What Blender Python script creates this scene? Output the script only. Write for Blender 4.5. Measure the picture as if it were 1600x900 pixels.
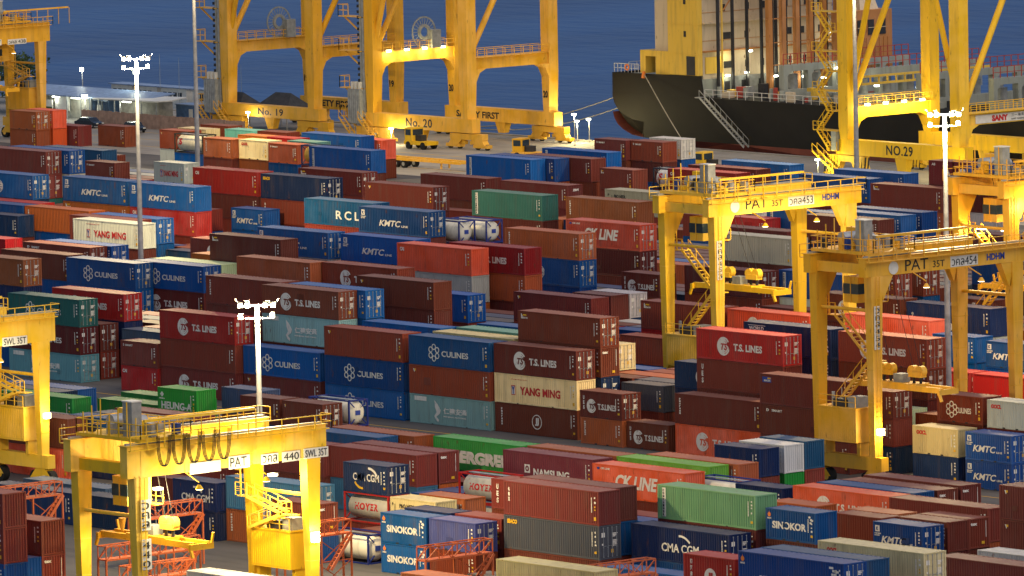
import bpy, math, random
from mathutils import Vector, Matrix
R = math.radians
sc = bpy.context.scene
for o in list(bpy.data.objects): bpy.data.objects.remove(o)
C = sc.collection

# ---------------------------------------------------------------- camera
F_PX, PITCH, ROLL, YAW, CAM_H = 13000.0, 0.09974, -0.019646, 0.859406, 95.05
cam = bpy.data.cameras.new('camera'); cam_o = bpy.data.objects.new('camera', cam); C.objects.link(cam_o)
cam.sensor_width = 36.0; cam.lens = F_PX / 1600 * 36; cam.clip_start = 10; cam.clip_end = 12000
c_, s_, cp, sp = math.cos(YAW), math.sin(YAW), math.cos(PITCH), math.sin(PITCH)
rv = Vector((c_, s_, 0)); fv = Vector((-s_ * cp, c_ * cp, -sp)); uv_ = Vector((-s_ * sp, c_ * sp, cp))
cr, sr = math.cos(ROLL), math.sin(ROLL)
ex = rv * cr + uv_ * sr; ey = -rv * sr + uv_ * cr
m = Matrix.Identity(4)
for i in range(3): m[i][0], m[i][1], m[i][2] = ex[i], ey[i], -fv[i]
m.translation = Vector((650.0, -560.0, CAM_H)); cam_o.matrix_world = m
sc.camera = cam_o

# ---------------------------------------------------------------- dusk sky, low sun, exposure
world = bpy.data.worlds.new('World'); sc.world = world; world.use_nodes = True
wn = world.node_tree.nodes; bg = wn['Background']
sky = wn.new('ShaderNodeTexSky'); sky.sky_type = 'NISHITA'; sky.sun_disc = False
SUN_EL, SUN_AZ = 58.0, 80.0                        # faint wide overcast glow from above
sky.sun_elevation = R(SUN_EL); sky.sun_rotation = R(SUN_AZ); sky.ozone_density = 2.5; sky.air_density = 1.0
tint = wn.new('ShaderNodeMix'); tint.data_type = 'RGBA'; tint.blend_type = 'MULTIPLY'; tint.inputs[0].default_value = 1.0; tint.inputs[7].default_value = (1.0, .93, .86, 1)   # warm evening air
world.node_tree.links.new(sky.outputs[0], tint.inputs[6]); world.node_tree.links.new(tint.outputs[2], bg.inputs[0]); bg.inputs[1].default_value = 0.085
sun = bpy.data.lights.new('sun', 'SUN'); sun.energy = 0.95; sun.angle = R(70); sun.color = (1, 0.80, 0.60)
sun_o = bpy.data.objects.new('sun', sun); C.objects.link(sun_o)
sd = Vector((math.sin(R(SUN_AZ)) * math.cos(R(SUN_EL)), math.cos(R(SUN_AZ)) * math.cos(R(SUN_EL)), math.sin(R(SUN_EL))))
sun_o.rotation_euler = sd.to_track_quat('Z', 'Y').to_euler()
vs = sc.view_settings; vs.view_transform = 'Standard'; vs.look = 'None'; vs.exposure = 0.58; vs.gamma = 1.0; vs.use_curve_mapping = False
cy = sc.cycles; cy.use_denoising = True; cy.max_bounces = 5; cy.diffuse_bounces = 2; cy.glossy_bounces = 2; cy.transmission_bounces = 2
cy.sample_clamp_indirect = 2.0; cy.sample_clamp_direct = 0.0; cy.caustics_reflective = False; cy.caustics_refractive = False; cy.use_light_tree = True

# ---------------------------------------------------------------- materials
def srgb(r, g, b):
    f = lambda x: (x / 12.92 if x <= .04045 else ((x + .055) / 1.055) ** 2.4)
    return (f(r / 255), f(g / 255), f(b / 255), 1.0)
def nodes(name):
    mt = bpy.data.materials.new(name); mt.use_nodes = True
    return mt, mt.node_tree.nodes, mt.node_tree.links, mt.node_tree.nodes['Principled BSDF']
def noise(N, L, co, scale, detail=3, vec_scale=None):
    n = N.new('ShaderNodeTexNoise'); n.inputs['Scale'].default_value = scale; n.inputs['Detail'].default_value = detail
    if vec_scale:
        mp = N.new('ShaderNodeMapping'); mp.inputs['Scale'].default_value = vec_scale
        L.new(co, mp.inputs[0]); co = mp.outputs[0]
    L.new(co, n.inputs['Vector']); return n.outputs['Fac']
def ramp(N, L, fac, a, b, ca=(0, 0, 0, 1), cb=(1, 1, 1, 1)):
    r = N.new('ShaderNodeValToRGB'); e = r.color_ramp.elements
    e[0].position, e[0].color, e[1].position, e[1].color = a, ca, b, cb
    L.new(fac, r.inputs[0]); return r.outputs[0]
def mixc(N, L, fac, a, b, mode='MIX'):
    x = N.new('ShaderNodeMix'); x.data_type = 'RGBA'; x.blend_type = mode
    for s, v in ((x.inputs[0], fac), (x.inputs[6], a), (x.inputs[7], b)):
        if hasattr(v, 'links'): L.new(v, s)
        else: s.default_value = v
    return x.outputs[2]
def wear_coords(N, L):
    tc = N.new('ShaderNodeTexCoord'); oi = N.new('ShaderNodeObjectInfo')
    ad = N.new('ShaderNodeVectorMath'); ad.operation = 'ADD'
    sc_ = N.new('ShaderNodeVectorMath'); sc_.operation = 'SCALE'; sc_.inputs[0].default_value = (37, 91, 53)
    L.new(oi.outputs['Random'], sc_.inputs['Scale']); L.new(tc.outputs['Object'], ad.inputs[0]); L.new(sc_.outputs[0], ad.inputs[1])
    return ad.outputs[0], oi
def paint_mat(name, src, rust=.6, rough=.55, dirt=(.12, .085, .065, 1), streak=.36, dust_toplight=0):
    """Weathered paint: blotches of fading, streaks of rust running down, grime."""
    mt, N, L, P = nodes(name); co, oi = wear_coords(N, L)
    if src == 'object': base = oi.outputs['Color']
    elif src == 'attr':
        a = N.new('ShaderNodeAttribute'); a.attribute_name = 'Col'; base = a.outputs['Color']
    else:
        a = N.new('ShaderNodeRGB'); a.outputs[0].default_value = src; base = a.outputs[0]
    f1 = ramp(N, L, noise(N, L, co, .45, 5), .3, .75); f1 = mixc(N, L, 1.0, f1, oi.outputs['Random'], 'MULTIPLY')
    hs = N.new('ShaderNodeHueSaturation'); hs.inputs['Saturation'].default_value = .88; hs.inputs['Value'].default_value = 1.25; L.new(base, hs.inputs['Color'])
    m1 = mixc(N, L, f1, base, hs.outputs[0])
    f2 = ramp(N, L, noise(N, L, co, 1.6, 5, (1, 1, .12)), .50, .80, (0, 0, 0, 1), (streak, streak, streak, 1))
    m2 = mixc(N, L, f2, m1, dirt)
    f3 = ramp(N, L, noise(N, L, co, 2.3, 6, (1, 1, .35)), .66, .74, (0, 0, 0, 1), (rust, rust, rust, 1))
    m3 = mixc(N, L, f3, m2, (.13, .045, .02, 1))
    if dust_toplight: m3 = mixc(N, L, ramp(N, L, noise(N, L, co, .7, 5), .2, .8, (dust_toplight * .6,) * 3 + (1,), (dust_toplight * 1.3,) * 3 + (1,)), m3, (.42, .34, .28, 1))  # pale mix: dust plus overhead brightness put into the colour
    L.new(m3, P.inputs['Base Color']); P.inputs['Roughness'].default_value = rough
    P.inputs['Specular IOR Level'].default_value = .2
    return mt
def plain(name, col, rough=.6, metal=0, var=.25, scale=1.5):
    mt, N, L, P = nodes(name); co, oi = wear_coords(N, L)
    f = ramp(N, L, noise(N, L, co, scale, 5), .3, .7)
    a = tuple(c * (1 - var) for c in col[:3]) + (1,); b = tuple(min(1, c * (1 + var * .6)) for c in col[:3]) + (1,)
    L.new(mixc(N, L, f, a, b), P.inputs['Base Color']); P.inputs['Roughness'].default_value = rough; P.inputs['Metallic'].default_value = metal
    P.inputs['Specular IOR Level'].default_value = .3
    return mt
def glow(name, col, st):
    mt, N, L, P = nodes(name); P.inputs['Base Color'].default_value = (.8, .8, .8, 1)
    P.inputs['Emission Color'].default_value = col; P.inputs['Emission Strength'].default_value = st; return mt
M = {}
M['paint'] = paint_mat('container_paint', 'object')
M['roof'] = paint_mat('container_roof_paint', 'object', rust=.45, dust_toplight=.20)     # sun-bleached, dusty tops, with overhead light also put into the colour
M['rest_roof'] = paint_mat('stack_roof_paint', 'attr', rust=.45, dust_toplight=.20)
M['rest'] = paint_mat('stack_paint', 'attr')
M['frame'] = paint_mat('container_frame_paint', 'object', rust=.8)
M['yellow'] = paint_mat('crane_yellow', (.86, .51, .016, 1), rust=.45, rough=.5, streak=.3)
M['amber'] = paint_mat('crane_amber', (.78, .40, .018, 1), rust=.45, rough=.5, streak=.3)
M['orange'] = paint_mat('scaffold_orange', (.46, .10, .028, 1), rust=.4)
M['white'] = plain('white_paint', (.74, .71, .64, 1), var=.12)
def letter_mat():                                   # stencilled white, worn through to the body colour in places
    mt, N, L, P = nodes('lettering_white'); co, oi = wear_coords(N, L)
    f = ramp(N, L, noise(N, L, co, 3.0, 6, (1, 1, .5)), .54, .72, (0, 0, 0, 1), (.55, .55, .55, 1))
    L.new(mixc(N, L, f, (.78, .73, .64, 1), oi.outputs['Color']), P.inputs['Base Color']); P.inputs['Roughness'].default_value = .6; return mt
M['letter'] = letter_mat()
M['red_letter'] = plain('lettering_red', (.55, .03, .03, 1), var=.08)
M['blue_letter'] = plain('lettering_blue', (.03, .06, .30, 1), var=.08)
M['black_letter'] = plain('lettering_black', (.02, .02, .022, 1), var=.1)
M['decal_yellow'] = plain('decal_yellow', (.75, .42, .02, 1), var=.1)
M['decal_orange'] = plain('decal_orange', (.80, .22, .04, 1), var=.1)
M['ink'] = paint_mat('lettering_in_body_colour', 'object', rust=.2)
M['steel'] = plain('galvanised_steel', (.42, .43, .43, 1), .45, .5)
M['dark'] = plain('dark_steel', (.035, .035, .04, 1), .6)
M['rubber'] = plain('rubber', (.018, .018, .018, 1), .85)
M['glass'] = plain('tinted_glass', (.03, .05, .07, 1), .08)
M['grey'] = plain('grey_paint', (.30, .31, .30, 1), .55)
M['pole'] = plain('mast_grey', (.33, .33, .34, 1), .5)
M['blue_drum'] = plain('blue_machine_paint', (.02, .06, .30, 1), .5)
M['hull'] = plain('ship_black', (.010, .009, .008, 1), .7, var=.35, scale=.25)
M['boot'] = plain('ship_red', (.22, .055, .035, 1), .6, var=.3, scale=.3)
M['cream'] = paint_mat('ship_cream', (.62, .50, .34, 1), rust=.9)
M['shipyellow'] = paint_mat('ship_buff', (.78, .50, .07, 1), rust=.45)
M['rusty'] = paint_mat('rusty_orange', (.46, .19, .05, 1), rust=.95)
M['shipgrey'] = paint_mat('ship_grey_green', (.32, .34, .29, 1), rust=.5)
M['rail_red'] = plain('rail_red', (.45, .07, .05, 1))
M['board'] = plain('fence_board', (.42, .27, .20, 1), .8)
M['roof_blue'] = plain('roof_blue', (.22, .30, .46, 1), .5)
M['wall_pale'] = plain('shed_wall', (.46, .44, .38, 1), .8)
M['wall_blue'] = plain('shed_blue', (.10, .18, .34, 1), .7)
M['tent'] = plain('tent_dark', (.055, .06, .07, 1), .8)
M['leaf'] = plain('leaf_green', (.05, .085, .03, 1), .7, var=.45, scale=.8)
M['bark'] = plain('bark', (.09, .06, .04, 1), .9)
M['car'] = plain('car_dark_blue', (.02, .028, .045, 1), .25)
M['ropem'] = plain('rope', (.42, .38, .30, 1), .9)
M['lamp_warm'] = glow('lamp_sodium', (1, .74, .36, 1), 9)
M['lamp_white'] = glow('lamp_white', (.95, 1, .80, 1), 8)
M['lamp_soft'] = glow('lamp_soft', (1, .85, .45, 1), 7)
M['lamp_red'] = glow('lamp_red', (1, .06, .02, 1), 8)

# ---------------------------------------------------------------- mesh helpers
class MB:
    def __init__(s): s.v, s.f, s.mi, s.sm, s.mats = [], [], [], [], []
    def mat(s, mt):
        if isinstance(mt, str): mt = M[mt]
        if mt not in s.mats: s.mats.append(mt)
        return s.mats.index(mt)
    def add(s, vs, fs, mt, smooth=False):
        n = len(s.v); k = s.mat(mt); s.v += [tuple(p) for p in vs]
        for f in fs: s.f.append([i + n for i in f]); s.mi.append(k); s.sm.append(smooth)
        return s
    def box(s, x0, y0, z0, x1, y1, z1, mt):
        return s.add([(x0, y0, z0), (x1, y0, z0), (x1, y1, z0), (x0, y1, z0), (x0, y0, z1), (x1, y0, z1), (x1, y1, z1), (x0, y1, z1)],
                     [(3, 2, 1, 0), (4, 5, 6, 7), (0, 1, 5, 4), (1, 2, 6, 5), (2, 3, 7, 6), (3, 0, 4, 7)], mt)
    def taper(s, a, ra, b, rb, mt):       # box column from centre a (half sizes ra) to b (half sizes rb), horizontal ends
        v = []
        for p, r in ((a, ra), (b, rb)):
            for q in ((-1, -1), (1, -1), (1, 1), (-1, 1)): v.append((p[0] + q[0] * r[0], p[1] + q[1] * r[1], p[2]))
        return s.add(v, [(3, 2, 1, 0), (4, 5, 6, 7), (0, 1, 5, 4), (1, 2, 6, 5), (2, 3, 7, 6), (3, 0, 4, 7)], mt)
    def bar(s, a, b, w, mt, h=None):
        a, b = Vector(a), Vector(b); d = b - a
        if d.length < 1e-6: return s
        d.normalize(); up = Vector((0, 0, 1)) if abs(d.z) < .95 else Vector((1, 0, 0))
        x = d.cross(up).normalized(); y = x.cross(d); h = h or w
        v = [p + x * (i * w / 2) + y * (j * h / 2) for p in (a, b) for i, j in ((-1, -1), (1, -1), (1, 1), (-1, 1))]
        return s.add(v, [(3, 2, 1, 0), (4, 5, 6, 7), (0, 1, 5, 4), (1, 2, 6, 5), (2, 3, 7, 6), (3, 0, 4, 7)], mt)
    def cyl(s, a, b, r, mt, n=12, r2=None, cap=True):
        a, b = Vector(a), Vector(b); d = (b - a).normalized(); up = Vector((0, 0, 1)) if abs(d.z) < .95 else Vector((1, 0, 0))
        x = d.cross(up).normalized(); y = x.cross(d); r2 = r if r2 is None else r2
        v = [p + (x * math.cos(2 * math.pi * k / n) + y * math.sin(2 * math.pi * k / n)) * q for p, q in ((a, r), (b, r2)) for k in range(n)]
        s.add(v, [(k, (k + 1) % n, n + (k + 1) % n, n + k) for k in range(n)], mt, True)
        if cap: s.add(v, [tuple(range(n))[::-1], tuple(range(n, 2 * n))], mt)
        return s
    def ring(s, c, r0, r1, nrm, mt, n=24, t=.02, a0=0, a1=360):
        c = Vector(c); d = Vector(nrm).normalized(); up = Vector((0, 0, 1)) if abs(d.z) < .95 else Vector((1, 0, 0))
        x = d.cross(up).normalized(); y = x.cross(d); v = []
        full = a1 - a0 >= 360; k = n if full else n + 1
        for i in range(k):
            a = R(a0 + (a1 - a0) * i / n); e = x * math.cos(a) + y * math.sin(a)
            v += [c + e * r0, c + e * r1, c + e * r0 + d * t, c + e * r1 + d * t]
        fs = []
        for i in range(n):
            p, q = 4 * i, 4 * ((i + 1) % k)
            fs += [(p + 2, p + 3, q + 3, q + 2), (p + 1, p, q, q + 1), (p + 3, p + 1, q + 1, q + 3), (p, p + 2, q + 2, q)]
        return s.add(v, fs, mt)
    def prism(s, pts, d, mt):             # planar outline pts swept by vector d
        n = len(pts); d = Vector(d); v = [Vector(p) for p in pts] + [Vector(p) + d for p in pts]
        return s.add(v, [tuple(range(n))[::-1], tuple(range(n, 2 * n))] + [(k, (k + 1) % n, n + (k + 1) % n, n + k) for k in range(n)], mt)
    def rail(s, a, b, mt, h=1.1, step=1.6, w=.06, mid=True):
        a, b = Vector(a), Vector(b); n = max(1, int((b - a).length / step)); up = Vector((0, 0, h))
        for k in range(n + 1): p = a.lerp(b, k / n); s.bar(p, p + up, w, mt)
        s.bar(a + up, b + up, w, mt)
        if mid: s.bar(a + up * .5, b + up * .5, w * .8, mt)
        return s
    def stair(s, a, b, wv, mt, rail=True):  # flight from a to b; wv = width vector
        a, b, wv = Vector(a), Vector(b), Vector(wv)
        for e in (Vector((0, 0, 0)), wv): s.bar(a + e, b + e, .07, mt, .26)
        n = max(2, int(abs(b.z - a.z) / .32))
        for k in range(1, n): p = a.lerp(b, k / n); s.bar(p, p + wv, .22, mt, .05)
        if rail:
            for e in (Vector((0, 0, 0)), wv): s.rail(a + e, b + e, mt, 1.0, 1.3, .055, False)
        return s
    def mesh(s, name):
        me = bpy.data.meshes.new(name); me.from_pydata(s.v, [], s.f)
        for mt in s.mats: me.materials.append(mt)
        me.polygons.foreach_set('material_index', s.mi); me.polygons.foreach_set('use_smooth', s.sm); me.update(); return me
    def build(s, name, parent=None): return link(name, s.mesh(name), parent)
def link(name, me, parent=None):
    o = bpy.data.objects.new(name, me); C.objects.link(o)
    if parent: o.parent = parent
    return o
def thing(name, label, cat, loc=(0, 0, 0), rz=0, group=None):
    o = bpy.data.objects.new(name, None); C.objects.link(o); o.location = loc; o.rotation_euler = (0, 0, rz)
    o['label'] = label; o['category'] = cat
    if group: o['group'] = group
    return o
def tag(o, label, cat, group=None):
    o['label'] = label; o['category'] = cat
    if group: o['group'] = group
    return o
def structure(o): o['kind'] = 'structure'; return o
def copy_tree(o, parent=None):
    c = o.copy(); C.objects.link(c); c.parent = parent
    for ch in list(o.children): copy_tree(ch, c)
    return c
_font = {}
def text_mesh(body, w, h, mt, bold=0.0, shear=0.0, spacing=1.0, thick=.012):
    """Text fitted to w x h, lying in the XZ plane, facing -Y; origin at its lower left corner."""
    key = (body, round(w, 3), round(h, 3), mt, bold, shear, spacing)
    if key in _font: return _font[key]
    cu = bpy.data.curves.new('text', 'FONT'); cu.body = body; cu.size = 1; cu.offset = bold; cu.shear = shear; cu.space_character = spacing
    cu.extrude = .02; cu.resolution_u = 3
    ob = bpy.data.objects.new('text', cu); C.objects.link(ob)
    dg = bpy.context.evaluated_depsgraph_get(); me = bpy.data.meshes.new_from_object(ob.evaluated_get(dg))
    bpy.data.objects.remove(ob); bpy.data.curves.remove(cu)
    if not me.vertices: _font[key] = None; return None
    xs = [v.co.x for v in me.vertices]; ys = [v.co.y for v in me.vertices]
    x0, x1, y0, y1 = min(xs), max(xs), min(ys), max(ys)
    vs = [((v.co.x - x0) / (x1 - x0) * w, -(v.co.z + .02) / .04 * thick, (v.co.y - y0) / (y1 - y0) * h) for v in me.vertices]
    fs = [tuple(p.vertices) for p in me.polygons]; bpy.data.meshes.remove(me)
    _font[key] = (vs, fs, mt); return _font[key]
def put_text(mb, body, x, y, z, w, h, mt='letter', bold=.03, shear=0, spacing=1.0, face='-y', vertical=False):
    """face '-y': reads along +x.  face '+x': reads along +y."""
    t = text_mesh(body, w, h, mt, bold, shear, spacing)
    if not t: return
    vs, fs, _ = t; out = []
    for a, b, c in vs:
        if vertical: a, c = c, -a                # text turned to run downwards
        if face == '-y': out.append((x + a, y + b, z + c))
        else: out.append((x - b, y + a, z + c))
    mb.add(out, fs, mt)

MP = 46000          # watts of one mast head
CONTAINERS = [
('white long container, beside the orange long one', 126.7, -144.33, 2.896, 40, 2.896, 'wh', '', '', 1),
('orange long container, in front of the faded violet-blue short one', 140.88, -133.59, 2.896, 40, 2.896, 'og', '', '', 0),
('cream long container, just in front of the charcoal one with yellow corner lettering', 140.55, -123.17, 2.896, 40, 2.896, 'cr', '', '', 1),
('bright red short container with white disc emblem', 160.64, -120.74, 5.182, 20, 2.591, 'rd', 'JJ', '', 1),
('deep blue long container with cream capitals and orange flame', 168.01, -121.53, 5.792, 40, 2.896, 'bl', 'SINO', 'd', 1),
('teal blue long container, beside the bright red one with white disc emblem', 167.83, -118.92, 5.792, 40, 2.896, 'tb', '', '', 1),
('cream long container with small red lettering', 168.2, -113.13, 5.792, 40, 2.896, 'cr', 'OOCL', 'd', 1),
('maroon brown long container, just in front of the white long container with small red lettering', 166.31, -98.39, 2.896, 40, 2.896, 'br', '', '', 1),
('white long container with small red lettering', 166.33, -93.73, 2.896, 40, 2.896, 'wh', 'OOCL', '', 1),
('maroon brown long container, third nearest of those below the left-edge crane', 98.61, -146.81, 5.792, 40, 2.896, 'br', '', '', 1),
('maroon brown long container, beside the white long container, beside the orange long one', 98.61, -146.81, 2.896, 40, 2.896, 'br', '', 't', 1),
('maroon brown long container, second nearest of those below the left-edge crane', 100.32, -152.02, 8.688, 40, 2.896, 'br', '', '', 1),
('maroon brown long container, fourth nearest of those below the left-edge crane', 100.32, -152.02, 5.792, 40, 2.896, 'br', '', '', 1),
('mid blue long container, in front of the navy one with small white lettering', 100.32, -152.02, 2.896, 40, 2.896, 'kb', '', '', 1),
('deep blue short container with cream capitals and orange flame, behind the orange long one', 106.49, -106.91, 2.591, 20, 2.591, 'bl', 'SINO', '', 1),
('mid blue short container with cream capitals and orange flame', 106.49, -106.91, 0.0, 20, 2.591, 'kb', 'SINO', '', 1),
('faded violet-blue short container showing doors', 112.67, -106.7, 2.591, 20, 2.591, 'pb', '', 'd', 1),
('reddish brown short container, under the faded violet-blue short one', 112.67, -106.7, 0.0, 20, 2.591, 'rb', '', '', 1),
('navy short container, just in front of the cream one with black anchor mark', 105.75, -103.58, 2.591, 20, 2.591, 'nv', '', '', 1),
('maroon brown short container, end to end with the maroon brown one with stacked white letters', 112.09, -103.27, 2.591, 20, 2.591, 'br', '', '', 1),
('navy short container with capitals between two swooshes', 92.68, -99.54, 5.182, 20, 2.591, 'nv', 'CMA20', 'd', 1),
('silver tank in a red frame, under the navy one with capitals between two swooshes', 92.68, -99.54, 2.591, 20, 2.591, 'TKRED', 'HOYER', '', 1),
('maroon brown short container, beside the cream one with black anchor mark', 92.33, -107.36, 2.591, 20, 2.591, 'br', '', 't', 1),
('deep blue short container with cream capitals and orange flame, beside the faded violet-blue short one', 92.33, -107.36, 0.0, 20, 2.591, 'bl', 'SINO', '', 1),
('white tank in a blue frame, beside the faded violet-blue short one', 96.08, -104.75, 0.0, 20, 2.591, 'TKBLUE', '', '', 1),
('light blue long container showing doors', 80.01, -102.57, 2.896, 40, 2.896, 'lb', '', 'd', 1),
('tan brown long container with vertical white lettering, beside the faded violet-blue short one', 80.01, -102.57, 0.0, 40, 2.896, 'ob', 'FLOR', '', 1),
('navy short container with capitals under a swoosh', 73.83, -103.64, 2.591, 20, 2.591, 'nv', 'CMA', '', 1),
('navy short container, near the navy one with small white lettering', 73.83, -103.64, 0.0, 20, 2.591, 'nv', '', '', 1),
('navy long container, end to end with the navy one with small white lettering', 61.52, -104.82, 0.0, 40, 2.896, 'nv', '', '', 1),
('navy long container with small white lettering', 48.87, -105.14, 0.0, 40, 2.896, 'nv', 'SMALL', '', 1),
('slate blue long container, just behind the navy one with small white lettering', 48.58, -101.06, 0.0, 40, 2.896, 'gb', '', '', 1),
('maroon brown long container, behind the navy one with small white lettering', 22.28, -84.91, 2.896, 40, 2.896, 'br', '', '', 1),
('orange red long container, behind the navy one with small white lettering', 22.28, -84.91, 0.0, 40, 2.896, 'ord', '', '', 1),
('maroon brown long container, just behind the navy one with capitals between two swooshes', 69.64, -82.02, 2.896, 40, 2.896, 'br', '', '', 1),
('light blue long container, just in front of the navy one with capitals between two swooshes', 69.64, -82.02, 0.0, 40, 2.896, 'lb', '', '', 1),
('maroon brown long container, just in front of the green one with huge blocky capitals', 69.43, -79.22, 2.896, 40, 2.896, 'br', '', 't', 1),
('maroon brown long container, near the navy one with capitals between two swooshes', 57.33, -82.7, 2.896, 40, 2.896, 'br', '', '', 1),
('maroon brown long container, near the cream one with black anchor mark', 57.33, -82.7, 0.0, 40, 2.896, 'br', '', '', 1),
('mid blue long container, behind the navy one with capitals between two swooshes', 56.47, -75.52, 2.896, 40, 2.896, 'kb', '', '', 1),
('tan brown long container, behind the navy one with capitals between two swooshes', 58.32, -72.7, 2.896, 40, 2.896, 'ob', '', '', 1),
('green long container with huge blocky capitals', 71.52, -71.27, 2.896, 40, 2.896, 'gn', 'EVER', '', 1),
('crimson long container with white capitals and square emblem', 84.32, -73.88, 2.896, 40, 2.896, 'mg', 'NAMS', '', 1),
('orange long container with huge slanted capitals', 98.17, -75.33, 2.896, 40, 2.896, 'or', 'CK', '', 1),
('tan brown long container, end to end with the lime green long one', 83.83, -70.53, 2.896, 40, 2.896, 'ob', '', '', 1),
('lime green long container, just behind the orange one with huge slanted capitals', 96.14, -70.64, 2.896, 40, 2.896, 'lm', '', '', 1),
('tan brown long container, just behind the lime green long one', 96.87, -67.72, 2.896, 40, 2.896, 'ob', '', '', 1),
('silver tank in a red frame, beside the navy one with capitals between two swooshes', 90.04, -84.08, 2.591, 20, 2.591, 'TKRED', 'HOYER', '', 1),
('silver tank in a red frame, beside the cream one with black anchor mark', 90.04, -84.08, 0.0, 20, 2.591, 'TKRED', '', '', 0),
('maroon brown long container with three stacked capitals, beside the cream one with black anchor mark', 111.75, -98.85, 5.182, 40, 2.591, 'br', 'UES', '', 1),
('maroon brown long container with stacked white letters', 119.39, -104.07, 5.792, 40, 2.896, 'br', 'TEX', '', 1),
('charcoal long container with yellow corner lettering', 119.39, -104.07, 2.896, 40, 2.896, 'gy', 'SEACO', 'd', 1),
('maroon brown long container, under the charcoal one with yellow corner lettering', 119.39, -104.07, -0.0, 40, 2.896, 'br', '', '', 1),
('maroon brown long container, just behind the maroon brown one with stacked white letters', 118.57, -101.46, 5.792, 40, 2.896, 'br', '', '', 1),
('deep blue long container, beside the charcoal one with yellow corner lettering', 118.57, -101.46, 2.896, 40, 2.896, 'bl', '', '', 1),
('navy long container with capitals under a swoosh', 131.97, -100.82, 2.896, 40, 2.896, 'nv', 'CMA', 'd', 1),
('deep blue long container, beside the bright red one with white disc emblem', 131.97, -100.82, 0.0, 40, 2.896, 'bl', '', '', 1),
('light green long container with white vertical strip', 131.39, -97.28, 5.792, 40, 2.896, 'mt', 'STRIP', '', 1),
('maroon brown long container, under the light green one with white vertical strip', 131.39, -97.28, 2.896, 40, 2.896, 'br', '', '', 1),
('white tank in a blue frame, just behind the light green one with white vertical strip', 108.75, -72.72, 2.591, 20, 2.591, 'TKBLUE', '', '', 1),
('navy short container, beside the light green one with white vertical strip', 115.17, -73.65, 2.591, 20, 2.591, 'nv', '', '', 1),
('deep blue short container with cream capitals and orange flame, the only such below crane 454', 144.59, -97.07, 5.182, 20, 2.591, 'bl', 'SINO', '', 1),
('tan brown short container, in front of the teal blue short one', 126.2, -79.93, 2.591, 20, 2.591, 'ob', '', '', 1),
('orange red long container with white globe emblem, in front of the teal blue short one', 123.65, -74.64, 2.896, 40, 2.896, 'ord', 'TS', '', 1),
('mid blue long container, beside the light green one with white vertical strip', 123.51, -71.69, 2.896, 40, 2.896, 'kb', '', '', 1),
('maroon brown long container, nearest of those below crane 454', 123.74, -69.08, 2.896, 40, 2.896, 'br', '', 't', 1),
('maroon brown long container, in front of the reddish brown one with white flower emblem', 122.91, -65.51, 2.896, 40, 2.896, 'br', '', 't', 1),
('maroon brown long container with tiny corner mark, nearest of those below crane 454', 153.65, -78.88, 5.792, 40, 2.896, 'br', 'KL', '', 1),
('maroon brown long container with tiny corner mark, second nearest of those below crane 454', 153.65, -78.88, 2.896, 40, 2.896, 'br', 'KL', '', 1),
('maroon brown long container, fourth nearest of those below crane 454', 135.96, -74.83, 2.896, 40, 2.896, 'br', '', '', 1),
('tan brown short container, near the teal blue short one', 135.41, -79.22, 2.591, 20, 2.591, 'ob', '', '', 0),
('maroon brown short container, beside the light green one with white vertical strip', 136.3, -81.82, 2.591, 20, 2.591, 'br', '', 't', 1),
('mid blue short container with slanted cream capitals, second nearest of those below crane 454', 143.12, -83.49, 2.591, 20, 2.591, 'kb', 'KMTC', 'd', 1),
('maroon brown short container, second nearest of those below crane 454', 142.52, -80.05, 2.591, 20, 2.591, 'br', '', '', 1),
('maroon brown short container, just behind the white long container with small red lettering', 142.38, -77.44, 2.591, 20, 2.591, 'br', '', 't', 1),
('navy short container, behind the light green one with white vertical strip', 92.44, -55.49, 2.591, 20, 2.591, 'nv', '', '', 1),
('white short container, just in front of the teal blue short one', 92.01, -52.06, 2.591, 20, 2.591, 'wh', '', '', 1),
('teal blue short container, in front of the maroon brown one with blue corner plate', 91.3, -48.86, 2.591, 20, 2.591, 'tb', '', '', 1),
('reddish brown short container, under the teal blue short one', 91.3, -48.86, 0.0, 20, 2.591, 'rb', '', '', 0),
('cream short container with black anchor mark', 99.02, -99.54, 2.591, 20, 2.591, 'cr', 'PO', '', 1),
('tan brown short container, just behind the cream one with black anchor mark', 99.27, -96.44, 2.591, 20, 2.591, 'ob', '', '', 1),
('mid blue long container, in front of the dark maroon one with white flower emblem', -17.32, -53.02, 0.0, 40, 2.896, 'kb', '', '', 1),
('navy long container, in front of the dark maroon one with white flower emblem', -16.97, -55.63, 0.0, 40, 2.896, 'nv', '', '', 1),
('green long container, in front of the dark maroon one with white flower emblem', -11.44, -58.24, 0.0, 40, 2.896, 'gn', '', '', 1),
('green long container, nearest of those right of the left-edge crane', 2.36, -56.3, 0.0, 40, 2.896, 'gn', '', '', 1),
('green long container, just behind the green one with white serif capitals', -0.27, -51.25, 0.0, 40, 2.896, 'gn', '', '', 0),
('green short container with white serif capitals', 15.14, -58.77, 2.591, 20, 2.591, 'gn', 'HEUNG', '', 1),
('slate blue short container, beside the green one with white serif capitals', 20.09, -54.73, 2.591, 20, 2.591, 'gb', '', '', 1),
('maroon brown short container, under the slate blue short one', 20.09, -54.73, 0.0, 20, 2.591, 'br', '', '', 1),
('maroon brown short container, just in front of the slate blue short one', 27.17, -58.13, 2.591, 20, 2.591, 'br', '', '', 1),
('deep blue short container, just in front of the slate blue short one', 27.17, -58.13, 0.0, 20, 2.591, 'bl', '', '', 1),
('maroon brown short container with tiny corner mark', 33.8, -58.28, 2.591, 20, 2.591, 'br', 'KL', 'd', 1),
('white tank in a blue frame, beside the slate blue short one', 33.24, -54.56, 2.591, 20, 2.591, 'TKBLUE', '', '', 1),
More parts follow.
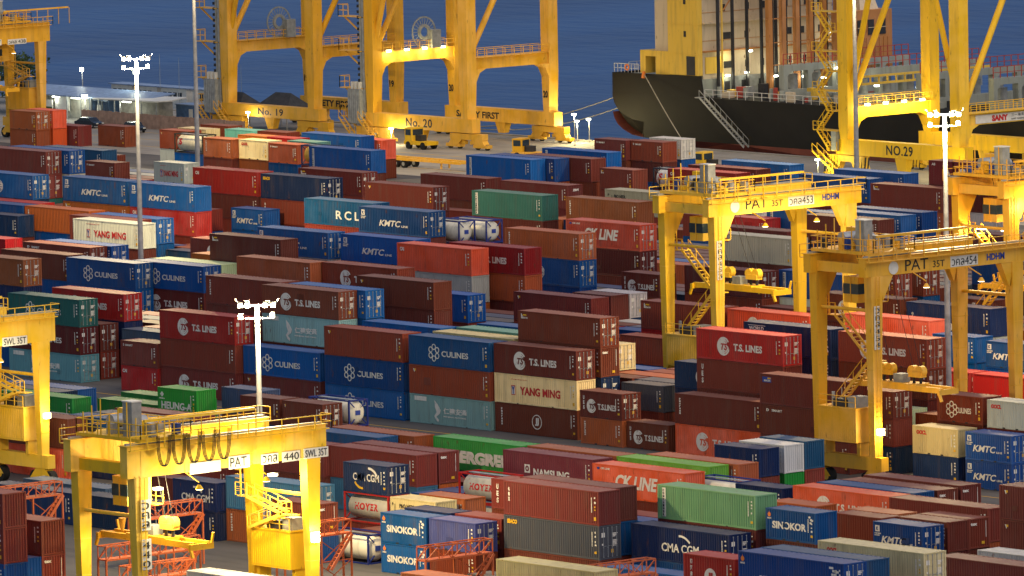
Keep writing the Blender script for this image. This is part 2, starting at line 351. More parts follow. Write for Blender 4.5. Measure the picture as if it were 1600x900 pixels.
('maroon brown long container, just in front of the green one with white serif capitals', 30.51, -76.11, 2.896, 40, 2.896, 'br', '', '', 1),
('charcoal long container, just in front of the green one with white serif capitals', 31.32, -79.44, 2.896, 40, 2.896, 'gy', '', '', 1),
('mid blue long container with slanted cream capitals, near the green one with white serif capitals', 31.22, -82.23, 2.896, 40, 2.896, 'kb', 'KMTC', '', 1),
('navy long container, near the navy one with small white lettering', 31.22, -82.23, 0.0, 40, 2.896, 'nv', '', '', 1),
('maroon brown short container with small white lettering, behind the green one with white serif capitals', -22.07, -34.11, 2.591, 20, 2.591, 'br', 'SMALL', '', 1),
('bright red short container with three white corner letters', -22.07, -34.11, 0.0, 20, 2.591, 'rd', 'CAI', '', 1),
('bright red long container with white globe emblem, in front of the pale lime long one', -15.9, -33.78, 5.792, 40, 2.896, 'rd', 'TS', 'd', 1),
('maroon brown long container, behind the green one with white serif capitals', -15.9, -33.78, 2.896, 40, 2.896, 'br', '', '', 1),
('maroon brown long container with white globe emblem, just behind the slate blue short one', -15.9, -33.78, -0.0, 40, 2.896, 'br', 'TS', '', 1),
('deep blue long container with white flower emblem, just behind the slate blue short one', -3.58, -32.81, 2.896, 40, 2.896, 'bl', 'CUL', '', 1),
('maroon brown long container with tiny corner mark, just behind the slate blue short one', -3.58, -32.81, 0.0, 40, 2.896, 'br', 'KL', '', 1),
('reddish brown long container with tiny corner mark, beside the mint long one', 9.94, -33.27, 5.792, 40, 2.896, 'rb', 'KL', '', 1),
('deep blue long container with white flower emblem, near the slate blue short one', 9.94, -33.27, 2.896, 40, 2.896, 'bl', 'CUL', '', 1),
('deep blue long container with white flower emblem, beside the slate blue short one', 9.94, -33.27, -0.0, 40, 2.896, 'bl', 'CUL', '', 1),
('deep blue long container with white flower emblem, just in front of the mint long one', 23.12, -33.32, 5.792, 40, 2.896, 'bl', 'CUL', '', 1),
('reddish brown long container with tiny corner mark, in front of the mint long one', 23.12, -33.32, 2.896, 40, 2.896, 'rb', 'KL', '', 1),
('pale aqua long container with pale bird emblem, beside the charcoal short one', 23.12, -33.32, -0.0, 40, 2.896, 'tl', 'RJ', '', 1),
('maroon brown long container with white globe emblem, beside the cream short one', 35.6, -32.93, 5.792, 40, 2.896, 'br', 'TS', 'd', 1),
('cream long container with red capitals', 35.6, -32.93, 2.896, 40, 2.896, 'cr', 'YM', '', 1),
('maroon brown long container with ringed white emblem', 35.6, -32.93, -0.0, 40, 2.896, 'br', 'JJ2', '', 1),
('maroon brown short container with white globe emblem, just in front of the charcoal short one', 49.64, -34.13, 2.591, 20, 2.591, 'br', 'TS', 'd', 1),
('tan brown short container with vertical white lettering', 49.64, -34.13, 0.0, 20, 2.591, 'ob', 'FLOR', '', 1),
('maroon brown short container with white globe emblem, just behind the lime green long one', 55.84, -33.68, 0.0, 20, 2.591, 'br', 'TS', '', 1),
('maroon brown long container with vertical white lettering, beside the charcoal short one', 62.85, -33.7, 2.896, 40, 2.896, 'br', 'FLOR', '', 1),
('orange red long container with white globe emblem, just behind the lime green long one', 62.85, -33.7, 0.0, 40, 2.896, 'ord', 'TS', '', 1),
('maroon brown long container with blue corner plate', 75.74, -34.49, 5.792, 40, 2.896, 'br', 'BEA', '', 1),
('maroon brown long container with small white lettering, just behind the teal blue short one', 75.74, -34.49, 2.896, 40, 2.896, 'br', 'SMALL', '', 1),
('maroon brown long container, two below the maroon brown one with blue corner plate', 75.74, -34.49, -0.0, 40, 2.896, 'br', '', '', 1),
('bright red long container with white globe emblem, beside the cream short one', 61.39, -29.48, 8.688, 40, 2.896, 'rd', 'TS', 'd', 1),
('maroon brown long container with three stacked capitals, near the charcoal short one', 61.39, -29.48, 5.792, 40, 2.896, 'br', 'UES', '', 1),
('navy long container with white globe emblem', 55.28, -26.88, 5.182, 40, 2.591, 'nv', 'TS', '', 1),
('maroon brown long container with white-yellow corner mark, behind the cream one with red capitals', 35.3, -29.49, 8.688, 40, 2.896, 'br', 'HAP', 'd', 1),
('reddish brown long container, just in front of the cream short one', 35.3, -29.49, 5.792, 40, 2.896, 'rb', '', 't', 1),
('navy long container showing doors', 35.3, -29.49, 2.896, 40, 2.896, 'nv', '', 'd', 0),
('cream short container showing doors', 34.14, -20.93, 5.182, 20, 2.591, 'cr', '', 'd', 1),
('deep blue long container, beside the mint long one', 9.05, -27.56, 5.792, 40, 2.896, 'bl', '', '', 1),
('cream long container, just in front of the mint long one', 22.36, -29.52, 5.792, 40, 2.896, 'cr', '', '', 1),
('mint long container, in front of the white one with white vertical strip', 21.36, -25.61, 5.792, 40, 2.896, 'tl2', '', '', 1),
('maroon brown long container with white globe emblem, beside the white one with white vertical strip', -4.93, -29.11, 8.688, 40, 2.896, 'br', 'TS', 'd', 1),
('pale aqua long container with pale bird emblem, beside the mint long one', -4.93, -29.11, 5.792, 40, 2.896, 'tl', 'RJ', '', 1),
('maroon brown long container with vertical white lettering, beside the white one with white vertical strip', -17.24, -26.54, 8.688, 40, 2.896, 'br', 'FLOR', '', 1),
('maroon brown long container, in front of the pale lime long one', -17.24, -26.54, 5.792, 40, 2.896, 'br', '', '', 1),
('deep blue long container with white flower emblem, beside the white one with white vertical strip', -3.79, -26.5, 8.688, 40, 2.896, 'bl', 'CUL', 'd', 1),
('deep blue long container with white flower emblem, just behind the mint long one', -13.74, -4.49, 5.792, 40, 2.896, 'bl', 'CUL', 'd', 1),
('dark teal long container with white flower emblem', -42.47, -32.99, 5.792, 40, 2.896, 'tg', 'CUL', 'd', 1),
('dark maroon long container with white flower emblem', -42.47, -32.99, 2.896, 40, 2.896, 'mr', 'CUL', 'd', 1),
('pale aqua long container with pale bird emblem, near the green one with white serif capitals', -42.47, -32.99, -0.0, 40, 2.896, 'lt', 'RJ', 'd', 1),
('bright red long container with white globe emblem, near the pale lime long one', -43.31, -26.46, 5.792, 40, 2.896, 'rd', 'TS', 'd', 1),
('maroon brown long container showing doors, beside the dark maroon one with white flower emblem', -43.36, -29.65, 2.896, 40, 2.896, 'br', '', 'd', 1),
('maroon brown long container showing doors, near the dark maroon one with white flower emblem', -43.36, -29.65, 0.0, 40, 2.896, 'br', '', 'd', 1),
('orange red long container with white globe emblem, beside the navy one with four white capitals', 29.55, 3.48, 5.792, 40, 2.896, 'ord', 'TS', '', 1),
('orange red long container, beside the navy one with four white capitals', 42.19, 7.95, 5.792, 40, 2.896, 'ord', '', '', 1),
('navy long container with one big pale letter', 60.53, -22.52, 8.688, 40, 2.896, 'nv', 'TSB', '', 1),
('navy long container, under the navy one with one big pale letter', 60.53, -22.52, 5.792, 40, 2.896, 'nv', '', '', 1),
('reddish brown long container with white globe emblem, near the navy one with four white capitals', 74.09, -22.75, 8.688, 40, 2.896, 'rb', 'TS', 'd', 1),
('reddish brown long container showing doors, beside the maroon brown one with blue corner plate', 74.09, -22.75, 5.792, 40, 2.896, 'rb', '', 'd', 1),
('reddish brown short container with white flower emblem', 94.93, -29.79, 5.182, 20, 2.591, 'rb', 'CUL', '', 1),
('white short container with small red lettering', 102.27, -30.47, 5.182, 20, 2.591, 'wh', 'OOCL', '', 1),
('cream short container with small red lettering, beside the teal blue short one', 95.57, -33.61, 2.591, 20, 2.591, 'cr', 'OOCL', '', 1),
('navy short container, in front of the reddish brown one with white flower emblem', 95.57, -33.61, 0.0, 20, 2.591, 'nv', '', '', 1),
('mid blue short container with slanted cream capitals, beside the teal blue short one', 102.89, -33.9, 2.591, 20, 2.591, 'kb', 'KMTC', 'd', 1),
('mid blue short container with slanted cream capitals, near the teal blue short one', 102.89, -33.9, 0.0, 20, 2.591, 'kb', 'KMTC', 'd', 1),
('deep blue short container, just in front of the navy one with four white capitals', 56.94, 5.99, 5.182, 20, 2.591, 'bl', '', '', 1),
('mid blue short container with slanted cream capitals, the only such right of crane 454', 65.75, 4.76, 5.182, 20, 2.591, 'kb', 'KMTC', '', 1),
('navy long container with four white capitals', 38.87, 19.63, 5.792, 40, 2.896, 'nv', 'NBOS', '', 1),
('maroon brown short container with white globe emblem, near the green teal long one', 32.84, 31.71, 5.182, 20, 2.591, 'br', 'TS', '', 1),
('reddish brown short container showing doors', 85.14, -31.88, 5.182, 20, 2.591, 'rb', '', 'd', 1),
('maroon brown short container, beside the teal blue short one', 85.14, -31.88, 2.591, 20, 2.591, 'br', '', '', 1),
('navy short container, near the reddish brown one with white flower emblem', 85.14, -31.88, 0.0, 20, 2.591, 'nv', '', '', 1),
('maroon brown long container with white-yellow corner mark, behind the navy one with white globe emblem', 16.37, 3.51, 5.792, 40, 2.896, 'br', 'HAP', '', 1),
('reddish brown long container, just behind the cream short one', 18.84, -1.64, 2.896, 40, 2.896, 'rb', '', '', 1),
('maroon brown long container with tiny corner mark, near the mint long one', -1.02, 1.32, 5.792, 40, 2.896, 'br', 'KL', '', 1),
('maroon brown short container, behind the cream short one', -2.28, 10.57, 5.182, 20, 2.591, 'br', '', '', 1),
('white short container showing doors, behind the cream short one', -2.27, 13.17, 5.182, 20, 2.591, 'wh', '', 'd', 1),
('deep blue long container with white flower emblem, beside the pale lime long one', -68.54, -5.0, 5.792, 40, 2.896, 'bl', 'CUL', 'd', 1),
('deep blue long container showing doors, beside the dark teal one with white flower emblem', -68.54, -5.0, 2.896, 40, 2.896, 'bl', '', 'd', 1),
('deep blue long container with white flower emblem, near the white long container with red capitals', -60.02, -2.39, 5.792, 40, 2.896, 'bl', 'CUL', 'd', 1),
('maroon brown long container with white globe emblem, near the white long container with red capitals', -60.02, -2.39, 2.896, 40, 2.896, 'br', 'TS', '', 1),
('pale lime long container, beside the orange red one with three white corner letters', -60.12, 0.22, 5.792, 40, 2.896, 'lg', '', '', 1),
('maroon brown long container, behind the dark teal one with white flower emblem', -82.05, -3.64, 5.792, 40, 2.896, 'br', '', '', 1),
('tan brown long container showing doors', -57.88, -28.38, 8.688, 40, 2.896, 'ob', '', 'd', 1),
('navy long container, just behind the dark teal one with white flower emblem', -57.88, -28.38, 5.792, 40, 2.896, 'nv', '', '', 1),
('maroon brown long container with small white lettering, beside the pale lime long one', -87.13, 3.27, 5.792, 40, 2.896, 'br', 'SMALL', 'd', 1),
('deep blue long container showing doors, beside the pale lime long one', -86.58, 5.88, 5.792, 40, 2.896, 'bl', '', 'd', 1),
('white long container with red capitals', -105.11, 24.4, 5.792, 40, 2.896, 'wh', 'YM', '', 1),
('maroon brown long container with white globe emblem, just behind the pale lime long one', -75.5, 17.95, 5.792, 40, 2.896, 'br', 'TS', '', 0),
('maroon brown long container with white-yellow corner mark, just behind the pale lime long one', -53.14, 2.83, 8.688, 40, 2.896, 'br', 'HAP', '', 1),
('mid blue long container with slanted cream capitals, in front of the orange red short one', -124.45, 37.94, 8.688, 40, 2.896, 'kb', 'KMTC', '', 1),
('tan brown long container with white-yellow corner mark', -124.45, 37.94, 5.792, 40, 2.896, 'ob', 'HAP', '', 1),
('mid blue long container with slanted cream capitals, in front of the cream tank', -111.68, 37.9, 8.688, 40, 2.896, 'kb', 'KMTC', '', 1),
('bright red long container with three white corner letters, in front of the cream tank', -111.68, 37.9, 5.792, 40, 2.896, 'rd', 'CAI', '', 1),
('bright red long container with three white corner letters, just in front of the cream tank', -121.41, 55.16, 8.688, 40, 2.896, 'rd', 'CAI', '', 1),
('maroon brown long container, end to end with the navy one with yellow corner lettering', -121.41, 55.16, 5.792, 40, 2.896, 'br', '', '', 1),
('navy long container with yellow corner lettering', -107.77, 54.46, 8.688, 40, 2.896, 'nv', 'SEACO', 'd', 1),
('reddish brown long container with stacked white letters', -107.77, 54.46, 5.792, 40, 2.896, 'rb', 'TEX', '', 1),
('white short container with red capitals', -167.41, 85.61, 5.182, 20, 2.591, 'wh', 'YM', 'd', 1),
('maroon brown long container showing doors, beside the cream tank', -165.76, 57.93, 8.688, 40, 2.896, 'br', '', 'd', 1),
('maroon brown long container showing doors, just behind the tan brown one with white-yellow corner mark', -165.76, 57.93, 5.792, 40, 2.896, 'br', '', 'd', 0),
('deep blue long container showing doors, in front of the orange red short one', -164.47, 60.54, 8.688, 40, 2.896, 'bl', '', 'd', 1),
('teal blue long container, beside the cream tank', -189.07, 84.76, 5.792, 40, 2.896, 'tb', '', '', 1),
('maroon brown short container with small white lettering, near the cream tank', -175.45, 80.89, 5.182, 20, 2.591, 'br', 'SMALL', '', 1),
('deep blue long container with latticed globe emblem, in front of the orange red short one', -139.95, 36.03, 8.688, 40, 2.896, 'bl', 'COS', 'd', 1),
('deep blue long container, beside the tan brown one with white-yellow corner mark', -135.17, 30.81, 5.792, 40, 2.896, 'bl', '', '', 0),
('navy short container, beside the tan brown one with white-yellow corner mark', -126.68, 28.21, 5.182, 20, 2.591, 'nv', '', '', 1),
('tan brown long container with vertical white lettering, beside the white long container with red capitals', -122.86, 31.02, 5.792, 40, 2.896, 'ob', 'FLOR', '', 1),
('maroon brown long container with vertical white lettering, near the pale lime long one', -109.14, 27.0, 5.792, 40, 2.896, 'br', 'FLOR', '', 1),
('deep blue long container showing doors, beside the tan brown one with white-yellow corner mark', -108.32, 29.61, 5.792, 40, 2.896, 'bl', '', 'd', 1),
('mid blue short container with slanted cream capitals, behind the pale lime long one', -109.0, 50.89, 5.182, 20, 2.591, 'kb', 'KMTC', '', 1),
('teal blue long container with three serif letters', -78.53, 37.03, 8.688, 40, 2.896, 'tb', 'RCL', '', 1),
('mid blue long container with slanted cream capitals, nearest of those below quay crane 20', -65.34, 34.08, 8.688, 40, 2.896, 'kb', 'KMTC', 'd', 1),
('mid blue long container with slanted cream capitals, beside the pale lime long one', -41.34, 11.55, 8.688, 40, 2.896, 'kb', 'KMTC', '', 1),
('mid blue long container with slanted cream capitals, near the pale lime long one', -55.24, 11.16, 8.688, 40, 2.896, 'kb', 'KMTC', 'd', 1),
('maroon brown long container with tiny corner mark, beside the navy one with yellow corner lettering', -88.94, 54.72, 8.688, 40, 2.896, 'br', 'KL', 'd', 1),
('maroon brown long container with white-yellow corner mark, just in front of the yellow tank', -136.64, 83.84, 5.792, 40, 2.896, 'br', 'HAP', 'd', 1),
('maroon brown long container, near the green teal one with white vertical strip', -117.94, 87.65, 5.792, 40, 2.896, 'br', '', '', 1),
('green teal long container with white vertical strip', -70.4, 55.16, 8.688, 40, 2.896, 'gt', 'STRIP', '', 1),
('maroon brown long container, under the green teal one with white vertical strip', -70.4, 55.16, 5.792, 40, 2.896, 'br', '', '', 1),
('white tank in a blue frame, near the beige grey one with black anchor mark', -56.37, 40.01, 7.773, 20, 2.591, 'TKBLUE', '', '', 1),
('white tank in a blue frame, near the green teal one with white vertical strip', -58.0, 37.4, 7.773, 20, 2.591, 'TKBLUE', '', '', 1),
('orange red long container with three white corner letters', -28.48, 8.69, 8.688, 40, 2.896, 'ord', 'CAI', '', 1),
('white long container with white vertical strip', -28.48, 8.69, 5.792, 40, 2.896, 'wh', 'STRIP', '', 1),
('bright red long container with white globe emblem, behind the mint long one', -24.48, 12.65, 8.688, 40, 2.896, 'rd', 'TS', '', 1),
('tan brown long container, just in front of the white one with white vertical strip', -24.48, 12.65, 5.792, 40, 2.896, 'ob', '', '', 1),
('tan brown long container with vertical white lettering, near the white one with white vertical strip', -32.2, 27.16, 8.688, 40, 2.896, 'ob', 'FLOR', 'd', 1),
('deep blue long container with latticed globe emblem, beside the white one with white vertical strip', -32.2, 27.16, 5.792, 40, 2.896, 'bl', 'COS', 'd', 1),
('deep blue long container, beside the white one with white vertical strip', -32.2, 27.16, 2.896, 40, 2.896, 'bl', '', '', 0),
('reddish brown long container with white globe emblem, beside the white one with white vertical strip', -18.41, -10.03, 8.688, 40, 2.896, 'rb', 'TS', '', 1),
('reddish brown long container with tiny corner mark, beside the white one with white vertical strip', -4.53, -16.88, 8.688, 40, 2.896, 'rb', 'KL', '', 1),
('maroon brown long container, beside the mint long one', -4.53, -16.88, 5.792, 40, 2.896, 'br', '', '', 1),
('tan brown long container, beside the pale lime long one', -30.72, -11.54, 8.688, 40, 2.896, 'ob', '', '', 1),
('maroon brown long container with starred white letters', -128.46, 113.7, 5.792, 40, 2.896, 'br', 'ZIM', '', 1),
('maroon brown long container, just behind the green teal one with white vertical strip', -102.88, 87.37, 5.792, 40, 2.896, 'br', '', 'z', 1),
('deep blue long container with white vertical strip, beside the yellow tank', -133.81, 108.48, 5.792, 40, 2.896, 'bl', 'STRIP', '', 1),
('mid blue long container with slanted cream capitals, the only such right of the yellow tractor', -132.32, 111.09, 5.792, 40, 2.896, 'kb', 'KMTC', '', 1),
('maroon brown short container with white-yellow corner mark', -114.16, 113.26, 5.182, 20, 2.591, 'br', 'HAP', '', 1),
('beige grey long container with black anchor mark', -83.77, 87.24, 5.792, 40, 2.896, 'gc', 'PO', '', 1),
('tan brown long container with vertical white lettering, beside the bright red short one', -55.39, 56.3, 8.688, 40, 2.896, 'ob', 'FLOR', '', 1),
('orange red long container with huge slanted capitals', -34.58, 38.05, 8.688, 40, 2.896, 'ord', 'CK', 'd', 1),
('dark maroon long container showing doors', -34.58, 38.05, 5.792, 40, 2.896, 'mr', '', 'd', 1),
('maroon brown short container with white globe emblem, beside the white one with white vertical strip', -14.71, 28.48, 5.182, 20, 2.591, 'br', 'TS', '', 1),
('beige grey long container with small red lettering', -9.54, 37.28, 8.688, 40, 2.896, 'gc', 'OOCL', '', 1),
('maroon brown long container, under the beige grey one with small red lettering', -9.54, 37.28, 5.792, 40, 2.896, 'br', '', '', 1),
('white tank, just behind the beige grey one with black anchor mark', -108.78, 117.21, 5.182, 20, 2.591, 'TKWHITE', 'IS', '', 1),
('maroon brown short container with small white lettering, the only such right of the yellow tractor', -147.85, 142.12, 5.182, 20, 2.591, 'br', 'SMALL', '', 1),
('reddish brown short container with small white lettering', -141.68, 142.88, 5.182, 20, 2.591, 'rb', 'SMALL', '', 1),
('maroon brown short container, under the reddish brown one with small white lettering', -141.68, 142.88, 2.591, 20, 2.591, 'br', '', '', 1),
('white short container showing doors, just behind the reddish brown one with small white lettering', -143.17, 147.4, 5.182, 20, 2.591, 'wh', '', 'd', 1),
('deep blue long container with white vertical strip, nearest of those right of the yellow tractor', -133.9, 121.1, 5.792, 40, 2.896, 'bl', 'STRIP', '', 1),
('deep blue long container, behind the green teal long one', -79.99, 114.92, 5.792, 40, 2.896, 'bl', '', '', 1),
('maroon brown long container, behind the green teal long one', -79.99, 114.92, 2.896, 40, 2.896, 'br', '', '', 1),
('deep blue long container, nearest of those below quay crane 29', -81.65, 122.26, 5.792, 40, 2.896, 'bl', '', '', 1),
('maroon brown long container with white-yellow corner mark, near the bright red short one', -63.83, 111.49, 5.792, 40, 2.896, 'br', 'HAP', '', 1),
('tan brown long container, in front of the dark maroon one with widely spaced capitals', -63.83, 111.49, 2.896, 40, 2.896, 'ob', '', '', 1),
('dark maroon long container with widely spaced capitals', -56.77, 114.3, 8.688, 40, 2.896, 'mr', 'AS', '', 1),
('dark maroon long container, under the dark maroon one with widely spaced capitals', -56.77, 114.3, 5.792, 40, 2.896, 'mr', '', '', 1),
('white long container, two below the dark maroon one with widely spaced capitals', -56.77, 114.3, 2.896, 40, 2.896, 'wh', '', '', 1),
('deep blue long container, nearest of those left of the right lit mast', -43.46, 88.75, 5.792, 40, 2.896, 'bl', '', '', 1),
('deep blue long container, second nearest of those left of the right lit mast', -42.59, 84.63, 5.792, 40, 2.896, 'bl', '', '', 1),
('deep blue long container with white vertical strip, just in front of the yellow tank', -160.25, 104.97, 5.792, 40, 2.896, 'bl', 'STRIP', '', 1),
('yellow tank, just behind the tan brown one with small white lettering', -171.62, 112.98, 5.182, 20, 2.591, 'TKYELLOW', '', '', 0),
('tan brown short container showing doors', -275.99, 145.88, 2.591, 20, 2.591, 'ob', '', 'd', 1),
('tan brown short container, just in front of the orange red short one', -275.99, 145.88, 0.0, 20, 2.591, 'ob', '', '', 1),
('orange red short container, near the cream tank', -275.84, 148.69, 2.591, 20, 2.591, 'ord', '', '', 1),
('maroon brown short container with vertical white lettering', -274.0, 151.66, 0.0, 20, 2.896, 'br', 'FLOR', '', 1),
('reddish brown short container, beside the cream tank', -267.54, 154.92, 0.0, 20, 2.896, 'rb', '', '', 1),
('reddish brown short container with tiny corner mark', -231.67, 137.49, 2.591, 20, 2.591, 'rb', 'KL', '', 1),
('cream tank, just behind the orange one with vertical white lettering', -224.92, 134.65, 2.591, 20, 2.591, 'TKCREAM', 'IS', '', 1),
('orange short container with vertical white lettering', -216.09, 132.54, 2.591, 20, 2.591, 'og', 'FLOR', '', 1),
('maroon brown short container, under the orange one with vertical white lettering', -216.09, 132.54, 0.0, 20, 2.591, 'br', '', '', 0),
('cream short container with small red lettering, beside the yellow tank', -209.91, 133.69, 2.591, 20, 2.591, 'cr', 'OOCL', '', 1),
('tan brown short container with small white lettering', -202.02, 132.31, 2.591, 20, 2.591, 'ob', 'SMALL', '', 1),
('orange red short container with white disc emblem', -198.32, 143.73, 2.591, 20, 2.591, 'ord', 'JJ', '', 1),
('bright red long container with three white corner letters, behind the bright red short one', -98.68, 110.58, 5.792, 40, 2.896, 'rd', 'CAI', '', 1),
('navy long container, just behind the bright red short one', -98.68, 110.58, 2.896, 40, 2.896, 'nv', '', '', 1),
('deep blue long container, behind the bright red short one', -102.09, 122.53, 5.792, 40, 2.896, 'bl', '', '', 1),
('tan brown long container, just behind the bright red short one', -102.09, 122.53, 2.896, 40, 2.896, 'ob', '', '', 1),
('maroon brown long container, behind the bright red short one', -100.68, 115.74, 5.792, 40, 2.896, 'br', '', '', 1),
('white long container, just behind the bright red short one', -100.68, 115.74, 2.896, 40, 2.896, 'wh', '', '', 1),
('bright red short container, just behind the beige grey one with small red lettering', -53.13, 79.11, 5.182, 20, 2.591, 'rd', '', '', 1),
('reddish brown short container, end to end with the bright red short one', -60.08, 78.23, 5.182, 20, 2.591, 'rb', '', '', 1),
('deep blue long container with white vertical strip, just behind the bright red short one', -49.89, 82.02, 5.792, 40, 2.896, 'bl', 'STRIP', '', 1),
('maroon brown long container, just behind the green teal long one', -40.73, 79.42, 5.792, 40, 2.896, 'br', '', '', 1),
('navy long container, just behind the green teal long one', -40.73, 79.42, 2.896, 40, 2.896, 'nv', '', '', 1),
('maroon brown long container, just in front of the bright red short one', -16.1, 42.71, 8.688, 40, 2.896, 'br', '', '', 1),
('maroon brown long container showing doors, beside the green teal long one', -7.53, 31.1, 5.792, 40, 2.896, 'br', '', 'd', 1),
('reddish brown long container, in front of the beige grey one with small red lettering', -7.53, 31.1, 2.896, 40, 2.896, 'rb', '', '', 1),
('deep blue long container with white vertical strip, near the navy one with four white capitals', 4.1, 34.1, 5.792, 40, 2.896, 'bl', 'STRIP', '', 1),
('reddish brown long container showing doors, just in front of the green teal long one', 5.33, 38.33, 5.792, 40, 2.896, 'rb', '', 'd', 1),
('reddish brown long container showing doors, beside the green teal long one', 4.07, 43.55, 5.792, 40, 2.896, 'rb', '', 'd', 1),
('maroon brown long container with white globe emblem, in front of the green teal long one', 24.77, 20.54, 5.792, 40, 2.896, 'br', 'TS', '', 1),
('green teal long container, beside the beige grey one with small red lettering', -3.34, 40.94, 5.792, 40, 2.896, 'gt', '', '', 0),
('deep blue long container, behind the navy one with four white capitals', 10.84, 55.93, 5.792, 40, 2.896, 'bl', '', '', 1),
('navy long container, just behind the navy one with four white capitals', 10.84, 55.93, 2.896, 40, 2.896, 'nv', '', '', 1),
('maroon brown long container, in front of the dark maroon one with widely spaced capitals', -11.2, 75.45, 5.792, 40, 2.896, 'br', '', '', 1),
('maroon brown long container, beside the navy one with small white lettering', 53.03, -92.36, 0.0, 40, 2.896, 'br', '', '', 1),
('mid blue long container, just behind the orange red one with white disc emblem', -205.76, 141.12, 2.896, 40, 2.896, 'kb', '', '', 1),
('deep blue long container showing doors, beside the bright red one with white disc emblem', 131.8, -104.5, 0.0, 40, 2.591, 'bl', '', 'd', 1),
('maroon brown long container, in front of the green one with white serif capitals', 43.64, -83.0, 0.0, 40, 2.591, 'br', '', '', 1),
('mid blue long container showing doors', 43.88, -80.35, 0.0, 40, 2.591, 'kb', '', 'd', 1),
('slate blue long container showing doors', -30.89, -27.0, 2.591, 40, 2.591, 'gb', '', 'd', 1),
('charcoal short container, just in front of the navy one with white globe emblem', 47.65, -27.0, 2.591, 20, 2.591, 'gy', '', '', 1),
('bright red long container showing doors', 56.25, 0.0, 2.591, 40, 2.591, 'rd', '', 'd', 1),
('bright red long container, just behind the reddish brown one with white flower emblem', 68.79, 0.0, 2.591, 40, 2.591, 'rd', '', 't', 1),
('maroon brown long container, just behind the navy one with one big pale letter', 5.06, 30.5, 2.591, 40, 2.591, 'br', '', '', 0),
('tan brown long container, beside the green teal long one', -42.92, 55.0, 2.591, 40, 2.591, 'ob', '', '', 1),
('reddish brown long container, beside the orange red one with huge slanted capitals', -73.89, 83.0, 2.591, 40, 2.591, 'rb', '', 't', 1),
('charcoal long container showing doors', -30.14, 83.0, 2.591, 40, 2.591, 'gy', '', 'd', 1)]
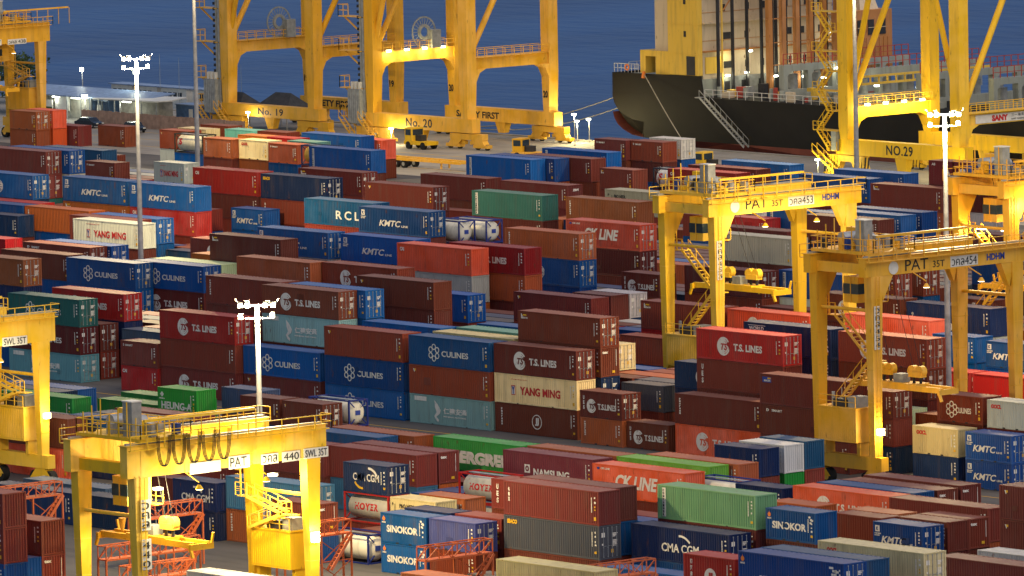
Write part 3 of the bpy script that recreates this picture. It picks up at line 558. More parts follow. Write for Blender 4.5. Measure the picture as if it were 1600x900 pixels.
REST = [
(126.7,-144.33,0.0,40,2.896,'wh'),(140.88,-133.59,0.0,40,2.896,'wh'),(140.55,-123.17,0.0,40,2.896,'wh'),(160.64,-120.74,2.591,20,2.591,'nv'),
(160.64,-120.74,0.0,20,2.591,'rb'),(168.01,-121.53,2.896,40,2.896,'kb'),(168.01,-121.53,-0.0,40,2.896,'wh'),(167.83,-118.92,2.896,40,2.896,'rb'),
(167.83,-118.92,-0.0,40,2.896,'br'),(168.2,-113.13,2.896,40,2.896,'gy'),(168.2,-113.13,-0.0,40,2.896,'wh'),(166.31,-98.39,0.0,40,2.896,'bl'),
(166.33,-93.73,0.0,40,2.896,'rb'),(98.61,-146.81,-0.0,40,2.896,'br'),(98.75,-149.42,2.896,40,2.896,'bl'),(98.75,-149.42,0.0,40,2.896,'br'),
(100.32,-152.02,-0.0,40,2.896,'wh'),(105.75,-103.58,0.0,20,2.591,'rb'),(112.09,-103.27,0.0,20,2.591,'br'),(92.68,-99.54,0.0,20,2.591,'br'),
(97.92,-102.14,0.0,20,2.591,'br'),(69.43,-79.22,0.0,40,2.896,'ob'),(56.47,-75.52,0.0,40,2.896,'br'),(58.32,-72.7,0.0,40,2.896,'br'),
(71.52,-71.27,0.0,40,2.896,'nv'),(84.32,-73.88,0.0,40,2.896,'nv'),(98.17,-75.33,0.0,40,2.896,'br'),(83.83,-70.53,0.0,40,2.896,'wh'),
(96.14,-70.64,0.0,40,2.896,'ob'),(96.87,-67.72,0.0,40,2.896,'wh'),(111.75,-98.85,2.591,40,2.591,'br'),(111.75,-98.85,0.0,40,2.591,'nv'),
(118.57,-101.46,-0.0,40,2.896,'br'),(131.39,-97.28,-0.0,40,2.896,'nv'),(108.75,-72.72,0.0,20,2.591,'bl'),(115.17,-73.65,0.0,20,2.591,'br'),
(144.59,-97.07,2.591,20,2.591,'br'),(144.59,-97.07,0.0,20,2.591,'wh'),(126.2,-79.93,0.0,20,2.591,'br'),(123.65,-74.64,0.0,40,2.896,'br'),
(123.51,-71.69,0.0,40,2.896,'wh'),(123.74,-69.08,0.0,40,2.896,'bl'),(122.91,-65.51,0.0,40,2.896,'kb'),(153.65,-78.88,-0.0,40,2.896,'br'),
(136.52,-72.22,2.591,20,2.591,'ob'),(136.52,-72.22,0.0,20,2.591,'bl'),(135.96,-74.83,0.0,40,2.896,'ob'),(135.41,-79.22,0.0,20,2.591,'nv'),
(136.3,-81.82,0.0,20,2.591,'bl'),(143.12,-83.49,0.0,20,2.591,'br'),(142.52,-80.05,0.0,20,2.591,'br'),(142.38,-77.44,0.0,20,2.591,'br'),
(92.44,-55.49,0.0,20,2.591,'br'),(92.01,-52.06,0.0,20,2.591,'gn'),(99.02,-99.54,0.0,20,2.591,'br'),(99.27,-96.44,0.0,20,2.591,'kb'),
(15.14,-58.77,0.0,20,2.591,'gn'),(33.8,-58.28,0.0,20,2.591,'kb'),(33.24,-54.56,0.0,20,2.591,'br'),(30.51,-76.11,0.0,40,2.896,'br'),
(31.32,-79.44,0.0,40,2.896,'br'),(61.39,-29.48,2.896,40,2.896,'br'),(61.39,-29.48,-0.0,40,2.896,'br'),(55.28,-26.88,2.591,40,2.591,'nv'),
(55.28,-26.88,0.0,40,2.591,'nv'),(35.3,-29.49,-0.0,40,2.896,'br'),(34.14,-20.93,2.591,20,2.591,'rb'),(34.14,-20.93,0.0,20,2.591,'br'),
(35.75,-18.32,2.591,20,2.591,'bl'),(35.75,-18.32,0.0,20,2.591,'rb'),(9.05,-27.56,2.896,40,2.896,'bl'),(9.05,-27.56,-0.0,40,2.896,'nv'),
(22.36,-29.52,2.896,40,2.896,'br'),(22.36,-29.52,-0.0,40,2.896,'wh'),(21.36,-25.61,2.896,40,2.896,'kb'),(21.36,-25.61,-0.0,40,2.896,'kb'),
(20.27,-21.95,5.792,40,2.896,'bl'),(20.27,-21.95,2.896,40,2.896,'kb'),(20.27,-21.95,-0.0,40,2.896,'br'),(-4.93,-29.11,2.896,40,2.896,'br'),
(-4.93,-29.11,-0.0,40,2.896,'br'),(-17.24,-26.54,2.896,40,2.896,'br'),(-17.24,-26.54,-0.0,40,2.896,'nv'),(-3.79,-26.5,5.792,40,2.896,'bl'),
(-3.79,-26.5,2.896,40,2.896,'bl'),(-3.79,-26.5,-0.0,40,2.896,'ob'),(-13.74,-4.49,2.896,40,2.896,'br'),(-13.74,-4.49,-0.0,40,2.896,'br'),
(-43.31,-26.46,2.896,40,2.896,'nv'),(-43.31,-26.46,-0.0,40,2.896,'br'),(29.55,3.48,2.896,40,2.896,'ord'),(29.55,3.48,-0.0,40,2.896,'bl'),
(42.19,7.95,2.896,40,2.896,'ob'),(42.19,7.95,-0.0,40,2.896,'br'),(60.53,-22.52,2.896,40,2.896,'kb'),(60.53,-22.52,-0.0,40,2.896,'br'),
(74.09,-22.75,2.896,40,2.896,'br'),(74.09,-22.75,-0.0,40,2.896,'rb'),(94.93,-29.79,2.591,20,2.591,'br'),(94.93,-29.79,0.0,20,2.591,'nv'),
(102.27,-30.47,2.591,20,2.591,'br'),(102.27,-30.47,0.0,20,2.591,'br'),(84.49,-29.27,0.0,20,2.591,'ob'),(88.68,-26.67,2.591,20,2.591,'ob'),
(88.68,-26.67,0.0,20,2.591,'br'),(56.94,5.99,2.591,20,2.591,'bl'),(56.94,5.99,0.0,20,2.591,'br'),(65.75,4.76,2.591,20,2.591,'kb'),
(65.75,4.76,0.0,20,2.591,'wh'),(38.87,19.63,2.896,40,2.896,'wh'),(38.87,19.63,-0.0,40,2.896,'rb'),(32.84,31.71,2.591,20,2.591,'nv'),
(32.84,31.71,0.0,20,2.591,'wh'),(80.31,-25.36,2.591,20,2.591,'lg'),(80.31,-25.36,0.0,20,2.591,'rb'),(16.37,3.51,2.896,40,2.896,'rd'),
(16.37,3.51,-0.0,40,2.896,'kb'),(18.84,-1.64,0.0,40,2.896,'kb'),(-1.02,1.32,2.896,40,2.896,'br'),(-1.02,1.32,-0.0,40,2.896,'kb'),
(-2.28,10.57,2.591,20,2.591,'rd'),(-2.28,10.57,0.0,20,2.591,'kb'),(-2.27,13.17,2.591,20,2.591,'nv'),(-2.27,13.17,0.0,20,2.591,'nv'),
(-68.54,-5.0,-0.0,40,2.896,'bl'),(-60.02,-2.39,-0.0,40,2.896,'br'),(-60.12,0.22,2.896,40,2.896,'br'),(-60.12,0.22,-0.0,40,2.896,'bl'),
(-82.05,-3.64,2.896,40,2.896,'bl'),(-82.05,-3.64,-0.0,40,2.896,'br'),(-57.88,-28.38,2.896,40,2.896,'rb'),(-57.88,-28.38,-0.0,40,2.896,'kb'),
(-87.13,3.27,2.896,40,2.896,'br'),(-87.13,3.27,-0.0,40,2.896,'br'),(-86.58,5.88,2.896,40,2.896,'rb'),(-86.58,5.88,-0.0,40,2.896,'nv'),
(-104.56,9.5,5.182,20,2.591,'rd'),(-104.56,9.5,2.591,20,2.591,'wh'),(-104.56,9.5,0.0,20,2.591,'bl'),(-105.11,24.4,2.896,40,2.896,'br'),
(-105.11,24.4,-0.0,40,2.896,'br'),(-75.5,17.95,2.896,40,2.896,'ob'),(-75.5,17.95,-0.0,40,2.896,'bl'),(-53.14,2.83,5.792,40,2.896,'br'),
(-53.14,2.83,2.896,40,2.896,'kb'),(-53.14,2.83,-0.0,40,2.896,'br'),(-61.19,6.68,5.792,40,2.896,'og'),(-61.19,6.68,2.896,40,2.896,'br'),
(-61.19,6.68,-0.0,40,2.896,'br'),(-124.45,37.94,2.896,40,2.896,'nv'),(-124.45,37.94,-0.0,40,2.896,'nv'),(-111.68,37.9,2.896,40,2.896,'br'),
(-111.68,37.9,-0.0,40,2.896,'ob'),(-121.41,55.16,2.896,40,2.896,'br'),(-121.41,55.16,-0.0,40,2.896,'ob'),(-107.77,54.46,2.896,40,2.896,'br'),
(-107.77,54.46,-0.0,40,2.896,'wh'),(-167.41,85.61,2.591,20,2.591,'rb'),(-167.41,85.61,0.0,20,2.591,'wh'),(-165.76,57.93,2.896,40,2.896,'tg'),
(-165.76,57.93,-0.0,40,2.896,'rb'),(-164.47,60.54,5.792,40,2.896,'wh'),(-164.47,60.54,2.896,40,2.896,'kb'),(-164.47,60.54,-0.0,40,2.896,'rb'),
(-189.07,84.76,2.896,40,2.896,'rb'),(-189.07,84.76,-0.0,40,2.896,'bl'),(-175.45,80.89,2.591,20,2.591,'nv'),(-175.45,80.89,0.0,20,2.591,'nv'),
(-184.5,87.36,5.182,20,2.591,'rb'),(-184.5,87.36,2.591,20,2.591,'nv'),(-184.5,87.36,0.0,20,2.591,'rb'),(-139.95,36.03,5.792,40,2.896,'nv'),
(-139.95,36.03,2.896,40,2.896,'kb'),(-139.95,36.03,-0.0,40,2.896,'wh'),(-135.57,33.42,5.792,40,2.896,'rd'),(-135.57,33.42,2.896,40,2.896,'br'),
(-135.57,33.42,-0.0,40,2.896,'kb'),(-135.17,30.81,2.896,40,2.896,'br'),(-135.17,30.81,-0.0,40,2.896,'br'),(-126.68,28.21,2.591,20,2.591,'br'),
(-126.68,28.21,0.0,20,2.591,'br'),(-122.86,31.02,2.896,40,2.896,'bl'),(-122.86,31.02,-0.0,40,2.896,'nv'),(-109.14,27.0,2.896,40,2.896,'kb'),
(-109.14,27.0,-0.0,40,2.896,'bl'),(-108.32,29.61,2.896,40,2.896,'kb'),(-108.32,29.61,-0.0,40,2.896,'wh'),(-114.53,46.74,5.182,20,2.591,'br'),
(-114.53,46.74,2.591,20,2.591,'kb'),(-114.53,46.74,0.0,20,2.591,'bl'),(-109.0,50.89,2.591,20,2.591,'kb'),(-109.0,50.89,0.0,20,2.591,'rb'),
(-78.53,37.03,5.792,40,2.896,'rb'),(-78.53,37.03,2.896,40,2.896,'br'),(-78.53,37.03,-0.0,40,2.896,'rb'),(-65.34,34.08,5.792,40,2.896,'br'),
(-65.34,34.08,2.896,40,2.896,'nv'),(-65.34,34.08,-0.0,40,2.896,'wh'),(-41.34,11.55,5.792,40,2.896,'br'),(-41.34,11.55,2.896,40,2.896,'br'),
(-41.34,11.55,-0.0,40,2.896,'bl'),(-55.24,11.16,5.792,40,2.896,'wh'),(-55.24,11.16,2.896,40,2.896,'nv'),(-55.24,11.16,-0.0,40,2.896,'nv'),
(-88.94,54.72,5.792,40,2.896,'br'),(-88.94,54.72,2.896,40,2.896,'br'),(-88.94,54.72,-0.0,40,2.896,'br'),(-136.64,83.84,2.896,40,2.896,'br'),
(-136.64,83.84,-0.0,40,2.896,'bl'),(-117.94,87.65,2.896,40,2.896,'br'),(-117.94,87.65,-0.0,40,2.896,'kb'),(-70.4,55.16,2.896,40,2.896,'br'),
(-70.4,55.16,-0.0,40,2.896,'wh'),(-56.37,40.01,5.182,20,2.591,'nv'),(-56.37,40.01,2.591,20,2.591,'nv'),(-56.37,40.01,0.0,20,2.591,'br'),
(-58.0,37.4,5.182,20,2.591,'br'),(-58.0,37.4,2.591,20,2.591,'rb'),(-58.0,37.4,0.0,20,2.591,'bl'),(-28.48,8.69,2.896,40,2.896,'ob'),
(-28.48,8.69,-0.0,40,2.896,'rb'),(-24.48,12.65,2.896,40,2.896,'br'),(-24.48,12.65,-0.0,40,2.896,'ob'),(-32.2,27.16,-0.0,40,2.896,'rb'),
(-18.41,-10.03,5.792,40,2.896,'wh'),(-18.41,-10.03,2.896,40,2.896,'ob'),(-18.41,-10.03,-0.0,40,2.896,'rb'),(-4.53,-16.88,2.896,40,2.896,'br'),
(-4.53,-16.88,-0.0,40,2.896,'wh'),(-30.72,-11.54,5.792,40,2.896,'ob'),(-30.72,-11.54,2.896,40,2.896,'bl'),(-30.72,-11.54,-0.0,40,2.896,'br'),
(-128.46,113.7,2.896,40,2.896,'br'),(-128.46,113.7,-0.0,40,2.896,'br'),(-102.88,87.37,2.896,40,2.896,'br'),(-102.88,87.37,-0.0,40,2.896,'wh'),
(-133.81,108.48,2.896,40,2.896,'br'),(-133.81,108.48,-0.0,40,2.896,'bl'),(-132.32,111.09,2.896,40,2.896,'ob'),(-132.32,111.09,-0.0,40,2.896,'rb'),
(-114.16,113.26,2.591,20,2.591,'br'),(-114.16,113.26,0.0,20,2.591,'br'),(-83.77,87.24,2.896,40,2.896,'br'),(-83.77,87.24,-0.0,40,2.896,'wh'),
(-55.39,56.3,5.792,40,2.896,'br'),(-55.39,56.3,2.896,40,2.896,'ob'),(-55.39,56.3,-0.0,40,2.896,'br'),(-34.58,38.05,2.896,40,2.896,'br'),
(-34.58,38.05,-0.0,40,2.896,'rb'),(-14.71,28.48,2.591,20,2.591,'ob'),(-14.71,28.48,0.0,20,2.591,'ob'),(-9.54,37.28,2.896,40,2.896,'br'),
(-9.54,37.28,-0.0,40,2.896,'wh'),(-108.78,117.21,2.591,20,2.591,'br'),(-108.78,117.21,0.0,20,2.591,'kb'),(-147.85,142.12,2.591,20,2.591,'br'),
(-147.85,142.12,0.0,20,2.591,'wh'),(-141.68,142.88,0.0,20,2.591,'kb'),(-143.17,147.4,2.591,20,2.591,'kb'),(-143.17,147.4,0.0,20,2.591,'br'),
(-133.9,121.1,2.896,40,2.896,'br'),(-133.9,121.1,-0.0,40,2.896,'br'),(-79.99,114.92,-0.0,40,2.896,'br'),(-81.65,122.26,2.896,40,2.896,'bl'),
(-81.65,122.26,-0.0,40,2.896,'kb'),(-63.83,111.49,-0.0,40,2.896,'kb'),(-63.14,114.15,5.182,20,2.591,'wh'),(-63.14,114.15,2.591,20,2.591,'wh'),
(-63.14,114.15,0.0,20,2.591,'wh'),(-56.77,114.3,-0.0,40,2.896,'br'),(-43.46,88.75,2.896,40,2.896,'br'),(-43.46,88.75,-0.0,40,2.896,'bl'),
(-42.59,84.63,2.896,40,2.896,'br'),(-42.59,84.63,-0.0,40,2.896,'wh'),(-160.25,104.97,2.896,40,2.896,'br'),(-160.25,104.97,-0.0,40,2.896,'nv'),
(-171.62,112.98,2.591,20,2.591,'br'),(-171.62,112.98,0.0,20,2.591,'wh'),(-275.84,148.69,0.0,20,2.591,'ord'),(-231.67,137.49,0.0,20,2.591,'wh'),
(-224.92,134.65,0.0,20,2.591,'bl'),(-209.91,133.69,0.0,20,2.591,'ob'),(-202.02,132.31,0.0,20,2.591,'bl'),(-198.32,143.73,0.0,20,2.591,'rb'),
(-98.68,110.58,-0.0,40,2.896,'rb'),(-102.09,122.53,-0.0,40,2.896,'wh'),(-100.68,115.74,-0.0,40,2.896,'nv'),(-53.13,79.11,2.591,20,2.591,'ob'),
(-53.13,79.11,0.0,20,2.591,'kb'),(-60.08,78.23,2.591,20,2.591,'bl'),(-60.08,78.23,0.0,20,2.591,'nv'),(-49.89,82.02,2.896,40,2.896,'kb'),
(-49.89,82.02,-0.0,40,2.896,'nv'),(-40.73,79.42,-0.0,40,2.896,'kb'),(-16.1,42.71,5.792,40,2.896,'nv'),(-16.1,42.71,2.896,40,2.896,'ob'),
(-16.1,42.71,-0.0,40,2.896,'nv'),(-7.53,31.1,-0.0,40,2.896,'rb'),(4.1,34.1,2.896,40,2.896,'wh'),(4.1,34.1,-0.0,40,2.896,'ob'),
(5.33,38.33,2.896,40,2.896,'br'),(5.33,38.33,-0.0,40,2.896,'br'),(4.07,43.55,2.896,40,2.896,'bl'),(4.07,43.55,-0.0,40,2.896,'rb'),
(24.77,20.54,2.896,40,2.896,'br'),(24.77,20.54,-0.0,40,2.896,'wh'),(-3.34,40.94,2.896,40,2.896,'wh'),(-3.34,40.94,-0.0,40,2.896,'bl'),
(10.84,55.93,-0.0,40,2.896,'kb'),(-11.2,75.45,2.896,40,2.896,'kb'),(-11.2,75.45,-0.0,40,2.896,'wh'),(-232.1,141.04,2.591,20,2.591,'cr'),
(-232.1,141.04,0.0,20,2.591,'ob'),(-233.8,146.3,2.591,20,2.591,'rb'),(-233.8,146.3,0.0,20,2.591,'wh'),(-225.05,143.5,2.591,20,2.591,'tl2'),
(-225.05,143.5,0.0,20,2.591,'ob'),(-218.81,144.11,2.591,20,2.591,'rb'),(-218.81,144.11,0.0,20,2.591,'br'),(-205.76,141.12,0.0,40,2.896,'br'),
(-209.91,138.51,2.591,20,2.591,'rd'),(-209.91,138.51,0.0,20,2.591,'bl'),(-216.09,138.51,2.591,20,2.591,'og'),(-216.09,138.51,0.0,20,2.591,'br'),
(-203.11,136.49,2.591,20,2.591,'tl2'),(-203.11,136.49,0.0,20,2.591,'bl'),(-204.78,144.04,2.591,20,2.591,'ord'),(-204.78,144.04,0.0,20,2.591,'ob'),
(155.0,-139.0,0.0,40,2.591,'rb'),(167.54,-139.0,0.0,40,2.591,'gy'),(180.08,-139.0,0.0,40,2.591,'br'),(192.63,-139.0,0.0,40,2.591,'br'),
(205.17,-139.0,0.0,40,2.591,'bl'),(152.0,-136.35,0.0,40,2.591,'br'),(164.54,-136.35,0.0,40,2.591,'rb'),(177.08,-136.35,0.0,40,2.591,'gy'),
(189.63,-136.35,0.0,40,2.591,'rd'),(202.17,-136.35,0.0,40,2.591,'bl'),(153.4,-133.7,0.0,40,2.591,'rd'),(165.94,-133.7,0.0,40,2.591,'rd'),
(178.48,-133.7,0.0,40,2.591,'gy'),(191.03,-133.7,0.0,40,2.591,'br'),(203.57,-133.7,0.0,40,2.591,'rb'),(153.2,-131.05,0.0,40,2.591,'br'),
(165.74,-131.05,0.0,40,2.591,'rb'),(178.28,-131.05,0.0,40,2.591,'wh'),(190.83,-131.05,0.0,40,2.591,'gy'),(203.37,-131.05,0.0,40,2.591,'kb'),
(143.0,-128.4,0.0,40,2.591,'br'),(155.54,-128.4,0.0,40,2.591,'rb'),(168.08,-128.4,0.0,40,2.591,'gy'),(180.63,-128.4,0.0,40,2.591,'kb'),
(193.17,-128.4,0.0,40,2.591,'kb'),(205.71,-128.4,0.0,40,2.591,'gb'),(139.5,-125.75,0.0,40,2.591,'nv'),(152.04,-125.75,0.0,40,2.591,'rb'),
(164.58,-125.75,0.0,40,2.591,'nv'),(177.13,-125.75,0.0,40,2.591,'nv'),(189.67,-125.75,0.0,40,2.591,'bl'),(202.21,-125.75,0.0,40,2.591,'rb'),
(152.9,-123.1,0.0,20,2.591,'br'),(180.51,-123.1,0.0,40,2.591,'kb'),(193.05,-123.1,0.0,40,2.591,'rd'),(133.5,-120.45,0.0,40,2.591,'gy'),
(146.04,-120.45,0.0,40,2.591,'bl'),(180.58,-120.45,0.0,40,2.591,'rd'),(193.13,-120.45,0.0,40,2.591,'br'),(130.5,-117.8,0.0,40,2.591,'br'),
(143.04,-117.8,0.0,40,2.591,'wh'),(155.58,-117.8,0.0,20,2.591,'rb'),(180.39,-117.8,0.0,40,2.591,'nv'),(192.93,-117.8,0.0,40,2.591,'rb'),
(127.5,-115.15,0.0,40,2.591,'gy'),(140.04,-115.15,0.0,40,2.591,'rb'),(152.58,-115.15,0.0,40,2.591,'br'),(180.73,-115.15,0.0,40,2.591,'ob'),
(193.27,-115.15,0.0,40,2.591,'br'),(144.34,-104.5,0.0,40,2.591,'kb'),(156.88,-104.5,0.0,40,2.591,'gy'),(169.43,-104.5,0.0,40,2.591,'bl'),
(181.97,-104.5,0.0,40,2.591,'rb'),(144.4,-101.85,0.0,40,2.591,'nv'),(156.94,-101.85,0.0,40,2.591,'br'),(169.48,-101.85,0.0,40,2.591,'ob'),
(105.4,-99.2,0.0,20,2.591,'gy'),(151.01,-99.2,0.0,40,2.591,'bl'),(105.5,-96.55,0.0,20,2.591,'kb'),(124.31,-96.55,0.0,20,2.591,'kb'),
(151.12,-96.55,0.0,40,2.591,'wh'),(92.5,-93.9,0.0,20,2.591,'bl'),(105.71,-93.9,0.0,40,2.591,'wh'),(118.25,-93.9,0.0,40,2.591,'gy'),
(130.79,-93.9,0.0,40,2.591,'bl'),(143.33,-93.9,0.0,40,2.591,'kb'),(155.88,-93.9,0.0,20,2.591,'br'),(89.5,-91.25,0.0,40,2.591,'kb'),
(102.04,-91.25,0.0,40,2.591,'br'),(114.58,-91.25,0.0,40,2.591,'kb'),(127.13,-91.25,0.0,40,2.591,'rb'),(139.67,-91.25,0.0,40,2.591,'rd'),
(152.21,-91.25,0.0,40,2.591,'br'),(7.5,-83.0,0.0,40,2.591,'rb'),(82.18,-83.0,0.0,20,2.591,'kb'),(96.59,-83.0,0.0,40,2.591,'rb'),
(109.13,-83.0,0.0,40,2.591,'bl'),(121.68,-83.0,0.0,40,2.591,'nv'),(149.42,-83.0,0.0,40,2.591,'br'),(161.96,-83.0,0.0,40,2.591,'br'),
(4.0,-80.35,0.0,40,2.591,'nv'),(16.54,-80.35,0.0,40,2.591,'kb'),(82.03,-80.35,0.0,40,2.591,'kb'),(94.57,-80.35,0.0,40,2.591,'br'),
(107.11,-80.35,0.0,40,2.591,'br'),(119.65,-80.35,0.0,20,2.591,'br'),(0.5,-77.7,0.0,40,2.591,'kb'),(13.04,-77.7,0.0,40,2.591,'nv'),
(43.98,-77.7,0.0,40,2.591,'rb'),(82.13,-77.7,0.0,40,2.591,'bl'),(110.67,-77.7,0.0,40,2.591,'br'),(-3.0,-75.05,0.0,40,2.591,'nv'),
(9.54,-75.05,0.0,40,2.591,'kb'),(22.08,-75.05,0.0,20,2.591,'br'),(42.89,-75.05,0.0,40,2.591,'nv'),(70.63,-75.05,0.0,40,2.591,'br'),
(148.78,-75.05,0.0,40,2.591,'br'),(-6.5,-72.4,0.0,40,2.591,'gy'),(6.04,-72.4,0.0,40,2.591,'br'),(18.58,-72.4,0.0,40,2.591,'br'),
(31.13,-72.4,0.0,40,2.591,'br'),(43.67,-72.4,0.0,40,2.591,'rb'),(148.61,-72.4,0.0,40,2.591,'wh'),(-10.0,-69.75,0.0,40,2.591,'rb'),
(2.54,-69.75,0.0,40,2.591,'bl'),(15.08,-69.75,0.0,40,2.591,'bl'),(27.63,-69.75,0.0,40,2.591,'gb'),(40.17,-69.75,0.0,40,2.591,'br'),
(52.71,-69.75,0.0,40,2.591,'gb'),(65.25,-69.75,0.0,20,2.591,'wh'),(109.26,-69.75,0.0,40,2.591,'wh'),(143.0,-69.75,0.0,40,2.591,'nv'),
(-13.5,-67.1,0.0,40,2.591,'nv'),(-0.96,-67.1,0.0,40,2.591,'nv'),(11.58,-67.1,0.0,40,2.591,'gb'),(24.13,-67.1,0.0,40,2.591,'kb'),
(36.67,-67.1,0.0,40,2.591,'br'),(49.21,-67.1,0.0,40,2.591,'kb'),(61.75,-67.1,0.0,40,2.591,'rb'),(74.29,-67.1,0.0,40,2.591,'rb'),
(86.84,-67.1,0.0,20,2.591,'gb'),(109.24,-67.1,0.0,40,2.591,'br'),(136.19,-67.1,0.0,40,2.591,'rb'),(-66.5,-27.0,2.591,20,2.591,'rd'),
(-66.5,-27.0,0.0,20,2.591,'br'),(-30.89,-27.0,0.0,40,2.591,'rb'),(47.65,-27.0,0.0,20,2.591,'br'),(74.06,-27.0,2.591,20,2.591,'rb'),
(74.06,-27.0,0.0,20,2.591,'wh'),(94.87,-27.0,2.591,40,2.591,'rb'),(94.87,-27.0,0.0,40,2.591,'br'),(-70.0,-24.35,2.591,40,2.591,'br'),
(-70.0,-24.35,0.0,40,2.591,'kb'),(-57.46,-24.35,2.591,40,2.591,'br'),(-57.46,-24.35,0.0,40,2.591,'nv'),(-30.92,-24.35,2.591,40,2.591,'rd'),
(-30.92,-24.35,0.0,40,2.591,'br'),(8.83,-24.35,2.591,20,2.591,'gb'),(8.83,-24.35,0.0,20,2.591,'ob'),(34.03,-24.35,2.591,40,2.591,'br'),
(34.03,-24.35,0.0,40,2.591,'kb'),(46.58,-24.35,2.591,20,2.591,'gy'),(46.58,-24.35,0.0,20,2.591,'kb'),(98.98,-24.35,2.591,40,2.591,'br'),
(98.98,-24.35,0.0,40,2.591,'gy'),(-73.5,-21.7,2.591,40,2.591,'bl'),(-73.5,-21.7,0.0,40,2.591,'br'),(-60.96,-21.7,2.591,40,2.591,'gy'),
(-60.96,-21.7,0.0,40,2.591,'gb'),(-48.42,-21.7,2.591,40,2.591,'gb'),(-48.42,-21.7,0.0,40,2.591,'br'),(-35.87,-21.7,2.591,40,2.591,'br'),
(-35.87,-21.7,0.0,40,2.591,'rb'),(-23.33,-21.7,2.591,40,2.591,'br'),(-23.33,-21.7,0.0,40,2.591,'rb'),(-10.79,-21.7,2.591,40,2.591,'br'),
(-10.79,-21.7,0.0,40,2.591,'br'),(1.75,-21.7,2.591,40,2.591,'rd'),(1.75,-21.7,0.0,40,2.591,'br'),(40.69,-21.7,2.591,40,2.591,'ob'),
(40.69,-21.7,0.0,40,2.591,'bl'),(53.24,-21.7,2.591,20,2.591,'kb'),(53.24,-21.7,0.0,20,2.591,'nv'),(98.84,-21.7,2.591,40,2.591,'gb'),
(98.84,-21.7,0.0,40,2.591,'br'),(-77.0,-19.05,2.591,40,2.591,'wh'),(-77.0,-19.05,0.0,40,2.591,'br'),(-64.46,-19.05,2.591,40,2.591,'br'),
(-64.46,-19.05,0.0,40,2.591,'bl'),(-51.92,-19.05,2.591,40,2.591,'wh'),(-51.92,-19.05,0.0,40,2.591,'nv'),(-39.37,-19.05,2.591,40,2.591,'gb'),
(-39.37,-19.05,0.0,40,2.591,'br'),(-26.83,-19.05,2.591,40,2.591,'gy'),(-26.83,-19.05,0.0,40,2.591,'ob'),(-14.29,-19.05,2.591,20,2.591,'gy'),
(-14.29,-19.05,0.0,20,2.591,'br'),(8.12,-19.05,2.591,40,2.591,'nv'),(8.12,-19.05,0.0,40,2.591,'gb'),(20.66,-19.05,2.591,40,2.591,'kb'),
(20.66,-19.05,0.0,40,2.591,'ob'),(42.0,-19.05,2.591,40,2.591,'rb'),(42.0,-19.05,0.0,40,2.591,'wh'),(54.54,-19.05,2.591,40,2.591,'gy'),
(54.54,-19.05,0.0,40,2.591,'br'),(67.09,-19.05,2.591,40,2.591,'br'),(67.09,-19.05,0.0,40,2.591,'kb'),(79.63,-19.05,2.591,40,2.591,'ob'),
(79.63,-19.05,0.0,40,2.591,'gy'),(92.17,-19.05,2.591,40,2.591,'nv'),(92.17,-19.05,0.0,40,2.591,'wh'),(-80.5,-16.4,2.591,40,2.591,'br'),
(-80.5,-16.4,0.0,40,2.591,'rb'),(-67.96,-16.4,2.591,40,2.591,'br'),(-67.96,-16.4,0.0,40,2.591,'ob'),(-55.42,-16.4,2.591,40,2.591,'gb'),
(-55.42,-16.4,0.0,40,2.591,'rb'),(-42.87,-16.4,2.591,40,2.591,'rd'),(-42.87,-16.4,0.0,40,2.591,'ob'),(-30.33,-16.4,2.591,40,2.591,'rd'),
(-30.33,-16.4,0.0,40,2.591,'gb'),(-17.79,-16.4,2.591,40,2.591,'kb'),(-17.79,-16.4,0.0,40,2.591,'nv'),(7.95,-16.4,2.591,40,2.591,'bl'),
(7.95,-16.4,0.0,40,2.591,'rb'),(20.49,-16.4,2.591,40,2.591,'br'),(20.49,-16.4,0.0,40,2.591,'gb'),(42.24,-16.4,2.591,40,2.591,'br'),
(42.24,-16.4,0.0,40,2.591,'br'),(54.78,-16.4,2.591,40,2.591,'rb'),(54.78,-16.4,0.0,40,2.591,'bl'),(67.32,-16.4,2.591,40,2.591,'kb'),
(67.32,-16.4,0.0,40,2.591,'gy'),(79.86,-16.4,2.591,40,2.591,'rd'),(79.86,-16.4,0.0,40,2.591,'br'),(92.4,-16.4,2.591,40,2.591,'rb'),
(92.4,-16.4,0.0,40,2.591,'rb'),(-102.5,0.0,2.591,40,2.591,'kb'),(-102.5,0.0,0.0,40,2.591,'kb'),(-89.96,0.0,2.591,40,2.591,'kb'),
(-89.96,0.0,0.0,40,2.591,'br'),(-77.42,0.0,2.591,40,2.591,'rd'),(-77.42,0.0,0.0,40,2.591,'gy'),(-47.67,0.0,2.591,40,2.591,'br'),
(-47.67,0.0,0.0,40,2.591,'gb'),(-35.13,0.0,2.591,40,2.591,'gy'),(-35.13,0.0,0.0,40,2.591,'nv'),(-22.59,0.0,2.591,40,2.591,'nv'),
(-22.59,0.0,0.0,40,2.591,'br'),(-10.05,0.0,2.591,20,2.591,'kb'),(-10.05,0.0,0.0,20,2.591,'gb'),(11.56,0.0,2.591,20,2.591,'nv'),
(11.56,0.0,0.0,20,2.591,'nv'),(31.17,0.0,2.591,40,2.591,'kb'),(31.17,0.0,0.0,40,2.591,'gb'),(43.71,0.0,2.591,40,2.591,'ob'),
(43.71,0.0,0.0,40,2.591,'rb'),(56.25,0.0,0.0,40,2.591,'kb'),(68.79,0.0,0.0,40,2.591,'wh'),(-106.0,2.65,2.591,40,2.591,'br'),
(-106.0,2.65,0.0,40,2.591,'gy'),(-93.46,2.65,2.591,20,2.591,'gb'),(-93.46,2.65,0.0,20,2.591,'rd'),(-74.65,2.65,2.591,40,2.591,'nv'),
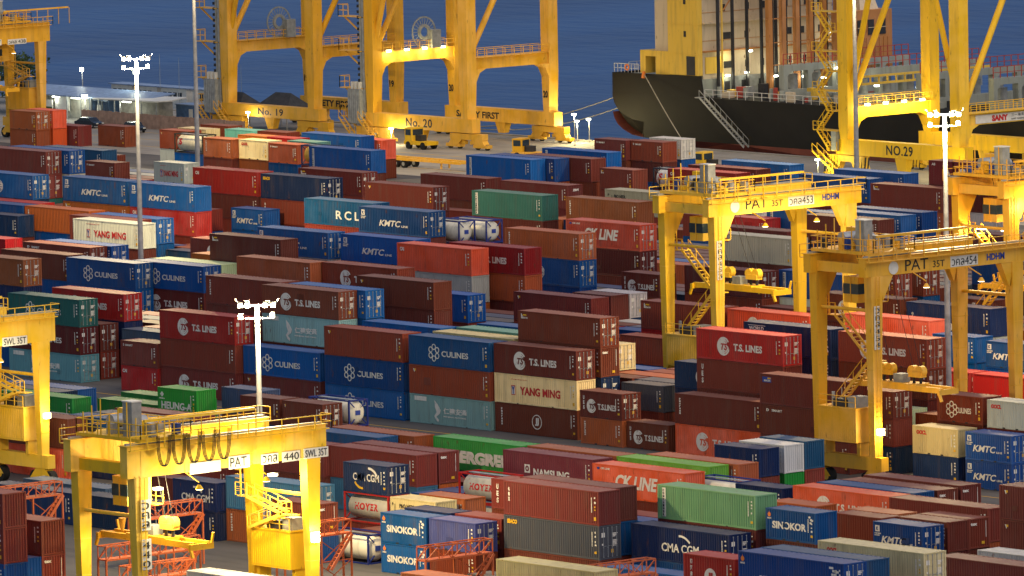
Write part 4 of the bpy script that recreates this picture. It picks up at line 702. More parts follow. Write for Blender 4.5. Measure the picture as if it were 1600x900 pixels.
(-74.65,2.65,0.0,40,2.591,'nv'),(-40.51,2.65,2.591,40,2.591,'ob'),(-40.51,2.65,0.0,40,2.591,'nv'),(-27.97,2.65,2.591,40,2.591,'gb'),
(-27.97,2.65,0.0,40,2.591,'ob'),(-15.42,2.65,2.591,40,2.591,'gy'),(-15.42,2.65,0.0,40,2.591,'nv'),(41.92,2.65,2.591,40,2.591,'bl'),
(41.92,2.65,0.0,40,2.591,'gy'),(54.46,2.65,2.591,20,2.591,'br'),(54.46,2.65,0.0,20,2.591,'br'),(72.07,2.65,2.591,40,2.591,'bl'),
(72.07,2.65,0.0,40,2.591,'br'),(-109.5,5.3,2.591,40,2.591,'gb'),(-109.5,5.3,0.0,40,2.591,'br'),(-96.96,5.3,2.591,20,2.591,'gb'),
(-96.96,5.3,0.0,20,2.591,'bl'),(-74.15,5.3,2.591,40,2.591,'rb'),(-74.15,5.3,0.0,40,2.591,'ob'),(-40.81,5.3,2.591,40,2.591,'br'),
(-40.81,5.3,0.0,40,2.591,'ob'),(-28.27,5.3,2.591,40,2.591,'br'),(-28.27,5.3,0.0,40,2.591,'nv'),(-15.72,5.3,2.591,40,2.591,'gb'),
(-15.72,5.3,0.0,40,2.591,'rd'),(-3.18,5.3,2.591,40,2.591,'rd'),(-3.18,5.3,0.0,40,2.591,'ob'),(9.36,5.3,2.591,20,2.591,'kb'),
(9.36,5.3,0.0,20,2.591,'rb'),(42.17,5.3,2.591,40,2.591,'br'),(42.17,5.3,0.0,40,2.591,'bl'),(72.31,5.3,2.591,40,2.591,'kb'),
(72.31,5.3,0.0,40,2.591,'gy'),(-113.0,7.95,2.591,20,2.591,'gb'),(-113.0,7.95,0.0,20,2.591,'rb'),(-98.19,7.95,2.591,20,2.591,'gb'),
(-98.19,7.95,0.0,20,2.591,'wh'),(-74.18,7.95,2.591,40,2.591,'wh'),(-74.18,7.95,0.0,40,2.591,'rb'),(-48.84,7.95,2.591,40,2.591,'rb'),
(-48.84,7.95,0.0,40,2.591,'rb'),(-36.3,7.95,2.591,20,2.591,'kb'),(-36.3,7.95,0.0,20,2.591,'rb'),(-15.89,7.95,2.591,40,2.591,'br'),
(-15.89,7.95,0.0,40,2.591,'br'),(-3.35,7.95,2.591,40,2.591,'rb'),(-3.35,7.95,0.0,40,2.591,'nv'),(9.19,7.95,2.591,40,2.591,'gb'),
(9.19,7.95,0.0,40,2.591,'br'),(21.73,7.95,2.591,20,2.591,'kb'),(21.73,7.95,0.0,20,2.591,'br'),(63.34,7.95,2.591,40,2.591,'rd'),
(63.34,7.95,0.0,40,2.591,'kb'),(-116.5,10.6,2.591,20,2.591,'rd'),(-116.5,10.6,0.0,20,2.591,'bl'),(-98.09,10.6,2.591,40,2.591,'ob'),
(-98.09,10.6,0.0,40,2.591,'ob'),(-85.55,10.6,2.591,40,2.591,'bl'),(-85.55,10.6,0.0,40,2.591,'br'),(-73.01,10.6,2.591,40,2.591,'gy'),
(-73.01,10.6,0.0,40,2.591,'bl'),(-12.07,10.6,2.591,20,2.591,'br'),(-12.07,10.6,0.0,20,2.591,'bl'),(3.94,10.6,2.591,40,2.591,'wh'),
(3.94,10.6,0.0,40,2.591,'nv'),(16.48,10.6,2.591,40,2.591,'ob'),(16.48,10.6,0.0,40,2.591,'rd'),(41.03,10.6,2.591,40,2.591,'ob'),
(41.03,10.6,0.0,40,2.591,'kb'),(53.57,10.6,2.591,40,2.591,'br'),(53.57,10.6,0.0,40,2.591,'nv'),(66.11,10.6,2.591,40,2.591,'ob'),
(66.11,10.6,0.0,40,2.591,'br'),(-143.0,30.5,2.591,20,2.591,'ob'),(-143.0,30.5,0.0,20,2.591,'kb'),(-95.79,30.5,2.591,40,2.591,'nv'),
(-95.79,30.5,0.0,40,2.591,'gb'),(-83.25,30.5,2.591,40,2.591,'br'),(-83.25,30.5,0.0,40,2.591,'bl'),(-70.71,30.5,2.591,40,2.591,'br'),
(-70.71,30.5,0.0,40,2.591,'br'),(-58.17,30.5,2.591,40,2.591,'rb'),(-58.17,30.5,0.0,40,2.591,'gb'),(-45.62,30.5,2.591,40,2.591,'wh'),
(-45.62,30.5,0.0,40,2.591,'bl'),(-33.08,30.5,2.591,40,2.591,'gy'),(-33.08,30.5,0.0,40,2.591,'ob'),(5.06,30.5,0.0,40,2.591,'ob'),
(17.6,30.5,2.591,40,2.591,'wh'),(17.6,30.5,0.0,40,2.591,'ob'),(39.34,30.5,2.591,40,2.591,'ob'),(39.34,30.5,0.0,40,2.591,'bl'),
(-146.5,33.15,2.591,20,2.591,'gb'),(-146.5,33.15,0.0,20,2.591,'rb'),(-110.49,33.15,2.591,40,2.591,'kb'),(-110.49,33.15,0.0,40,2.591,'bl'),
(-97.95,33.15,2.591,40,2.591,'rb'),(-97.95,33.15,0.0,40,2.591,'wh'),(-85.41,33.15,2.591,40,2.591,'rb'),(-85.41,33.15,0.0,40,2.591,'ob'),
(-72.87,33.15,2.591,20,2.591,'br'),(-72.87,33.15,0.0,20,2.591,'rd'),(-52.86,33.15,2.591,40,2.591,'gb'),(-52.86,33.15,0.0,40,2.591,'gy'),
(-40.32,33.15,2.591,40,2.591,'wh'),(-40.32,33.15,0.0,40,2.591,'ob'),(-27.77,33.15,2.591,40,2.591,'kb'),(-27.77,33.15,0.0,40,2.591,'br'),
(-15.23,33.15,2.591,20,2.591,'gb'),(-15.23,33.15,0.0,20,2.591,'br'),(16.78,33.15,2.591,40,2.591,'gy'),(16.78,33.15,0.0,40,2.591,'br'),
(39.32,33.15,2.591,40,2.591,'gy'),(39.32,33.15,0.0,40,2.591,'rb'),(-150.0,35.8,2.591,20,2.591,'br'),(-150.0,35.8,0.0,20,2.591,'br'),
(-99.19,35.8,2.591,40,2.591,'rb'),(-99.19,35.8,0.0,40,2.591,'rd'),(-86.65,35.8,2.591,20,2.591,'br'),(-86.65,35.8,0.0,20,2.591,'kb'),
(-51.44,35.8,2.591,40,2.591,'gy'),(-51.44,35.8,0.0,40,2.591,'br'),(-22.1,35.8,2.591,40,2.591,'br'),(-22.1,35.8,0.0,40,2.591,'wh'),
(17.64,35.8,2.591,40,2.591,'ob'),(17.64,35.8,0.0,40,2.591,'br'),(30.18,35.8,2.591,40,2.591,'rd'),(30.18,35.8,0.0,40,2.591,'br'),
(-153.5,38.45,2.591,40,2.591,'br'),(-153.5,38.45,0.0,40,2.591,'nv'),(-99.36,38.45,2.591,40,2.591,'wh'),(-99.36,38.45,0.0,40,2.591,'bl'),
(-86.82,38.45,2.591,20,2.591,'ob'),(-86.82,38.45,0.0,20,2.591,'nv'),(-66.01,38.45,2.591,20,2.591,'ob'),(-66.01,38.45,0.0,20,2.591,'rd'),
(-50.0,38.45,2.591,40,2.591,'bl'),(-50.0,38.45,0.0,40,2.591,'kb'),(-22.26,38.45,2.591,40,2.591,'br'),(-22.26,38.45,0.0,40,2.591,'gb'),
(17.88,38.45,2.591,40,2.591,'nv'),(17.88,38.45,0.0,40,2.591,'ob'),(30.43,38.45,2.591,20,2.591,'gy'),(30.43,38.45,0.0,20,2.591,'br'),
(-175.5,55.0,2.591,40,2.591,'bl'),(-175.5,55.0,0.0,40,2.591,'rd'),(-162.96,55.0,2.591,40,2.591,'kb'),(-162.96,55.0,0.0,40,2.591,'wh'),
(-150.42,55.0,2.591,40,2.591,'gy'),(-150.42,55.0,0.0,40,2.591,'nv'),(-137.87,55.0,2.591,40,2.591,'br'),(-137.87,55.0,0.0,40,2.591,'wh'),
(-95.33,55.0,2.591,20,2.591,'rd'),(-95.33,55.0,0.0,20,2.591,'rd'),(-42.92,55.0,0.0,40,2.591,'nv'),(-30.38,55.0,2.591,40,2.591,'kb'),
(-30.38,55.0,0.0,40,2.591,'rb'),(-17.84,55.0,2.591,40,2.591,'bl'),(-17.84,55.0,0.0,40,2.591,'wh'),(-5.3,55.0,2.591,40,2.591,'rb'),
(-5.3,55.0,0.0,40,2.591,'br'),(23.24,55.0,2.591,40,2.591,'br'),(23.24,55.0,0.0,40,2.591,'br'),(-179.0,57.65,2.591,40,2.591,'bl'),
(-179.0,57.65,0.0,40,2.591,'ob'),(-153.26,57.65,2.591,40,2.591,'rb'),(-153.26,57.65,0.0,40,2.591,'ob'),(-140.72,57.65,2.591,40,2.591,'gb'),
(-140.72,57.65,0.0,40,2.591,'gb'),(-128.17,57.65,2.591,20,2.591,'bl'),(-128.17,57.65,0.0,20,2.591,'kb'),(-108.97,57.65,2.591,40,2.591,'bl'),
(-108.97,57.65,0.0,40,2.591,'rb'),(-96.42,57.65,2.591,40,2.591,'br'),(-96.42,57.65,0.0,40,2.591,'rd'),(-83.88,57.65,2.591,40,2.591,'br'),
(-83.88,57.65,0.0,40,2.591,'bl'),(-42.94,57.65,2.591,40,2.591,'bl'),(-42.94,57.65,0.0,40,2.591,'ob'),(-30.4,57.65,2.591,40,2.591,'kb'),
(-30.4,57.65,0.0,40,2.591,'bl'),(-17.86,57.65,2.591,40,2.591,'nv'),(-17.86,57.65,0.0,40,2.591,'rb'),(-5.31,57.65,2.591,40,2.591,'gy'),
(-5.31,57.65,0.0,40,2.591,'kb'),(-182.5,60.3,2.591,40,2.591,'gy'),(-182.5,60.3,0.0,40,2.591,'gy'),(-151.96,60.3,2.591,40,2.591,'rd'),
(-151.96,60.3,0.0,40,2.591,'br'),(-139.42,60.3,2.591,40,2.591,'ob'),(-139.42,60.3,0.0,40,2.591,'gy'),(-126.87,60.3,2.591,40,2.591,'wh'),
(-126.87,60.3,0.0,40,2.591,'gb'),(-114.33,60.3,2.591,40,2.591,'nv'),(-114.33,60.3,0.0,40,2.591,'gy'),(-101.79,60.3,2.591,40,2.591,'br'),
(-101.79,60.3,0.0,40,2.591,'br'),(-89.25,60.3,2.591,40,2.591,'br'),(-89.25,60.3,0.0,40,2.591,'wh'),(-76.71,60.3,2.591,40,2.591,'rb'),
(-76.71,60.3,0.0,40,2.591,'kb'),(-64.16,60.3,2.591,40,2.591,'br'),(-64.16,60.3,0.0,40,2.591,'gy'),(-51.62,60.3,2.591,40,2.591,'br'),
(-51.62,60.3,0.0,40,2.591,'br'),(-39.08,60.3,2.591,40,2.591,'br'),(-39.08,60.3,0.0,40,2.591,'br'),(-26.54,60.3,2.591,40,2.591,'rb'),
(-26.54,60.3,0.0,40,2.591,'wh'),(-14.0,60.3,2.591,40,2.591,'br'),(-14.0,60.3,0.0,40,2.591,'wh'),(-1.45,60.3,2.591,40,2.591,'br'),
(-1.45,60.3,0.0,40,2.591,'gb'),(11.09,60.3,2.591,40,2.591,'br'),(11.09,60.3,0.0,40,2.591,'rb'),(-186.0,62.95,2.591,40,2.591,'gy'),
(-186.0,62.95,0.0,40,2.591,'nv'),(-173.46,62.95,2.591,20,2.591,'rd'),(-173.46,62.95,0.0,20,2.591,'gy'),(-151.85,62.95,2.591,40,2.591,'rb'),
(-151.85,62.95,0.0,40,2.591,'kb'),(-139.31,62.95,2.591,40,2.591,'kb'),(-139.31,62.95,0.0,40,2.591,'br'),(-126.77,62.95,2.591,40,2.591,'ob'),
(-126.77,62.95,0.0,40,2.591,'nv'),(-114.22,62.95,2.591,40,2.591,'kb'),(-114.22,62.95,0.0,40,2.591,'bl'),(-101.68,62.95,2.591,40,2.591,'wh'),
(-101.68,62.95,0.0,40,2.591,'ob'),(-89.14,62.95,2.591,40,2.591,'rd'),(-89.14,62.95,0.0,40,2.591,'br'),(-76.6,62.95,2.591,40,2.591,'nv'),
(-76.6,62.95,0.0,40,2.591,'bl'),(-64.06,62.95,2.591,40,2.591,'gy'),(-64.06,62.95,0.0,40,2.591,'rd'),(-51.51,62.95,2.591,40,2.591,'br'),
(-51.51,62.95,0.0,40,2.591,'wh'),(-38.97,62.95,2.591,40,2.591,'bl'),(-38.97,62.95,0.0,40,2.591,'rb'),(-26.43,62.95,2.591,40,2.591,'br'),
(-26.43,62.95,0.0,40,2.591,'gy'),(-13.89,62.95,2.591,40,2.591,'br'),(-13.89,62.95,0.0,40,2.591,'rb'),(-1.35,62.95,2.591,40,2.591,'br'),
(-1.35,62.95,0.0,40,2.591,'rd'),(11.2,62.95,2.591,40,2.591,'kb'),(11.2,62.95,0.0,40,2.591,'rb'),(-189.5,65.6,2.591,40,2.591,'gy'),
(-189.5,65.6,0.0,40,2.591,'kb'),(-176.96,65.6,2.591,40,2.591,'br'),(-176.96,65.6,0.0,40,2.591,'rb'),(-164.42,65.6,2.591,40,2.591,'nv'),
(-164.42,65.6,0.0,40,2.591,'br'),(-151.87,65.6,2.591,40,2.591,'rb'),(-151.87,65.6,0.0,40,2.591,'gb'),(-139.33,65.6,2.591,40,2.591,'wh'),
(-139.33,65.6,0.0,40,2.591,'ob'),(-126.79,65.6,2.591,40,2.591,'br'),(-126.79,65.6,0.0,40,2.591,'br'),(-114.25,65.6,2.591,40,2.591,'br'),
(-114.25,65.6,0.0,40,2.591,'br'),(-101.71,65.6,2.591,40,2.591,'rd'),(-101.71,65.6,0.0,40,2.591,'wh'),(-89.16,65.6,2.591,40,2.591,'br'),
(-89.16,65.6,0.0,40,2.591,'nv'),(-76.62,65.6,2.591,40,2.591,'br'),(-76.62,65.6,0.0,40,2.591,'gb'),(-64.08,65.6,2.591,40,2.591,'br'),
(-64.08,65.6,0.0,40,2.591,'rb'),(-51.54,65.6,2.591,40,2.591,'br'),(-51.54,65.6,0.0,40,2.591,'nv'),(-39.0,65.6,2.591,40,2.591,'gy'),
(-39.0,65.6,0.0,40,2.591,'ob'),(-26.45,65.6,2.591,40,2.591,'kb'),(-26.45,65.6,0.0,40,2.591,'rd'),(-13.91,65.6,2.591,40,2.591,'gy'),
(-13.91,65.6,0.0,40,2.591,'br'),(-1.37,65.6,2.591,40,2.591,'nv'),(-1.37,65.6,0.0,40,2.591,'ob'),(11.17,65.6,2.591,40,2.591,'gb'),
(11.17,65.6,0.0,40,2.591,'wh'),(-193.0,68.25,2.591,40,2.591,'gb'),(-193.0,68.25,0.0,40,2.591,'ob'),(-180.46,68.25,2.591,40,2.591,'rd'),
(-180.46,68.25,0.0,40,2.591,'kb'),(-167.92,68.25,2.591,40,2.591,'rb'),(-167.92,68.25,0.0,40,2.591,'rb'),(-155.37,68.25,2.591,40,2.591,'rb'),
(-155.37,68.25,0.0,40,2.591,'bl'),(-142.83,68.25,2.591,40,2.591,'kb'),(-142.83,68.25,0.0,40,2.591,'rb'),(-130.29,68.25,2.591,40,2.591,'ob'),
(-130.29,68.25,0.0,40,2.591,'br'),(-117.75,68.25,2.591,40,2.591,'gb'),(-117.75,68.25,0.0,40,2.591,'br'),(-105.21,68.25,2.591,40,2.591,'gy'),
(-105.21,68.25,0.0,40,2.591,'rb'),(-92.66,68.25,2.591,40,2.591,'rb'),(-92.66,68.25,0.0,40,2.591,'gb'),(-80.12,68.25,2.591,40,2.591,'kb'),
(-80.12,68.25,0.0,40,2.591,'gb'),(-67.58,68.25,2.591,40,2.591,'rb'),(-67.58,68.25,0.0,40,2.591,'wh'),(-55.04,68.25,2.591,40,2.591,'br'),
(-55.04,68.25,0.0,40,2.591,'gb'),(-42.5,68.25,2.591,40,2.591,'rd'),(-42.5,68.25,0.0,40,2.591,'rb'),(-29.95,68.25,2.591,40,2.591,'br'),
(-29.95,68.25,0.0,40,2.591,'bl'),(-17.41,68.25,2.591,40,2.591,'nv'),(-17.41,68.25,0.0,40,2.591,'ob'),(-4.87,68.25,2.591,40,2.591,'br'),
(-4.87,68.25,0.0,40,2.591,'rb'),(7.67,68.25,2.591,40,2.591,'br'),(7.67,68.25,0.0,40,2.591,'wh'),(-196.5,70.9,2.591,40,2.591,'rb'),
(-196.5,70.9,0.0,40,2.591,'kb'),(-183.96,70.9,2.591,40,2.591,'kb'),(-183.96,70.9,0.0,40,2.591,'kb'),(-171.42,70.9,2.591,40,2.591,'br'),
(-171.42,70.9,0.0,40,2.591,'br'),(-158.87,70.9,2.591,40,2.591,'gb'),(-158.87,70.9,0.0,40,2.591,'br'),(-146.33,70.9,2.591,40,2.591,'rb'),
(-146.33,70.9,0.0,40,2.591,'ob'),(-133.79,70.9,2.591,40,2.591,'gy'),(-133.79,70.9,0.0,40,2.591,'ob'),(-121.25,70.9,2.591,40,2.591,'br'),
(-121.25,70.9,0.0,40,2.591,'kb'),(-108.71,70.9,2.591,40,2.591,'bl'),(-108.71,70.9,0.0,40,2.591,'nv'),(-96.16,70.9,2.591,40,2.591,'gy'),
(-96.16,70.9,0.0,40,2.591,'br'),(-83.62,70.9,2.591,40,2.591,'gy'),(-83.62,70.9,0.0,40,2.591,'br'),(-71.08,70.9,2.591,40,2.591,'nv'),
(-71.08,70.9,0.0,40,2.591,'gb'),(-58.54,70.9,2.591,40,2.591,'gy'),(-58.54,70.9,0.0,40,2.591,'br'),(-46.0,70.9,2.591,40,2.591,'nv'),
(-46.0,70.9,0.0,40,2.591,'br'),(-33.45,70.9,2.591,40,2.591,'kb'),(-33.45,70.9,0.0,40,2.591,'br'),(-20.91,70.9,2.591,40,2.591,'nv'),
(-20.91,70.9,0.0,40,2.591,'ob'),(-8.37,70.9,2.591,40,2.591,'br'),(-8.37,70.9,0.0,40,2.591,'rb'),(4.17,70.9,2.591,40,2.591,'ob'),
(4.17,70.9,0.0,40,2.591,'rd'),(-212.5,83.0,2.591,40,2.591,'wh'),(-212.5,83.0,0.0,40,2.591,'gy'),(-199.96,83.0,2.591,20,2.591,'nv'),
(-199.96,83.0,0.0,20,2.591,'gb'),(-169.15,83.0,2.591,40,2.591,'bl'),(-169.15,83.0,0.0,40,2.591,'nv'),(-156.61,83.0,2.591,40,2.591,'wh'),
(-156.61,83.0,0.0,40,2.591,'gy'),(-144.07,83.0,2.591,20,2.591,'gy'),(-144.07,83.0,0.0,20,2.591,'bl'),(-124.06,83.0,2.591,40,2.591,'br'),
(-124.06,83.0,0.0,40,2.591,'nv'),(-111.52,83.0,2.591,40,2.591,'br'),(-111.52,83.0,0.0,40,2.591,'br'),(-98.97,83.0,2.591,40,2.591,'ob'),
(-98.97,83.0,0.0,40,2.591,'kb'),(-86.43,83.0,2.591,40,2.591,'nv'),(-86.43,83.0,0.0,40,2.591,'ob'),(-73.89,83.0,0.0,40,2.591,'gb'),
(-61.35,83.0,2.591,20,2.591,'wh'),(-61.35,83.0,0.0,20,2.591,'gb'),(-30.14,83.0,0.0,40,2.591,'gb'),(-17.6,83.0,2.591,40,2.591,'rb'),
(-17.6,83.0,0.0,40,2.591,'br'),(-5.06,83.0,2.591,40,2.591,'rb'),(-5.06,83.0,0.0,40,2.591,'br'),(-216.0,85.65,2.591,40,2.591,'br'),
(-216.0,85.65,0.0,40,2.591,'wh'),(-203.46,85.65,2.591,40,2.591,'kb'),(-203.46,85.65,0.0,40,2.591,'kb'),(-176.52,85.65,2.591,20,2.591,'rd'),
(-176.52,85.65,0.0,20,2.591,'rb'),(-160.91,85.65,2.591,40,2.591,'wh'),(-160.91,85.65,0.0,40,2.591,'ob'),(-148.37,85.65,2.591,20,2.591,'nv'),
(-148.37,85.65,0.0,20,2.591,'gy'),(-90.36,85.65,2.591,20,2.591,'rb'),(-90.36,85.65,0.0,20,2.591,'wh'),(-71.15,85.65,2.591,40,2.591,'gb'),
(-71.15,85.65,0.0,40,2.591,'br'),(-58.61,85.65,2.591,40,2.591,'kb'),(-58.61,85.65,0.0,40,2.591,'br'),(-30.07,85.65,2.591,40,2.591,'gb'),
(-30.07,85.65,0.0,40,2.591,'br'),(-17.52,85.65,2.591,40,2.591,'rb'),(-17.52,85.65,0.0,40,2.591,'rb'),(-219.5,88.3,2.591,40,2.591,'ob'),
(-219.5,88.3,0.0,40,2.591,'br'),(-206.96,88.3,2.591,40,2.591,'bl'),(-206.96,88.3,0.0,40,2.591,'nv'),(-194.42,88.3,2.591,20,2.591,'ob'),
(-194.42,88.3,0.0,20,2.591,'gb'),(-178.01,88.3,2.591,40,2.591,'br'),(-178.01,88.3,0.0,40,2.591,'br'),(-165.47,88.3,2.591,40,2.591,'ob'),
(-165.47,88.3,0.0,40,2.591,'ob'),(-152.92,88.3,2.591,40,2.591,'br'),(-152.92,88.3,0.0,40,2.591,'rb'),(-140.38,88.3,2.591,40,2.591,'rb'),
(-140.38,88.3,0.0,40,2.591,'br'),(-127.84,88.3,2.591,20,2.591,'ob'),(-127.84,88.3,0.0,20,2.591,'bl'),(-90.23,88.3,2.591,20,2.591,'br'),
(-90.23,88.3,0.0,20,2.591,'wh'),(-71.42,88.3,2.591,40,2.591,'rb'),(-71.42,88.3,0.0,40,2.591,'rd'),(-58.88,88.3,2.591,40,2.591,'rb'),
(-58.88,88.3,0.0,40,2.591,'rd'),(-31.14,88.3,2.591,40,2.591,'rb'),(-31.14,88.3,0.0,40,2.591,'br'),(-18.6,88.3,2.591,40,2.591,'rb'),
(-18.6,88.3,0.0,40,2.591,'wh'),(-223.0,90.95,2.591,40,2.591,'ob'),(-223.0,90.95,0.0,40,2.591,'gy'),(-210.46,90.95,2.591,40,2.591,'nv'),
(-210.46,90.95,0.0,40,2.591,'br'),(-197.92,90.95,2.591,40,2.591,'br'),(-197.92,90.95,0.0,40,2.591,'br'),(-185.37,90.95,2.591,40,2.591,'wh'),
(-185.37,90.95,0.0,40,2.591,'rb'),(-172.83,90.95,2.591,40,2.591,'wh'),(-172.83,90.95,0.0,40,2.591,'kb'),(-160.29,90.95,2.591,40,2.591,'rb'),
(-160.29,90.95,0.0,40,2.591,'ob'),(-147.75,90.95,2.591,40,2.591,'kb'),(-147.75,90.95,0.0,40,2.591,'gb'),(-135.21,90.95,2.591,40,2.591,'rb'),
(-135.21,90.95,0.0,40,2.591,'br'),(-122.66,90.95,2.591,40,2.591,'rb'),(-122.66,90.95,0.0,40,2.591,'br'),(-110.12,90.95,2.591,40,2.591,'rd'),
(-110.12,90.95,0.0,40,2.591,'bl'),(-97.58,90.95,2.591,40,2.591,'bl'),(-97.58,90.95,0.0,40,2.591,'br'),(-85.04,90.95,2.591,40,2.591,'br'),
(-85.04,90.95,0.0,40,2.591,'gb'),(-72.5,90.95,2.591,40,2.591,'rb'),(-72.5,90.95,0.0,40,2.591,'rb'),(-59.95,90.95,2.591,40,2.591,'gy'),
(-59.95,90.95,0.0,40,2.591,'br'),(-31.01,90.95,2.591,40,2.591,'rb'),(-31.01,90.95,0.0,40,2.591,'rb'),(-18.47,90.95,2.591,40,2.591,'rb'),
(-18.47,90.95,0.0,40,2.591,'kb'),(-226.5,93.6,2.591,40,2.591,'br'),(-226.5,93.6,0.0,40,2.591,'br'),(-213.96,93.6,2.591,40,2.591,'bl'),
(-213.96,93.6,0.0,40,2.591,'nv'),(-201.42,93.6,2.591,40,2.591,'bl'),(-201.42,93.6,0.0,40,2.591,'br'),(-188.87,93.6,2.591,40,2.591,'kb'),
(-188.87,93.6,0.0,40,2.591,'ob'),(-176.33,93.6,2.591,40,2.591,'rd'),(-176.33,93.6,0.0,40,2.591,'gy'),(-163.79,93.6,2.591,40,2.591,'kb'),
(-163.79,93.6,0.0,40,2.591,'kb'),(-151.25,93.6,2.591,40,2.591,'rd'),(-151.25,93.6,0.0,40,2.591,'wh'),(-138.71,93.6,2.591,40,2.591,'br'),
(-138.71,93.6,0.0,40,2.591,'gy'),(-126.16,93.6,2.591,40,2.591,'br'),(-126.16,93.6,0.0,40,2.591,'nv'),(-113.62,93.6,2.591,40,2.591,'rd'),
(-113.62,93.6,0.0,40,2.591,'kb'),(-101.08,93.6,2.591,40,2.591,'gy'),(-101.08,93.6,0.0,40,2.591,'gy'),(-88.54,93.6,2.591,40,2.591,'rb'),
(-88.54,93.6,0.0,40,2.591,'bl'),(-76.0,93.6,2.591,40,2.591,'rb'),(-76.0,93.6,0.0,40,2.591,'gb'),(-63.45,93.6,2.591,40,2.591,'rb'),
(-63.45,93.6,0.0,40,2.591,'rb'),(-50.91,93.6,2.591,40,2.591,'wh'),(-50.91,93.6,0.0,40,2.591,'gb'),(-38.37,93.6,2.591,40,2.591,'br'),
(-38.37,93.6,0.0,40,2.591,'ob'),(-25.83,93.6,2.591,40,2.591,'gb'),(-25.83,93.6,0.0,40,2.591,'gb'),(-211.0,106.0,0.0,40,2.591,'gy'),
(-198.46,106.0,0.0,40,2.591,'kb'),(-185.92,106.0,0.0,40,2.591,'wh'),(-173.37,106.0,0.0,40,2.591,'br'),(-214.5,108.65,0.0,40,2.591,'br'),
(-201.96,108.65,0.0,40,2.591,'br'),(-189.42,108.65,0.0,40,2.591,'rd'),(-176.87,108.65,0.0,40,2.591,'gb'),(-164.33,108.65,0.0,40,2.591,'rb'),
(-218.0,111.3,0.0,40,2.591,'br'),(-205.46,111.3,0.0,40,2.591,'rb'),(-192.92,111.3,0.0,40,2.591,'br'),(-180.37,111.3,0.0,20,2.591,'ob'),
(-165.17,111.3,0.0,40,2.591,'wh'),(-221.5,113.95,0.0,40,2.591,'gy'),(-208.96,113.95,0.0,40,2.591,'gy'),(-196.42,113.95,0.0,40,2.591,'bl'),
(-183.87,113.95,0.0,20,2.591,'rd'),(-165.07,113.95,0.0,40,2.591,'br'),(-112.5,106.0,0.0,40,2.591,'rb'),(-99.96,106.0,0.0,40,2.591,'br'),
(-87.42,106.0,0.0,40,2.591,'wh'),(-74.87,106.0,0.0,40,2.591,'br'),(-62.33,106.0,0.0,40,2.591,'gy'),(-49.79,106.0,0.0,40,2.591,'br'),
(-37.25,106.0,0.0,40,2.591,'nv'),(-115.5,108.65,0.0,40,2.591,'ob'),(-86.16,108.65,0.0,40,2.591,'rb'),(-73.62,108.65,0.0,40,2.591,'br'),
(-61.07,108.65,0.0,40,2.591,'bl'),(-48.53,108.65,0.0,40,2.591,'br'),(-35.99,108.65,0.0,40,2.591,'wh'),(-107.7,111.3,0.0,20,2.591,'kb'),
(-86.09,111.3,0.0,40,2.591,'br'),(-73.55,111.3,0.0,20,2.591,'rb'),(-51.14,111.3,0.0,40,2.591,'kb'),(-38.6,111.3,0.0,40,2.591,'br'),
(-107.9,113.95,0.0,20,2.591,'kb'),(-88.29,113.95,0.0,20,2.591,'bl'),(-44.28,113.95,0.0,40,2.591,'br'),(-124.5,116.6,0.0,40,2.591,'rd'),
(-88.36,116.6,0.0,20,2.591,'gy'),(-44.35,116.6,0.0,40,2.591,'gb'),]

# ---------------------------------------------------------------- ground, quay, water
QY = 201.0                                       # quay edge
def ground_mat():
    mt, N, L, P = nodes('asphalt'); tc = N.new('ShaderNodeTexCoord'); co = tc.outputs['Object']
    a = mixc(N, L, ramp(N, L, noise(N, L, co, .05, 6), .35, .7), (.075, .07, .066, 1), (.14, .128, .118, 1))
    b = mixc(N, L, ramp(N, L, noise(N, L, co, .5, 6, (.15, 1, 1)), .5, .72, (0, 0, 0, 1), (.6, .6, .6, 1)), a, (.045, .042, .04, 1))
    L.new(b, P.inputs['Base Color']); P.inputs['Roughness'].default_value = .85
    bp = N.new('ShaderNodeBump'); bp.inputs['Strength'].default_value = .3; L.new(noise(N, L, co, 2.5, 5), bp.inputs['Height']); L.new(bp.outputs[0], P.inputs['Normal']); return mt
def concrete_mat():
    mt, N, L, P = nodes('quay_concrete'); tc = N.new('ShaderNodeTexCoord'); co = tc.outputs['Object']
    a = mixc(N, L, ramp(N, L, noise(N, L, co, .12, 6), .35, .7), (.24, .22, .19, 1), (.36, .33, .28, 1))
    L.new(mixc(N, L, ramp(N, L, noise(N, L, co, .6, 4, (.1, 1, 1)), .55, .75, (0, 0, 0, 1), (.5, .5, .5, 1)), a, (.12, .11, .10, 1)), P.inputs['Base Color']); P.inputs['Roughness'].default_value = .8; return mt
def water_mat():
    mt, N, L, P = nodes('river_water'); tc = N.new('ShaderNodeTexCoord'); co = tc.outputs['Object']
    L.new(mixc(N, L, ramp(N, L, noise(N, L, co, .02, 6, (1, .25, 1)), .38, .66), (.003, .040, .165, 1), (.006, .062, .22, 1)), P.inputs['Base Color']); P.inputs['Roughness'].default_value = .38; P.inputs['IOR'].default_value = 1.33; P.inputs['Specular IOR Level'].default_value = .08
    b1 = N.new('ShaderNodeBump'); b1.inputs['Strength'].default_value = .8; b1.inputs['Distance'].default_value = .5; L.new(noise(N, L, co, .22, 5, (.5, 1, 1)), b1.inputs['Height'])
    L.new(b1.outputs[0], P.inputs['Normal']); return mt
b = MB(); b.add([(-4000, -3000, 0), (4000, -3000, 0), (4000, QY, 0), (-4000, QY, 0)], [(0, 1, 2, 3)], ground_mat()); structure(b.build('ground'))
cm = concrete_mat()
b = MB(); b.add([(-1200, 150, .004), (900, 150, .004), (900, QY - .6, .004), (-1200, QY - .6, .004)], [(0, 1, 2, 3)], cm); structure(b.build('quay_apron'))
b = MB(); b.box(-4000, QY - .6, -5, 4000, QY + .4, .14, cm)
